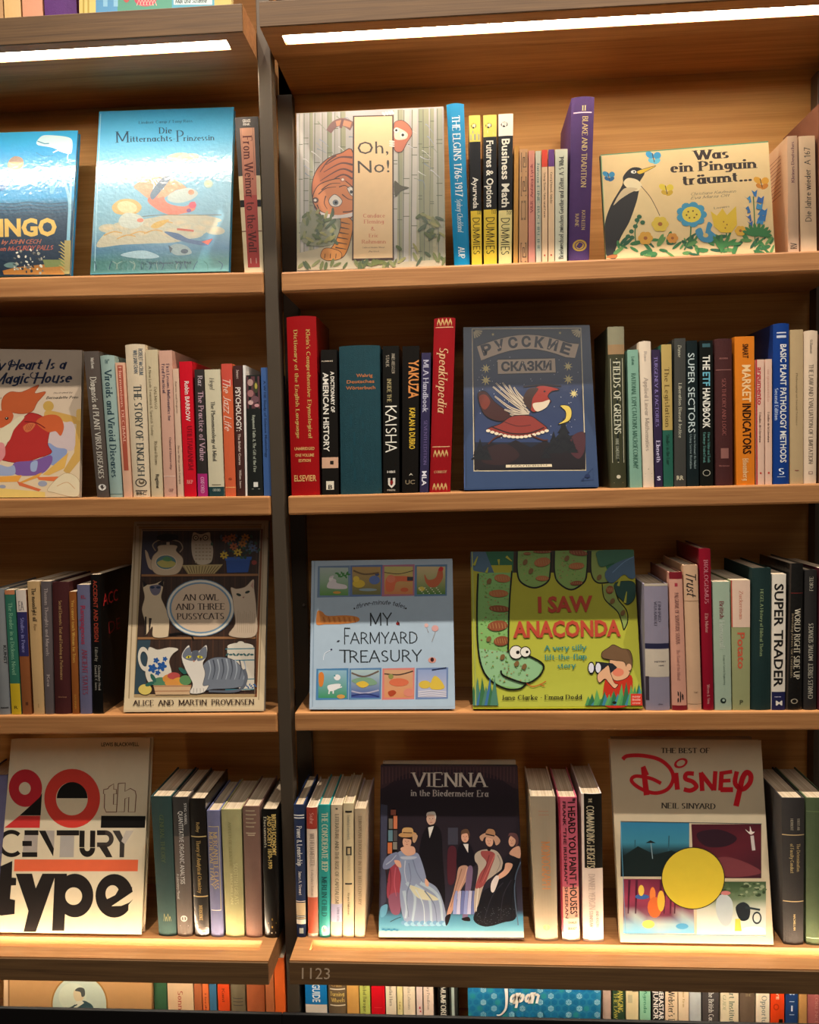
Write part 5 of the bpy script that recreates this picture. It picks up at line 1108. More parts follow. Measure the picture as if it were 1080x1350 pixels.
# ---- row 2: magic house
def a_magic(P):
    ground(P, lambda u, v: ramp([(0, 'b5a08a'), (.6, 'c4ae92'), (1, 'cbb28c')], v), 2, 6)
    crop(P, 0, 440, 5.87)
    P.text('My Heart Is a', (-110, 282), (505, 272), 74, '14203c', 'script', .17); P.text('Magic House', (-60, 388), (548, 378), 80, '14203c', 'script', .17)
    for (x, y) in ((92, 232), (262, 322)): P.ell(x, y, 30, 26, '14203c', inner=.72, n=18, a0=-60, a1=260)
    P.text('Illustrated by', (410, 465), (560, 460), 12, '4a4038', 'script'); P.text('Bernadette Pons', (355, 506), (606, 500), 20, '2a2824', 'script', .16); P.text('n', (-16, 505), (10, 504), 16, '2a2824', 'script')
    # bed
    P.ell(375, 560, 42, 40, 'b08c44'); P.blob([(350, 600), (420, 600), (600, 650), (600, 700), (420, 660), (350, 650)], 'b98f48'); P.poly([(600, 590), (650, 600), (620, 980), (530, 1090), (490, 1060), (575, 920)], 'b8904a'); P.blob([(590, 620), (600, 585), (650, 590), (655, 660), (600, 670)], 'c09a54')
    P.blob([(370, 760), (500, 690), (570, 700), (575, 890), (470, 895), (390, 860)], 'b8a4a0'); P.blob([(370, 850), (440, 880), (520, 900), (480, 990), (390, 1010)], '7c88a8')
    # dress and figure
    P.blob([(-60, 950), (40, 880), (100, 740), (180, 650), (240, 612), (330, 640), (390, 700), (370, 850), (400, 920), (300, 960), (150, 1000)], '9f2a26', out='6a1a1a', ow=4)
    P.blob([(330, 640), (410, 625), (470, 650), (495, 720), (470, 790), (430, 755), (370, 760), (280, 690)], 'b4542c')
    P.curve([(190, 680), (280, 690), (350, 730)], 8, '6f1a18')
    P.blob([(15, 590), (20, 500), (80, 450), (170, 450), (300, 395), (270, 460), (355, 450), (290, 530), (250, 600), (160, 620), (60, 600)], 'a8502a', out='7a3018', ow=3)
    P.blob([(-60, 640), (0, 596), (80, 600), (105, 640), (70, 700), (0, 730), (-50, 720)], 'b0512c'); P.ell(52, 655, 14, 11, '2a1a14'); P.ell(50, 652, 4, 4, 'e8e0d0', n=6)
    P.blob([(0, 750), (80, 690), (150, 640), (188, 650), (110, 740), (70, 830), (0, 850)], 'c6b898'); P.blob([(180, 720), (230, 690), (275, 700), (240, 750), (200, 760)], 'b85f3a')
    for k in range(4): P.line([(196+12*k, 745), (214+14*k, 700)], 3, '6a3020')
    # skirt, planks, papers
    P.blob([(110, 1000), (260, 980), (390, 940), (400, 1000), (330, 1080), (200, 1100), (110, 1080)], '6f4f86'); P.blob([(240, 1000), (290, 985), (280, 1060), (240, 1060)], '8c98b4')
    P.blob([(-30, 1010), (60, 1030), (110, 1020), (110, 1090), (-20, 1090)], '8c94ac'); P.blob([(-20, 860), (30, 850), (40, 940), (-10, 990)], 'c07a78')
    P.poly([(-60, 1110), (170, 1095), (140, 1145), (-60, 1150)], 'cf8f3c'); P.poly([(150, 1150), (330, 1070), (300, 1110), (160, 1160)], 'c98a3c'); P.poly([(330, 1090), (530, 920), (500, 1040), (380, 1095)], 'c79a4c')
    P.poly([(130, 1140), (320, 1205), (300, 1220), (150, 1175)], 'c2613a'); P.poly([(285, 1110), (450, 1105), (495, 1150), (300, 1130)], 'c8663a')
    P.poly([(-60, 1190), (350, 1225), (350, 1270), (-60, 1270)], 'd2b060'); P.ell(330, 1160, 36, 22, '8c8c98'); P.ell(20, 1183, 26, 14, '8c8c98'); P.blob([(370, 1200), (500, 1080), (610, 1130), (600, 1260), (420, 1230)], 'cdbb98', out='9a7a58', ow=3)
    P.curve([(440, 1180), (520, 1150), (580, 1200)], 5, 'b88a60')
CB('L2', (-96, 459), (108.3, 461.5), (104.6, 656), (-98, 659), 'b7a28a', 'picture book My Heart Is a Magic House with a red dressed squirrel', a_magic, lean=9, mat=M_SATIN, t=.009, spine_col='7a6a50')
# ---- row 2: russian tales
def a_rus(P):
    ground(P, lambda u, v: ramp([(0, '2c364a'), (1, '2f405e')], v), 2, 4)
    crop(P, 590, 380, 4)
    P.line([(90, 205), (100, 1050)], 5, '28344c'); P.line([(75, 208), (88, 1052)], 6, '4a6290')
    P.poly([(128, 212), (706, 208), (732, 962), (138, 966)], 'b8a888'); P.poly([(133, 217), (701, 213), (727, 957), (143, 961)], '1b1f2c')
    P.grid(lambda u, v: (138+560*u+ (8+14*u)*v, 222+v*590), 2, 6, lambda u, v: ramp([(0, '1d2430'), (.4, '262f48'), (1, '2c3858')], v))
    up = [(155+i*54, 305-62*math.sin(math.pi*(i/9.9))) for i in range(11)]; up[-1] = (694, 292)
    lo = [(x+(24 if i < 5 else -22)*(abs(i-5)/5), y+78+ (0 if 0 else 0)) for i, (x, y) in enumerate(up)]
    P.poly(up+lo[::-1], 'b39a80'); P.line(up, 5, '100e10'); P.line(lo, 5, '100e10')
    n = 7
    for i, ch in enumerate('РУССКИЕ'):
        x = 190+i*67; t = (x+28-155)/539; y = 305-62*math.sin(math.pi*t)+64; sl = -62*math.pi/539*math.cos(math.pi*t)
        P.text(ch, (x, y-sl*24), (x+50, y+sl*24), 52, '231a1c', 'bold', .05)
    P.blob([(262, 375), (568, 368), (572, 446), (266, 454)], 'b39a80', n=1) if 0 else P.poly([(262, 375), (568, 368), (572, 446), (266, 454)], 'b39a80')
    P.line([(262, 375), (568, 368), (572, 446), (266, 454), (262, 375)], 5, '100e10'); P.text('СКАЗКИ', (284, 436), (550, 430), 46, '231a1c', 'bold', .045)
    def star(x, y, rr):
        for k in range(8): a = R(k*45+10); P.poly([(x+rr*math.cos(a), y+rr*math.sin(a)), (x+rr*.22*math.cos(a+1.4), y+rr*.22*math.sin(a+1.4)), (x+rr*.22*math.cos(a-1.4), y+rr*.22*math.sin(a-1.4))], 'c2b070')
    for x, y, rr in ((203, 424, 26), (203, 486, 28), (636, 412, 26), (638, 480, 28), (666, 556, 24), (240, 244, 9), (594, 236, 9)): star(x, y, rr)
    r = random.Random(4)
    for k in range(70): x, y = r.uniform(150, 690), r.uniform(360, 790); P.ell(x, y, 2.4, 2.4, 'a8a8b0', n=5)
    # corner shells
    for (x, y, a0) in ((138, 222, 0), (700, 218, 90), (726, 955, 180), (146, 958, 270)):
        for k in range(5): a = R(a0+9+k*18); P.line([(x+8*math.cos(a), y+8*math.sin(a)), (x+46*math.cos(a), y+42*math.sin(a))], 5, 'b8a880', 9)
    # forest
    P.poly([(140, 860), (220, 815), (300, 830), (360, 800), (440, 840), (520, 800), (560, 840), (640, 780), (728, 760), (728, 955), (142, 958)], '1c1618'); P.blob([(640, 850), (660, 780), (720, 760), (724, 850), (690, 900)], '442428'); P.blob([(180, 860), (300, 820), (380, 880), (300, 930), (190, 920)], '2c1c1c')
    for x, y, h in ((172, 800, 120), (205, 830, 90), (612, 690, 200), (560, 760, 130), (590, 790, 90), (520, 830, 80), (660, 800, 80)):
        for k in range(5): P.poly([(x, y+h*k*.15-8), (x-h*.08*(k+1), y+h*(k+1.3)*.16), (x+h*.08*(k+1), y+h*(k+1.3)*.16)], '141418' if k % 2 else '191a1c')
    # firebird fox
    P.blob([(160, 560), (200, 545), (250, 600), (320, 655), (330, 690), (260, 700), (190, 660)], '3a1a14', out='120c0c', ow=4); P.blob([(168, 572), (200, 562), (226, 600), (200, 640), (176, 620)], '6a2a1a')
    for q in ([(430, 660), (340, 600), (240, 520)], [(420, 650), (330, 570), (255, 500)], [(410, 630), (340, 560), (290, 498)], [(400, 610), (350, 560), (325, 510)], [(400, 590), (370, 555), (350, 522)], [(420, 665), (330, 630), (250, 570)], [(430, 668), (350, 655), (300, 640)], [(430, 668), (360, 670), (330, 665)]): P.curve(q, 20, 'b5a48c', 7); P.curve(q, 4, '3a3030', 2)
    P.blob([(440, 560), (470, 520), (520, 515), (590, 534), (550, 545), (530, 570), (545, 600), (500, 620), (470, 650), (445, 650), (425, 610)], '8a2a1c', out='160e0e', ow=4)
    P.blob([(400, 580), (430, 530), (480, 530), (450, 580), (440, 640), (415, 620)], '38231a'); P.blob([(450, 610), (500, 600), (540, 590), (520, 630), (470, 650)], 'c8b498'); P.line([(400, 520), (500, 508), (600, 516)], 8, '201618'); P.ell(512, 545, 6, 5, '0e0c0c', n=8)
    P.blob([(340, 676), (430, 672), (480, 700), (528, 745), (470, 770), (370, 790), (290, 770), (210, 745), (280, 715)], '7e2e24', out='160e0e', ow=4)
    for k in range(15): x = 215+k*22; P.ell(x, 752+34*math.sin(math.pi*k/14), 12, 8, 'd0c0a4', n=8)
    P.curve([(230, 730), (330, 765), (430, 765), (510, 735)], 7, '2a1414'); P.curve([(300, 705), (370, 728), (440, 722)], 4, '4a1a16')
    P.curve([(290, 775), (250, 790), (215, 822)], 9, '4a2418', 5); P.curve([(440, 775), (500, 800), (530, 800)], 9, '4a2418', 5)
    P.blob([(594, 620), (640, 622), (656, 660), (640, 700), (584, 718), (620, 690), (622, 650)], 'c9ae4c', out='1a1410', ow=3)
    P.poly([(308, 932), (550, 928), (552, 942), (308, 946)], 'c9b898'); P.text('МАЛЕВИЧ', (335, 942), (525, 938), 8, '2a2020', 'sans')
    P.line([(706, 1012), (770, 1008), (768, 945), (706, 1012)], 3, '28365a'); P.ell(738, 990, 14, 10, '1c2848')
CB('R2', (611, 431.5), (777.5, 428.5), (789.5, 640), (612, 644.5), '2a3c5e', 'dark blue book of Russian tales with a winged fox in a red skirt', a_rus, lean=12, mat=M_CLOTH if 0 else M_SATIN, t=.013, Yb=.006)

# ---- row 3: owl and cats
def a_owl(P):
    ground(P, lambda u, v: 'c4ab88' if 0 else ramp([(0, 'b9a384'), (.5, 'c6b08e'), (1, 'd2bb94')], v), 2, 6)
    crop(P, 160, 680, 5.19)
    for q, w_, c in (([(108, 62), (960, 60)], 10, '8f7350'), ([(120, 80), (958, 76)], 16, 'a07a4c'), ([(140, 96), (956, 92)], 8, '5c3a24'), ([(98, 70), (52, 1250)], 8, '9a8260'), ([(130, 90), (92, 1240)], 12, 'a8906a'), ([(962, 90), (920, 1240)], 16, '7a4a2c'), ([(978, 70), (940, 1260)], 6, '9a8260')): P.line(q, w_, c)
    P.poly([(146, 104), (950, 98), (912, 1220), (88, 1222)], '3a2a22')
    for k in range(22):
        x = 170+k*36; P.line([(x, 106), (x-28+k*1.0, 1218)], 9, '4a3226' if k % 2 else '33251f')
    P.poly([(146, 104), (250, 103), (232, 400), (138, 400)], '3a3440'); P.poly([(112, 850), (200, 850), (160, 1218), (88, 1220)], '34444c')
    for y in (408, 838): P.line([(138-(y-408)*.06, y), (936-(y-408)*.04, y-4)], 15, '8f6440'); P.line([(138-(y-408)*.06, y+10), (936-(y-408)*.04, y+6)], 4, '2a1a12')
    P.line([(88, 1232), (912, 1230)], 22, 'a88c64')
    # teapot
    P.blob([(162, 240), (180, 250), (200, 300), (240, 320), (225, 370), (185, 350)], 'b9a083'); P.blob([(250, 210), (290, 200), (380, 205), (375, 240), (420, 290), (415, 350), (370, 400), (250, 402), (205, 350), (215, 280), (250, 240)], 'c2ab8c', out='8a7458', ow=3)
    P.ell(306, 318, 76, 54, 'd0bc9c'); P.ell(306, 318, 68, 47, '54787c'); P.blob([(245, 320), (300, 300), (370, 320), (350, 350), (280, 352)], 'b3a85c'); P.blob([(280, 300), (310, 278), (350, 300), (320, 312)], '5c8a58')
    P.line([(320, 180), (320, 205)], 22, 'b9a083'); P.curve([(235, 240), (215, 200), (250, 170), (300, 160)], 8, '9a8468'); P.curve([(400, 250), (420, 220), (400, 180), (350, 165)], 8, '9a8468'); P.blob([(245, 140), (300, 124), (380, 130), (385, 160), (320, 170), (255, 165)], '14100e')
    # owl in basket
    P.blob([(486, 130), (500, 112), (545, 125), (604, 112), (612, 160), (630, 230), (620, 310), (580, 334), (520, 330), (488, 280), (478, 200)], 'bfae94', out='4a3a2c', ow=3)
    for x in (510, 576): P.ell(x, 150, 20, 20, '4a3a30', inner=.7, n=16); P.ell(x, 150, 12, 12, 'd8cbb0'); P.ell(x, 150, 6, 6, '1a1410', n=8)
    P.poly([(536, 150), (552, 150), (544, 176)], '3a2a20')
    for k in range(26): P.ell(512+(k % 5)*24, 200+(k//5)*24, 9, 5, 'a08c70', n=6)
    P.poly([(414, 338), (696, 332), (640, 396), (456, 398)], 'b09a68')
    for k in range(12): P.line([(424+k*22, 344), (456+k*15, 394)], 3, '6a5632'); P.line([(690-k*22, 344), (640-k*15, 394)], 3, '6a5632')
    # flowers
    P.poly([(716, 292), (886, 288), (868, 386), (724, 390)], '2e4d8c'); P.poly([(708, 284), (894, 280), (890, 302), (712, 306)], '35589c')
    r = random.Random(8)
    for k in range(80): x, y = r.gauss(800, 66), r.gauss(212, 40); P.ell(x, min(y, 286), 13, 8, r.choice(['2c4434', '3a5a40', '4c5a68', '26342c']), r.uniform(0, 180), n=7)
    for x, y, c in ((704, 270, 'c8a838'), (798, 250, 'cfae3c'), (850, 150, 'c8842c'), (770, 210, 'b8643a'), (720, 160, 'a85a3c'), (830, 190, 'b8742c'), (900, 220, '5a6a88'), (760, 150, 'b86a34')):
        for q in range(7): P.ell(x+17*math.cos(q*.9), y+15*math.sin(q*.9), 14, 7, c, math.degrees(q*.9), n=8)
        P.ell(x, y, 8, 7, '5a3a1c', n=8)
    P.ell(910, 320, 18, 16, '8a3a30')
    # siamese cat
    P.blob([(150, 450), (175, 470), (230, 465), (288, 445), (285, 500), (275, 560), (300, 620), (328, 700), (325, 800), (310, 830), (220, 828), (215, 760), (190, 790), (165, 812), (160, 720), (142, 640), (160, 560), (150, 500)], 'cbb492', out='6a5844', ow=3)
    P.poly([(146, 440), (180, 472), (152, 490)], '1c1818'); P.poly([(290, 436), (250, 468), (288, 486)], '1c1818'); P.blob([(198, 480), (270, 476), (262, 530), (230, 545), (205, 525)], '6a6470')
    for x in (214, 254): P.ell(x, 490, 15, 9, '26344c', n=12)
    P.line([(168, 690), (166, 812)], 12, '2a2220'); P.line([(200, 700), (192, 790)], 20, '3a302c', 6)
    P.curve([(330, 815), (400, 805), (470, 812), (496, 850)], 17, '14100f', 9)
    # oval
    P.ell(543, 630, 234, 196, '5a6f80', n=40); P.ell(543, 630, 228, 190, 'd4cbb8', n=40); P.ell(543, 630, 212, 176, '6f8a9c', n=40); P.ell(543, 630, 200, 165, 'cdb396', n=40)
    P.text('AN OWL', (426, 580), (668, 578), 42, '3a2c28', 'serif'); P.text('AND THREE', (376, 644), (710, 641), 42, '3a2c28', 'serif'); P.text('PUSSYCATS', (382, 710), (706, 707), 42, '3a2c28', 'serif')
    # white cat
    P.blob([(750, 492), (790, 500), (850, 485), (905, 435), (910, 500), (925, 640), (918, 820), (740, 820), (780, 740), (770, 640), (762, 560)], 'c4ad92', out='7a6450', ow=3)
    for x, a in ((804, 20), (864, -20)): P.ell(x, 540-(x-804)*.3, 18, 9, '2c342c', a, n=12)
    P.poly([(828, 556), (844, 552), (838, 566)], '8a5a50'); P.poly([(885, 480), (904, 445), (905, 500)], 'b08a78')
    for k in range(9): P.line([(800+14*k, 650+10*(k % 3)), (795+14*k, 800)], 3, 'ab9478')
    # jug
    P.blob([(190, 900), (250, 915), (330, 900), (392, 912), (350, 950), (330, 1000), (345, 1080), (300, 1160), (200, 1150), (165, 1080), (180, 990)], 'cfc4b0', out='6a5c50', ow=3); P.ell(158, 980, 42, 84, 'cfc4b0', -8, n=22, inner=.62)
    for x, y, q in ((214, 1044, 34), (278, 1030, 36), (240, 990, 22), (300, 980, 18), (250, 1074, 20)):
        for k in range(5): P.ell(x+q*.5*math.cos(k*1.3), y+q*.5*math.sin(k*1.3), q*.5, q*.34, '24508c', k*70, n=9)
    # bowl, fruit
    for x, y, rx, ry, c in ((270, 1140, 56, 36, '4f7a58'), (340, 1115, 56, 34, 'c8843c'), (360, 1095, 44, 24, 'b04a44'), (400, 1135, 50, 30, 'd0903c'), (440, 1125, 42, 34, '5a8452'), (345, 1145, 46, 24, 'cf8a40')): P.ell(x, y, rx, ry, c)
    P.poly([(222, 1160), (480, 1158), (470, 1222), (236, 1224)], 'c4a078'); P.line([(222, 1166), (480, 1164)], 10, 'a87c58'); P.line([(230, 1200), (474, 1198)], 6, '9a6c4c'); P.ell(164, 1188, 46, 36, 'ccb45c')
    for x, y, a in ((420, 1060, 40), (450, 1060, -40), (220, 1110, 60), (196, 1150, -20)): P.ell(x, y, 34, 14, '2c5c50', a, n=10)
    # jar
    P.poly([(724, 905), (912, 900), (910, 1190), (820, 1195), (740, 1100)], 'c8bca8'); P.ell(816, 895, 90, 26, 'd2c8b4'); P.ell(818, 872, 24, 14, 'd2c8b4')
    for y in (912, 990, 1120, 1190): P.line([(712, y), (912, y-4)], 7, '38707c')
    for k in range(8): P.ell(726+24*k, 950, 14, 7, '3a5c5c', 40*(k % 3-1), n=8); P.ell(850+10*k, 1155+10*(k % 3), 9, 5, '3a5c88', 30*k, n=7)
    # tabby
    P.blob([(570, 1010), (640, 970), (740, 975), (810, 1020), (850, 1100), (840, 1160), (760, 1180), (640, 1185), (560, 1190), (540, 1100)], '6d727a', out='3a3a40', ow=3)
    for k in range(9): P.curve([(600+30*k, 990-12*math.sin(k*.4)), (612+30*k, 1050), (596+30*k, 1120)], 10, '42464e' if k % 2 else '9aa0a6', 4)
    P.curve([(840, 1050), (855, 1120), (800, 1195), (600, 1200)], 26, '5a5e66', 14)
    P.blob([(414, 970), (430, 920), (465, 885), (476, 930), (530, 925), (584, 885), (585, 960), (560, 1010), (575, 1080), (560, 1160), (600, 1160), (560, 1210), (470, 1212), (490, 1150), (440, 1050)], 'd4cabb', out='5a5450', ow=3)
    P.blob([(420, 960), (440, 915), (470, 900), (480, 935), (500, 990), (450, 985)], '6a6e76'); P.blob([(520, 990), (535, 930), (580, 895), (584, 960), (560, 985)], '6a6e76'); P.blob([(485, 930), (530, 925), (515, 985), (495, 985)], '565a62')
    for x, a in ((462, -14), (540, 10)): P.ell(x, 966, 20, 9, 'c8b83c', a, n=12); P.ell(x, 966, 4, 8, '16140e', n=8)
    P.poly([(488, 990), (508, 990), (498, 1002)], 'b0705c'); 
    for k in range(5): P.line([(475+22*k, 1180), (470+24*k, 1212)], 3, '8a8078')
    P.text('ALICE  AND  MARTIN  PROVENSEN', (84, 1298), (910, 1290), 36, '3a2a24', 'serif')
CB('L3', (177, 687.5), (354, 686), (348, 935), (163, 936), 'c8b08c', 'tall cream framed picture book with an owl and three cats on painted shelves', a_owl, lean=13, mat=M_SATIN, t=.012, spine_side='l', back_col='8a8478')
# ---- row 3: farmyard treasury
def a_farm(P):
    ground(P, lambda u, v: ramp([(0, 'a3b2bc'), (1, 'a9bcca')], v), 2, 3)
    crop(P, 360, 680, 4.154)
    P.line([(228, 248), (216, 1046)], 5, '8497a8')
    def tile(x, y, fr, bg, bg2):
        P.poly([(x, y), (x+176, y-4), (x+174, y+168), (x-4, y+172)], fr); P.rect(x+10, y+8, x+166, y+160, bg, bg2)
    tile(246, 276, '6a7f96', 'a9b4a8', '5c8a44'); tile(424, 272, '5c6f96', 'b08c54', '6a6c44'); tile(600, 270, 'a86a7c', 'b8b068', 'c47a4c'); tile(778, 270, '5c7a96', 'c8b080', '4c7a38')
    tile(238, 838, '4a7ca4', '8cb0c0', '3f8a5c'); tile(418, 836, '5a7fa4', 'a9bcb8', '34448c'); tile(600, 836, 'cf7a70', 'c89a74', 'd08a5c'); tile(784, 834, '6a80a8', '8c9cc0', 'b8b4c4')
    # goat
    P.blob([(296, 380), (320, 345), (345, 350), (350, 368), (400, 380), (398, 400), (310, 398)], 'cfc4c0'); P.ell(318, 344, 10, 16, 'd8d0c8', 30); P.ell(322, 334, 14, 5, 'c8bcb8', -20)
    for k in range(10): P.ell(350+7*k, 315+6*(k % 4), 12, 5, '3f7a3c', 60*k, n=7)
    P.ell(350, 420, 22, 7, 'c89040')
    # duck
    P.ell(470, 372, 34, 22, 'c8a838'); P.ell(456, 346, 17, 16, 'd0b040'); P.ell(556, 352, 30, 24, '5a6c9c'); P.ell(570, 320, 12, 10, '3c4a70'); P.curve([(440, 300), (500, 320), (580, 312)], 9, '6a5438'); P.ell(520, 405, 50, 8, '8a9a9c')
    # pigs
    P.blob([(622, 340), (680, 330), (760, 335), (760, 360), (680, 362), (660, 410), (620, 410)], 'cf6844'); P.line([(735, 345), (768, 345)], 22, '3a3a3c'); P.ell(646, 345, 24, 22, 'd2785a'); P.ell(720, 405, 22, 12, 'c8603c'); P.curve([(610, 310), (690, 318), (768, 300)], 4, '4a3c2c')
    # hen
    P.blob([(830, 320), (850, 350), (890, 340), (905, 300), (925, 290), (930, 340), (900, 385), (860, 390), (835, 360)], 'b8603c'); P.blob([(905, 300), (915, 280), (932, 284), (928, 302)], 'c83430'); P.ell(814, 400, 18, 12, 'd0b84c')
    for k in range(16): P.ell(800+8*k, 395+10*(k % 4), 4, 3, 'dcd8c0', n=5)
    # lamb
    P.blob([(300, 930), (350, 920), (372, 925), (350, 950), (310, 960)], 'e0dcd8'); P.ell(352, 885, 18, 16, 'e4e0dc'); P.ell(338, 876, 5, 5, '3a8a8c', n=6)
    for a, b in (((310, 950), (306, 976)), ((330, 950), (330, 974)), ((350, 945), (378, 936))): P.line([a, b], 7, 'e0dcd8')
    P.blob([(250, 870), (268, 855), (280, 880), (272, 930), (254, 930)], 'd07a34'); P.ell(372, 990, 22, 12, 'c8924c')
    # fish pond, pig mud, chicks
    P.curve([(430, 860), (500, 880), (580, 850)], 9, '6a5a50'); P.blob([(430, 905), (480, 885), (540, 890), (570, 920), (500, 930)], '7a9a7c'); P.blob([(455, 920), (495, 905), (525, 925), (490, 942)], 'd4b040'); P.curve([(430, 960), (500, 972), (580, 955)], 8, 'a8a4b8'); P.curve([(430, 985), (510, 975), (580, 990)], 6, '2a3468')
    P.curve([(610, 865), (690, 870), (768, 850)], 6, '4a3830'); P.ell(690, 912, 54, 22, 'cf6a48'); P.ell(646, 880, 14, 14, '8a8a4c'); P.ell(745, 968, 30, 24, 'd0806a'); P.blob([(630, 965), (660, 955), (675, 970), (645, 990)], 'a84428')
    P.line([(870, 845), (950, 832)], 7, '2a3450'); P.ell(832, 924, 34, 22, 'd0b044'); P.blob([(860, 940), (880, 880), (910, 890), (940, 940), (900, 952)], 'd4b444')
    for k in range(3): P.curve([(795, 965+12*k), (870, 958+12*k), (950, 966+12*k)], 6, 'cfcad0')
    # middle
    P.text('three-minute tales', (452, 512), (722, 510), 26, '4a4a50', 'script', .12, bend=26); P.ell(446, 508, 5, 5, '30302c', n=6); P.ell(728, 507, 5, 5, '30302c', n=6)
    P.text('MY', (528, 600), (652, 598), 66, '2f3436', 'hand', .09); P.text('F', (386, 702), (424, 702), 86, '2f3436', 'hand', .08); P.text('ARMYARD', (424, 700), (796, 696), 60, '2f3436', 'hand', .09); P.text('T', (362, 802), (424, 802), 66, '2f3436', 'hand', .09); P.text('REASURY', (416, 802), (816, 796), 62, '2f3436', 'hand', .09)
    P.blob([(236, 580), (244, 522), (270, 526), (300, 548), (400, 545), (466, 556), (464, 580), (380, 592), (290, 594), (246, 598)], 'cf8040'); 
    for k in range(14): P.line([(262+14*k, 552+2*(k % 3)), (270+14*k, 584)], 4, 'a85c28' if k % 2 else 'd89c54')
    P.curve([(870, 690), (888, 640), (890, 620)], 3, '8a8078'); P.ell(888, 616, 19, 17, 'cf9a94'); P.ell(840, 600, 11, 11, 'd4a8a0'); P.curve([(852, 640), (842, 615)], 2, '8a8078', n=2)
    P.ell(872, 790, 22, 16, 'cf9080'); P.ell(872, 788, 10, 12, '3a1c1c'); P.ell(684, 590, 10, 9, '8a2420'); P.line([(682, 575), (692, 600)], 4, '1c1414'); P.curve([(276, 790), (284, 755), (318, 735)], 3, 'dfe4ea'); P.ell(320, 732, 6, 5, '3a3a50', n=6); P.ell(358, 686, 9, 4, '2a2a30', -20, n=8)
CB('R3', (411, 739.5), (596.5, 736.5), (600, 931), (408, 933), 'a6b6c2', 'pale blue square book My Farmyard Treasury with eight small pictures', a_farm, lean=13, mat=M_SATIN, t=.016, spine_col='8fa2b4')
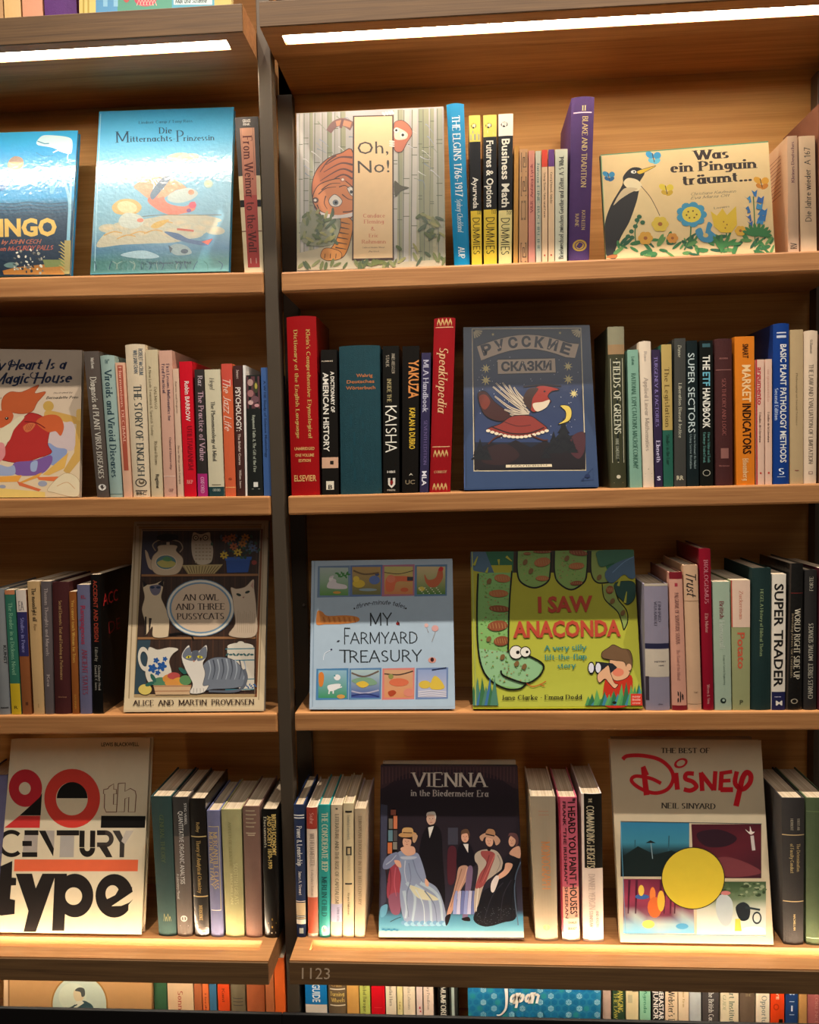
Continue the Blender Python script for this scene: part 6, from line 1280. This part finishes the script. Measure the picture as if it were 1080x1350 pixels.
# ---- row 3: anaconda
def a_ana(P):
    ground(P, lambda u, v: ramp([(0, 'a39d2c'), (1, 'b2b444')], v), 2, 3)
    crop(P, 590, 680, 4)
    P.poly([(118, 188), (984, 180), (992, 240), (990, 300), (340, 300), (340, 260), (120, 262)], '2f6644'); P.poly([(118, 188), (200, 188), (250, 310), (140, 290), (120, 262)], '4f6a7c')
    for a, b in ((350, 372), (545, 580), (735, 762)): P.poly([(a, 185), (b, 184), (b-2, 300), (a-4, 300)], '3a2a1c')
    # coils
    r = random.Random(6)
    def spots(test, n, box_):
        for k in range(n):
            x, y = r.uniform(box_[0], box_[2]), r.uniform(box_[1], box_[3])
            if test(x, y): P.ell(x, y, r.uniform(3, 6), r.uniform(2, 4), r.choice(['5f8a3a', 'a08a54', '6f9a50', '8a6a48']), n=5)
    def sp(x, y, rx, ry, a=0, c='8a5434'): P.ell(x, y, rx, ry, c, a, n=12); [P.line([(x-rx*.8+k*rx*.3, y-ry*.5), (x-rx*.8+k*rx*.3+5, y+ry*.5)], 2.5, 'a8804c') for k in range(6)]
    body = [(172, 310), (168, 500), (172, 700), (205, 830), (280, 885), (370, 905), (420, 880), (380, 860), (300, 820), (322, 700), (340, 300), (250, 260)]
    P.poly(smooth([(164, 300), (158, 480), (162, 680), (180, 790), (220, 860), (300, 905), (380, 910), (425, 880), (480, 850), (508, 800), (480, 760), (420, 735), (330, 720), (326, 600), (334, 400), (342, 300)], 4), '7da860')
    P.poly([(160, 700), (340, 720), (430, 738), (500, 790), (480, 845), (420, 880), (370, 908), (280, 895), (200, 840), (172, 770)], '8cb482')
    for cx0, cx1, yb in ((370, 545, 380), (566, 738, 390)):
        P.poly(smooth([(cx0, 184), (cx0, 300), (cx0+20, 350), ((cx0+cx1)/2, yb), (cx1-22, 350), (cx1-4, 290), (cx1, 184)], 5), '7f9c52'); P.curve([(cx0-2, 184), (cx0-2, 290), (cx0+18, 350), ((cx0+cx1)/2, yb), (cx1-18, 350), (cx1-2, 290), (cx1+2, 184)], 9, '1a1a14')
    P.poly(smooth([(758, 186), (760, 300), (790, 350), (850, 352), (820, 380), (850, 470), (910, 520), (930, 600), (950, 560), (930, 490), (890, 430), (880, 370), (840, 280), (800, 184)], 4), '86964e'); P.curve([(756, 186), (758, 300), (790, 352), (860, 350)], 8, '1a1a14'); P.curve([(816, 360), (830, 440), (900, 510), (930, 604)], 6, '1a1a14'); P.curve([(884, 380), (900, 440), (945, 500), (950, 560), (930, 604)], 6, '1a1a14')
    spots(lambda x, y: True, 60, (378, 195, 535, 345)); spots(lambda x, y: True, 60, (576, 195, 725, 350)); spots(lambda x, y: True, 150, (172, 310, 322, 780)); spots(lambda x, y: True, 50, (230, 780, 440, 880))
    for x, y, rx, ry, a in ((290, 330, 44, 22, 5), (270, 410, 52, 20, 0), (275, 490, 56, 18, 4), (265, 580, 54, 28, -6), (285, 660, 42, 26, -8), (500, 245, 44, 24, -10), (500, 330, 36, 14, 0), (420, 200, 20, 8, 0), (690, 195, 50, 16, 8), (680, 265, 42, 18, -4), (680, 355, 34, 12, -6), (856, 390, 20, 22, 30), (500, 190, 50, 8, 0)): sp(x, y, rx, ry, a, 'a8663c' if y in (330, 410, 245, 265) else '84482c')
    for x, y in ((220, 345), (410, 245), (630, 225), (218, 650), (440, 292), (870, 450), (800, 325), (925, 512), (405, 795), (290, 745), (365, 780)): P.ell(x, y, 12, 17, '7a5a34', 30, n=9)
    P.curve([(162, 305), (156, 480), (160, 680), (182, 800), (230, 870), (310, 912), (380, 912), (418, 884)], 9, '16160f'); P.curve([(340, 290), (326, 480), (320, 720)], 8, '16160f'); P.curve([(430, 738), (490, 770), (508, 800), (480, 848), (420, 882), (340, 862), (290, 838), (282, 815)], 9, '16160f')
    P.curve([(418, 884), (450, 900), (490, 888), (520, 872)], 4, 'b84a24'); P.line([(488, 888), (512, 898)], 4, 'b84a24')
    for x, y, q in ((362, 720, 33), (411, 718, 25)): P.ell(x, y, q+4, q+5, '16160f', n=20); P.ell(x, y, q, q, 'e4dccc', n=20); P.ell(x+9, y, q*.3, q*.3, '1a1612', n=10)
    # monstera leaves
    P.blob([(800, 184), (984, 182), (990, 230), (930, 300), (860, 330), (830, 300), (880, 250), (810, 270), (790, 230)], '3f6a50'); P.blob([(990, 220), (870, 260), (830, 310), (850, 350), (880, 350), (930, 310), (960, 330), (990, 320)], '4c6478', out=None); P.blob([(880, 360), (930, 345), (985, 355), (988, 430), (950, 468), (915, 440), (895, 420)], '2b4a40', out='1a2c24', ow=3)
    for q in ([(900, 370), (915, 320)], [(935, 460), (945, 400)], [(140, 262), (160, 215)], [(205, 300), (215, 272)], [(310, 215), (340, 240)], [(270, 230), (272, 260)]): P.line(q, 14, 'a8a83a', 4)
    P.curve([(984, 215), (930, 245), (870, 300)], 4, '6a86a0')
    # title
    P.text('I SAW', (478, 508), (766, 502), 82, 'b04430', 'bold', .038); P.text('ANACONDA', (346, 640), (914, 632), 84, 'b04430', 'bold', .038)
    P.text('A very silly', (512, 712), (732, 706), 28, '3c8478', 'serif', .15); P.text('lift-the-flap', (512, 760), (736, 754), 28, '3c8478', 'serif', .15); P.text('story', (580, 804), (676, 800), 26, '3c8478', 'serif', .15)
    P.text('Jane Clarke * Emma Dodd', (286, 970), (710, 966), 24, '2f3020', 'serif', .15)
    # boy
    P.blob([(830, 1000), (830, 870), (870, 840), (930, 860), (968, 840), (975, 900), (950, 1000)], 'b8301e'); P.blob([(850, 790), (870, 740), (930, 730), (965, 790), (950, 850), (890, 870), (860, 840)], 'd8a47c', out='1a1612', ow=3)
    P.blob([(820, 750), (815, 720), (850, 695), (875, 680), (920, 700), (960, 710), (975, 760), (965, 820), (945, 800), (930, 770), (880, 762)], '6f5238', out='2a2018', ow=3); P.ell(900, 825, 30, 22, 'd87a5c'); P.ell(956, 798, 14, 18, 'd8a47c')
    P.poly([(780, 768), (870, 778), (895, 800), (860, 830), (790, 834)], '26262c')
    for x in (758, 795): P.ell(x, 802, 19, 33, '17171c', n=18); P.ell(x, 802, 14, 26, 'd8d4d8', n=18)
    P.blob([(800, 880), (790, 840), (830, 800), (850, 790), (860, 830), (880, 880), (900, 890), (880, 910), (850, 880), (830, 860)], 'd8a47c', out='1a1612', ow=3)
    # grass
    for x0, x1, y, cols in ((138, 250, 1000, ('3c6a44', '4c7a64', '3f6a94')), (742, 1028, 1000, ('4c8a50', '2f6a44', '3c7a8c', '5c9a54'))):
        k = 0; x = x0
        while x < x1:
            h = (150 if x0 < 200 else 60+90*((x-742)/286)**1.5+20*math.sin(x)); P.poly([(x-18, y), (x+6*(k % 3), y-h*(.7+.3*(k % 2))), (x+26, y)], cols[k % len(cols)]); x += 15; k += 1
    P.rect(966, 938, 1030, 1000, 'c43a28'); 
    for i, t_ in enumerate(('nosy', 'little', 'crow')): P.text(t_, (974, 958+17*i), (1018, 957+17*i), 12, 'e0a090', 'bold')
    P.ell(880, 985, 12, 8, '1a2418', n=8)
    P.line([(130, 190), (150, 1000)], 5, 'a8b060')
CB('R3', (620.5, 727.5), (835.5, 724.5), (847, 930.5), (623.5, 932.5), 'b0ae2c', 'lime green picture book I Saw Anaconda with a green spotted snake', a_ana, lean=13, mat=M_SATIN, t=.016, spine_col='7a8a3c')

# ---- row 4: typography book
def a_type(P):
    ground(P, lambda u, v: 'cbb48e' if v < .07 else 'cdbd9e', 2, 28)
    crop(P, 0, 965, 5)
    P.text('LEWIS BLACKWELL', (668, 94), (916, 92), 25, '30281f', 'bold')
    P.ell(168, 370, 110, 124, 'b3262e', n=36); P.ell(164, 372, 39, 42, 'cdbd9e', n=24); P.poly([(278, 400), (268, 550), (130, 550), (230, 460), (262, 430)], '14110e'); P.poly([(128, 552), (266, 552), (262, 632), (28, 632)], 'c03430')
    P.ell(476, 438, 184, 195, 'c53a2e', n=44); P.ell(474, 440, 105, 110, 'cdbd9e', n=32); P.ell(476, 436, 101, 106, '14110e', n=24, a0=180, a1=360); P.poly([(375, 430), (577, 430), (577, 437), (375, 437)], '14110e')
    # outlined th
    for q in ([(720, 360), (750, 342), (750, 378), (768, 378), (768, 408), (750, 408), (748, 478), (772, 476), (768, 528), (700, 528), (688, 500), (690, 410), (682, 406), (684, 380), (712, 374), (720, 360)], [(780, 340), (826, 336), (824, 392), (860, 372), (892, 390), (898, 420), (890, 528), (846, 528), (850, 430), (824, 440), (820, 526), (768, 526), (780, 340)]): P.line(q, 6, '6a4030')
    P.poly([(668, 552), (960, 554), (956, 632), (664, 632)], '14120f')
    # CENTURY
    K = '1f1a17'
    P.ell(76, 735, 88, 90, K, n=30, a0=48, a1=312, inner=.7); P.rect(162, 648, 254, 680, K); P.rect(148, 718, 210, 752, K); P.rect(146, 792, 246, 824, K); P.poly([(160, 680), (250, 680), (246, 790), (150, 790)], 'a09488') ; P.rect(148, 718, 210, 752, K)
    P.poly([(256, 650), (300, 650), (356, 770), (350, 820)], K); P.poly([(300, 650), (360, 650), (356, 770)], 'a09488'); P.rect(374, 648, 522, 682, K); P.poly([(398, 684), (490, 684), (486, 826), (392, 826)], 'a39a90')
    P.line([(542, 650), (540, 760)], 34, K); P.line([(612, 650), (610, 760)], 34, K); P.ell(576, 764, 52, 60, K, n=22, a0=0, a1=180, inner=.36)
    P.rect(640, 648, 700, 680, K); P.ell(694, 704, 56, 56, '3c342f', n=22, a0=-90, a1=90, inner=.45); P.rect(640, 728, 700, 758, '3c342f'); P.poly([(650, 750), (700, 745), (742, 826), (700, 826)], '2c2622')
    P.poly([(742, 650), (790, 650), (822, 720), (818, 826), (788, 826), (790, 730)], '3a3430'); P.poly([(830, 650), (882, 650), (824, 740), (800, 720)], 'b5a898')
    P.poly([(96, 840), (912, 842), (908, 918), (92, 918)], 'd4603c', )
    # type
    P.poly([(-30, 900), (82, 850), (78, 960), (108, 962), (106, 1010), (74, 1012), (66, 1100), (100, 1108), (96, 1200), (10, 1210), (-30, 1200)], '1f1a18')
    P.poly([(104, 934), (212, 934), (236, 1030), (280, 934), (370, 934), (236, 1318), (156, 1316), (188, 1180)], '1f1a18')
    P.poly([(362, 934), (442, 934), (424, 1310), (344, 1310)], '1f1a18'); P.ell(494, 1078, 122, 144, '1f1a18', n=36, inner=.001); P.ell(486, 1082, 56, 58, 'cdbd9e', n=26)
    P.ell(754, 1080, 124, 144, '1f1a18', n=36); P.ell(742, 1066, 46, 56, 'cdbd9e', n=20, a0=100, a1=330); P.poly([(694, 1108), (872, 1020), (870, 1080), (760, 1120), (742, 1142), (700, 1120)], '1f1a18'); P.poly([(736, 1148), (880, 1050), (880, 1100), (850, 1125), (800, 1146)], 'cdbd9e'); P.poly([(700, 1120), (744, 1100), (760, 1130), (730, 1150)], '1f1a18'); P.poly([(848, 1140), (880, 1100), (880, 1240), (846, 1200)], 'cdbd9e')
CB('L4', (15, 974.5), (198, 972.5), (186.5, 1231), (-6, 1230), 'cdbd9e', 'tall cream typography book with 20th century type in red and black', a_type, lean=14, mat=M_SATIN, t=.018, Yb=-.016, spine_col='cdbd9e')
# ---- row 4: Vienna
def a_vienna(P):
    ground(P, lambda u, v: ramp([(0, '33242c'), (.2, '241c22'), (.55, '2a2228'), (.84, '2e2c38'), (.88, '44788e'), (.97, '5c90a2'), (.98, 'c8b898'), (1, 'c8b898')], v), 2, 50)
    crop(P, 500, 1000, 5.508)
    P.blob([(10, 220), (200, 110), (500, 80), (800, 110), (1005, 220), (1000, 60), (20, 60)], '3f2c30')
    for k in range(40): x = 25+k*24.5; P.line([(x, 62), (x, 118+((k-20)/20)**2*70)], 6, '5a3c3c')
    P.text('VIENNA', (244, 204), (778, 206), 102, 'cdbfae', 'serif', .14); P.text('in the Biedermeier Era', (228, 272), (794, 278), 46, 'b8ada4', 'serif', .16)
    P.poly([(12, 330), (60, 340), (50, 1040), (12, 1080)], '3c3c4c')
    P.poly(smooth([(56, 690), (60, 460), (80, 400), (105, 362), (130, 400), (136, 460), (132, 690)], 4), '14100f')
    for x0, x1, y0, y1, c in ((70, 98, 436, 510, '6a6458'), (104, 132, 416, 510, 'b86a48'), (66, 98, 520, 600, '5a7880'), (104, 132, 520, 600, '4a4444'), (62, 94, 610, 690, 'b8653c'), (100, 130, 606, 660, '7a7468'), (84, 122, 372, 410, '8a5040')): P.rect(x0, y0, x1, y1, c)
    P.poly([(500, 502), (572, 502), (572, 625), (500, 625)], '3c3a44')
    SK = 'c8977c'
    # standing man
    P.blob([(330, 520), (400, 480), (450, 540), (460, 700), (470, 1100), (300, 1100), (290, 700)], '161216'); P.ell(378, 438, 34, 46, 'c09a84'); P.blob([(344, 420), (350, 392), (400, 386), (414, 420), (408, 440), (398, 410), (356, 408)], 'c8c0b4'); P.poly([(356, 500), (398, 490), (366, 580)], 'd0c8bc'); P.line([(360, 490), (400, 480)], 8, '1a1414')
    # seated lady
    P.blob([(150, 760), (90, 770), (60, 900), (60, 1010), (110, 1020), (150, 1000)], '8c3a44'); P.blob([(70, 1000), (150, 980), (150, 1120), (90, 1120)], '7a4a5c'); P.line([(60, 900), (40, 740)], 8, '2a1a18')
    P.blob([(130, 690), (200, 665), (270, 690), (300, 790), (340, 880), (420, 940), (470, 1060), (485, 1180), (440, 1210), (250, 1215), (180, 1170), (150, 1000), (160, 860), (140, 790)], '7c869c', out=None)
    P.blob([(30, 760), (60, 710), (130, 680), (150, 740), (120, 760), (70, 800), (30, 800)], '70768e'); P.blob([(250, 700), (290, 700), (340, 860), (320, 880), (270, 800)], '7e869e')
    for q in ([(200, 900), (260, 1000), (240, 1190)], [(260, 920), (360, 1010), (380, 1200)], [(300, 900), (430, 1000), (460, 1180)], [(180, 960), (200, 1080), (190, 1160)]): P.curve(q, 26, '98a6b2', 14)
    P.blob([(220, 920), (330, 960), (430, 1020), (380, 1030), (280, 1010)], 'b3b094')
    for k in range(14): P.ell(180+23*k, 1192+10*(k % 2), 22, 16, '7ca0b4' if k % 2 else '5c82a0', n=9)
    P.blob([(155, 660), (180, 640), (250, 640), (260, 690), (200, 705)], SK); P.ell(202, 606, 32, 44, SK); P.blob([(160, 590), (170, 560), (240, 560), (246, 620), (232, 590), (175, 580)], '2a1c18'); P.ell(206, 552, 66, 20, 'b08454', -4); P.blob([(172, 545), (176, 505), (238, 505), (242, 545)], 'b8905c'); P.blob([(245, 550), (280, 560), (260, 610), (244, 600)], 'b08a68'); P.line([(172, 538), (240, 540)], 8, '5a3a28')
    P.blob([(110, 740), (150, 745), (160, 790), (130, 780)], SK); P.blob([(335, 870), (360, 900), (355, 930), (335, 915)], SK); P.blob([(160, 712), (270, 712), (250, 730), (175, 732)], 'a0a6b4')
    # seated gentleman
    P.blob([(500, 660), (560, 660), (550, 880), (500, 900)], '4a2028'); P.blob([(575, 640), (620, 610), (670, 640), (705, 760), (650, 790), (565, 780)], '17131a'); P.poly([(610, 620), (648, 620), (646, 685)], 'cfc6bc'); P.ell(624, 570, 28, 40, SK); P.blob([(594, 560), (600, 522), (640, 512), (658, 550), (650, 580), (640, 545), (606, 548)], '5c4230')
    P.blob([(580, 790), (640, 780), (650, 850), (590, 960), (545, 1080), (500, 1160), (490, 1130), (530, 1000), (560, 880)], 'a8806c'); P.blob([(640, 800), (680, 800), (660, 1000), (640, 1160), (605, 1160), (620, 1000)], '6c5870'); P.blob([(480, 1150), (520, 1130), (500, 1200), (484, 1210)], '1a1418'); P.blob([(600, 1160), (650, 1150), (660, 1180), (610, 1175)], '1a1418')
    for k in range(6): P.curve([(560+26*k, 960), (552+26*k, 1050), (548+26*k, 1130)], 22, ('7d86b0', 'a8a4b8', '5c6490')[k % 3], 26)
    # lady with straw hat
    P.blob([(700, 690), (760, 660), (850, 670), (895, 740), (890, 800), (830, 850), (760, 920), (700, 1130), (690, 1000), (720, 800), (695, 740)], 'a39484'); P.blob([(750, 670), (840, 690), (810, 800), (760, 920), (700, 940), (730, 840), (780, 760), (740, 700)], '8e4442'); P.ell(800, 600, 28, 40, SK, -10); P.blob([(735, 560), (780, 540), (850, 560), (880, 600), (850, 630), (830, 590), (770, 570), (750, 600), (732, 580)], 'b0866c'); P.blob([(775, 550), (790, 512), (835, 520), (838, 560)], '9a7050'); P.line([(772, 548), (838, 562)], 9, '1c1418'); P.ell(798, 656, 14, 16, '1c1418', n=10)
    # lady in black
    P.blob([(905, 740), (950, 690), (1010, 720), (1020, 780), (990, 860), (1000, 1140), (900, 1190), (770, 1220), (685, 1170), (720, 1060), (760, 960), (860, 900)], '16151a'); P.blob([(910, 720), (960, 700), (990, 740), (930, 760)], '1f1c24'); P.blob([(945, 690), (975, 650), (1020, 640), (1025, 720), (980, 710)], SK); P.ell(966, 598, 26, 42, SK, 6); P.blob([(935, 570), (950, 540), (1000, 550), (1012, 610), (990, 640), (990, 590), (950, 560)], '5c3c3c'); P.blob([(920, 760), (970, 770), (930, 840), (860, 880), (850, 860), (905, 810)], SK); P.blob([(815, 900), (850, 850), (870, 870), (835, 965), (812, 960)], 'c8bcb4')
    P.curve([(1028, 750), (990, 860), (985, 1000), (1010, 1210)], 8, '4a5868')
    for q, c in (([(215, 760), (230, 850), (225, 900)], '6a7288'), ([(190, 740), (185, 820), (200, 900)], 'a4aab8'), ([(245, 735), (275, 830), (320, 900)], '6a7288'), ([(225, 905), (200, 1000), (215, 1150)], '626c80'), ([(330, 960), (400, 1060), (420, 1190)], '626c80'), ([(265, 950), (320, 1060), (330, 1200)], 'a8b4ba'), ([(50, 770), (90, 740), (125, 700)], '9aa0b0'), ([(80, 800), (85, 900), (75, 990)], '6c2a34'), ([(120, 790), (110, 900), (125, 1000)], 'a85560')): P.curve(q, 9, c, 5)
    for q, c in (([(800, 700), (770, 800), (730, 900)], '6e3030'), ([(840, 700), (800, 790), (750, 900)], 'ac6058'), ([(860, 700), (880, 760), (850, 830)], '80746a'), ([(720, 940), (710, 1040), (705, 1110)], 'c4b8a8'), ([(900, 900), (820, 1000), (760, 1180)], '2e2c34'), ([(960, 880), (900, 1000), (880, 1190)], '2e2c34'), ([(985, 880), (960, 1020), (960, 1160)], '0c0c10'), ([(600, 800), (570, 900), (520, 1080)], '7e5c4c'), ([(640, 790), (620, 860), (570, 980)], 'c49a84')): P.curve(q, 8, c, 4)
    for x, y, k in ((202, 600, 1), (378, 436, 1.1), (624, 566, 1), (798, 596, .9), (962, 594, .9)):
        for dx in (-10, 10): P.ell(x+dx*k, y, 4*k, 2.4*k, '3a241e', n=6)
        P.line([(x, y+4*k), (x-2, y+14*k)], 3, 'a07460'); P.line([(x-7*k, y+24*k), (x+7*k, y+24*k)], 4, '9a4a44')
    r = random.Random(9)
    for k in range(60): P.ell(r.uniform(710, 980), r.uniform(1080, 1200), 3.5, 2.5, '4c5458', n=5)
    P.curve([(80, 1185), (130, 1160), (160, 1150)], 5, '2c3a44'); P.blob([(12, 1080), (60, 1060), (50, 1130), (12, 1150)], '5a8ca4')
    for k in range(6): P.ell(30+20*k, 1240+6*(k % 2), 12, 6, '2c6a88', n=7)
CB('R4', (502, 1009), (682.5, 1010), (691, 1236), (499.5, 1235.5), '2a2026', 'dark jacketed art book reading Vienna in the Biedermeier Era', a_vienna, lean=13, mat=M_SATIN, t=.02, Yb=-.016, spine_col='2a2026')
# ---- row 4: film history book, cartoon figures left out
def a_disney(P):
    ground(P, lambda u, v: 'bfae90', 2, 2)
    crop(P, 780, 960, 3.6)
    P.text('THE BEST OF', (330, 118), (562, 118), 24, '30261f', 'serif', .18); P.text('NEIL SINYARD', (332, 380), (590, 384), 26, '30261f', 'serif', .18)
    C = 'c01822'
    P.curve([(148, 148), (170, 132), (240, 130), (320, 148), (372, 190), (388, 240), (360, 290), (300, 308), (230, 285), (190, 250), (210, 228), (280, 238), (330, 262)], 19, C, 17); P.line([(246, 188), (262, 318)], 24, C, 28); P.line([(244, 182), (262, 225)], 24, C)
    P.ell(424, 166, 34, 22, C, -24, n=24, inner=.62); P.line([(400, 212), (408, 292)], 24, C)
    P.curve([(486, 216), (452, 216), (446, 240), (480, 254), (498, 278), (470, 296), (438, 290)], 21, C)
    P.line([(520, 210), (526, 298)], 22, C); P.line([(518, 212), (580, 292)], 22, C); P.line([(588, 204), (582, 296)], 21, C)
    P.line([(618, 206), (612, 296)], 22, C); P.line([(614, 214), (668, 206)], 18, C); P.line([(616, 250), (660, 248)], 18, C); P.line([(612, 292), (672, 292)], 24, C)
    P.curve([(690, 205), (682, 262), (716, 290), (750, 262), (756, 225), (736, 210), (716, 240), (702, 300), (686, 370)], 22, C, 27)
    # four stills
    P.grid(lambda u, v: (138+326*u, 446+(258)*v), 1, 8, lambda u, v: ramp([(0, '2f7090'), (.4, '3a7a8c'), (.55, '1e2c30'), (1, '141a1c')], v)); P.grid(lambda u, v: (474+(332)*u, 456+(256)*v), 4, 5, lambda u, v: ramp([(0, '160e14'), (.5, '5a2028'), (1, '3a1c24')], .25+v*.7*u+.1))
    P.line([(205, 600), (207, 530)], 5, '28505c'); P.line([(365, 590), (368, 510)], 6, '28505c'); P.poly([(146, 610), (220, 560), (300, 600), (380, 580), (460, 610), (456, 698), (150, 698)], '16201f'); P.poly([(256, 545), (280, 532), (306, 545)], '15181a'); P.line([(282, 545), (290, 620)], 4, '7a8c90')
    P.blob([(560, 640), (640, 610), (760, 650), (800, 690), (640, 705)], '6c3438'); P.blob([(500, 500), (600, 480), (690, 520), (640, 560), (540, 560)], '2c1820')
    P.blob([(730, 480), (750, 492), (752, 465), (762, 490), (775, 492), (755, 505)], 'd0c4b8'); P.line([(762, 510), (770, 580)], 16, 'b8aca4')
    P.grid(lambda u, v: (150+(338)*u, 716+(258)*v), 6, 6, lambda u, v: ramp([(0, '6a2438'), (.35, '9a3c50'), (.65, '6a2c40'), (.75, 'a8b0a8'), (1, '6aa0bc')], v+.08*math.sin(u*9))); P.grid(lambda u, v: (500+(328)*u, 728+(252)*v), 5, 6, lambda u, v: ramp([(0, '34482c'), (.35, '6a7a5c'), (.5, 'b8b8a4'), (.8, 'c4c8bc'), (1, '8cb0c0')], v+.05*math.cos(u*7)))
    for x in (180, 215, 350, 380, 400, 330): P.line([(x, 720), (x-6, 880)], 12, '4a1a2c', 6)
    for x, y, rx, ry, c in ((240, 800, 34, 12, '3a5c94'), (236, 770, 14, 26, 'd8b448'), (290, 790, 14, 36, 'd87838'), (300, 850, 34, 50, 'cf6430'), (330, 820, 18, 50, 'd8a83c'), (430, 940, 30, 14, '4a8cb0'), (270, 930, 30, 20, 'e0c060')): P.ell(x, y, rx, ry, c, n=14)
    r = random.Random(3)
    for k in range(50): P.ell(r.uniform(560, 820), r.uniform(735, 800), r.uniform(6, 16), r.uniform(4, 9), r.choice(['2c3c24', '4a5c3c', '8a9474', '5c6c4c']), n=7)
    P.blob([(600, 800), (640, 790), (670, 830), (665, 910), (640, 940), (610, 920), (590, 860)], 'a8b0b0'); P.ell(636, 782, 24, 10, 'b8706c'); P.blob([(684, 850), (720, 825), (752, 850), (745, 905), (705, 910)], '22262a'); P.ell(785, 900, 22, 30, '2a3034', n=18, inner=.72); P.line([(730, 850), (800, 862)], 10, '2a3438'); P.poly([(682, 905), (705, 905), (712, 962), (680, 962)], 'c8b048'); P.ell(770, 955, 52, 14, 'd0dce0')
    # frame lines and the plain yellow disc where the mascot stood
    P.line([(469, 446), (494, 976)], 8, 'bfae90'); P.line([(148, 710), (820, 718)], 8, 'bfae90')
    P.ell(482, 712, 151, 148, '2a2418', n=44); P.ell(482, 712, 147, 144, 'c8ae34', n=44)
    P.line([(138, 442), (808, 454)], 3, '3c4444'); P.line([(138, 442), (162, 976), (832, 988)], 3, '5a94b0')
CB('R4', (804, 975), (1003.5, 976), (1020, 1241.5), (818, 1238.5), 'bfae90', 'large cream film book with a red handwritten logo and four coloured stills', a_disney, lean=13, mat=M_SATIN, t=.016, Yb=-.019, spine_col='bfae90')
# second copies standing right behind the two jacketed books, only their tops show
def behind(Yb, t1, t2, lean): th = R(lean); return Yb+(t1+.0012+(t2-t1)*math.sin(th)**2)/math.cos(th)
CB('R4', (505, 1004), (680, 1002.5), (688, 1228), (503, 1228), 'b8a88c', 'book standing hidden behind the Vienna book, only its pale top edge shows', None, lean=13, t=.016, Yb=behind(-.016, .02, .016, 13))
CB('R4', (806, 971.5), (991, 971.5), (1006, 1232), (820, 1230), '8a7a60', 'book standing hidden behind the film history book, only its top edge shows', None, lean=13, t=.012, Yb=behind(-.019, .016, .012, 13))
# ---- row 5 and row 0 covers: a strip of each is visible
def a_japan(P):
    ground(P, lambda u, v: '2c7ea4', 1, 1)
    crop(P, 600, 1285, 4.32)
    r = random.Random(1)
    dx, dy = 40.5, 35
    for j in range(-3, 12):
        for i in range(-1, 21):
            x = 60+i*dx+(dx/2 if j % 2 else 0); y = 50+j*dy
            if x < 76 or x > 822: continue
            star = (i+j*2) % 4 == 0
            P.ell(x, y, 17, 17, '9cc4cc' if star else ('1c6f9c' if (i*3+j) % 5 else '2c8a94'), 90, n=6)
            if star:
                P.ell(x, y, 13, 13, '2f86ac', 90, n=6, inner=.75); P.ell(x, y, 5, 5, '2f86ac', n=6)
                for k in range(6): a = R(k*60); P.line([(x+6*math.cos(a), y+6*math.sin(a)), (x+13*math.cos(a), y+13*math.sin(a))], 2, '2f86ac')
    P.curve([(292, 70), (296, 130), (290, 190), (262, 226), (236, 226)], 24, '1c4a68', 6); P.curve([(290, 68), (294, 130), (288, 188), (260, 222), (236, 224)], 20, 'e8e0d4', 5)
    P.text('apan', (304, 156), (474, 152), 78, 'e8e0d4', 'script', .2)
CB('R5', (616.5, 1292), (793, 1292), (790, 1400), (619, 1400), '2f86ac', 'blue and white hexagon patterned cover reading Japan, bottom row', a_japan, lean=0, mat=M_SATIN, t=.012, Yb=-.004)
def a_port(P):
    ground(P, lambda u, v: 'b98a58', 1, 1)
    crop(P, 0, 1200, 4.91)
    P.rect(26, 440, 52, 1000, 'd8b088'); P.rect(52, 440, 62, 1000, '8a6038')
    P.ell(515, 610, 184, 196, '9a6c30', n=48); P.ell(515, 610, 174, 186, 'bcc4b0', n=48); P.ell(470, 560, 90, 90, 'c8ccb4', n=24)
    P.blob([(420, 665), (470, 620), (520, 590), (560, 590), (610, 640), (620, 800), (400, 800)], '3c5458'); P.blob([(480, 570), (476, 530), (500, 505), (535, 515), (545, 555), (525, 590), (498, 590)], 'd2bc94'); P.blob([(485, 520), (510, 500), (545, 508), (550, 550), (530, 560), (520, 530)], '4a4c48'); P.poly([(495, 590), (530, 585), (545, 600), (470, 650)], 'd4d0b8'); P.curve([(430, 640), (470, 625), (500, 610)], 8, '2a3a3c')
CB('L5', (5, 1290), (200, 1292), (199, 1400), (4, 1400), 'b98a58', 'tan cover with an oval portrait of a man, bottom row left', a_port, lean=0, mat=M_PAPER, t=.012, Yb=-.004)
def a_quilt(P):
    ground(P, lambda u, v: 'c8b478', 1, 1)
    crop(P, 0, 0, 3.484)
    for x0, x1, c in ((366, 440, 'd0b868'), (440, 540, '4f8cb4'), (540, 790, '4c8c74'), (790, 985, '4c94a8'), (985, 1070, 'b8a458')): P.rect(x0, -60, x1, 60, c)
    for k in range(4): P.rect(450+24*k, -40+(k % 2)*30, 470+24*k, (k % 2)*30, '7fb0c8')
    P.rect(380, -60, 388, 60, 'a8923c'); P.rect(402, -60, 410, 60, 'a8923c')
    P.ell(668, -6, 52, 36, 'b03c50', n=24)
    for k in range(6): P.line([(628+14*k, 26), (650+14*k, -30)], 3, 'd8a090'); P.line([(628+14*k, -30), (650+14*k, 26)], 3, 'd8a090')
    P.blob([(565, -10), (580, -30), (600, -20), (590, 8), (575, 10)], 'a84a44'); P.rect(798, -60, 975, 22, 'b4c8c4'); P.text('Max und Susanna', (804, 16), (948, 12), 20, '1c2c34', 'script', .15)
CB('L0', (104, -40), (305, -48), (305, 12), (104, 17), 'c8b478', 'patchwork cover in yellow, blue and green on the topmost shelf', a_quilt, lean=2, mat=M_SATIN, t=.012, Yb=-.02)
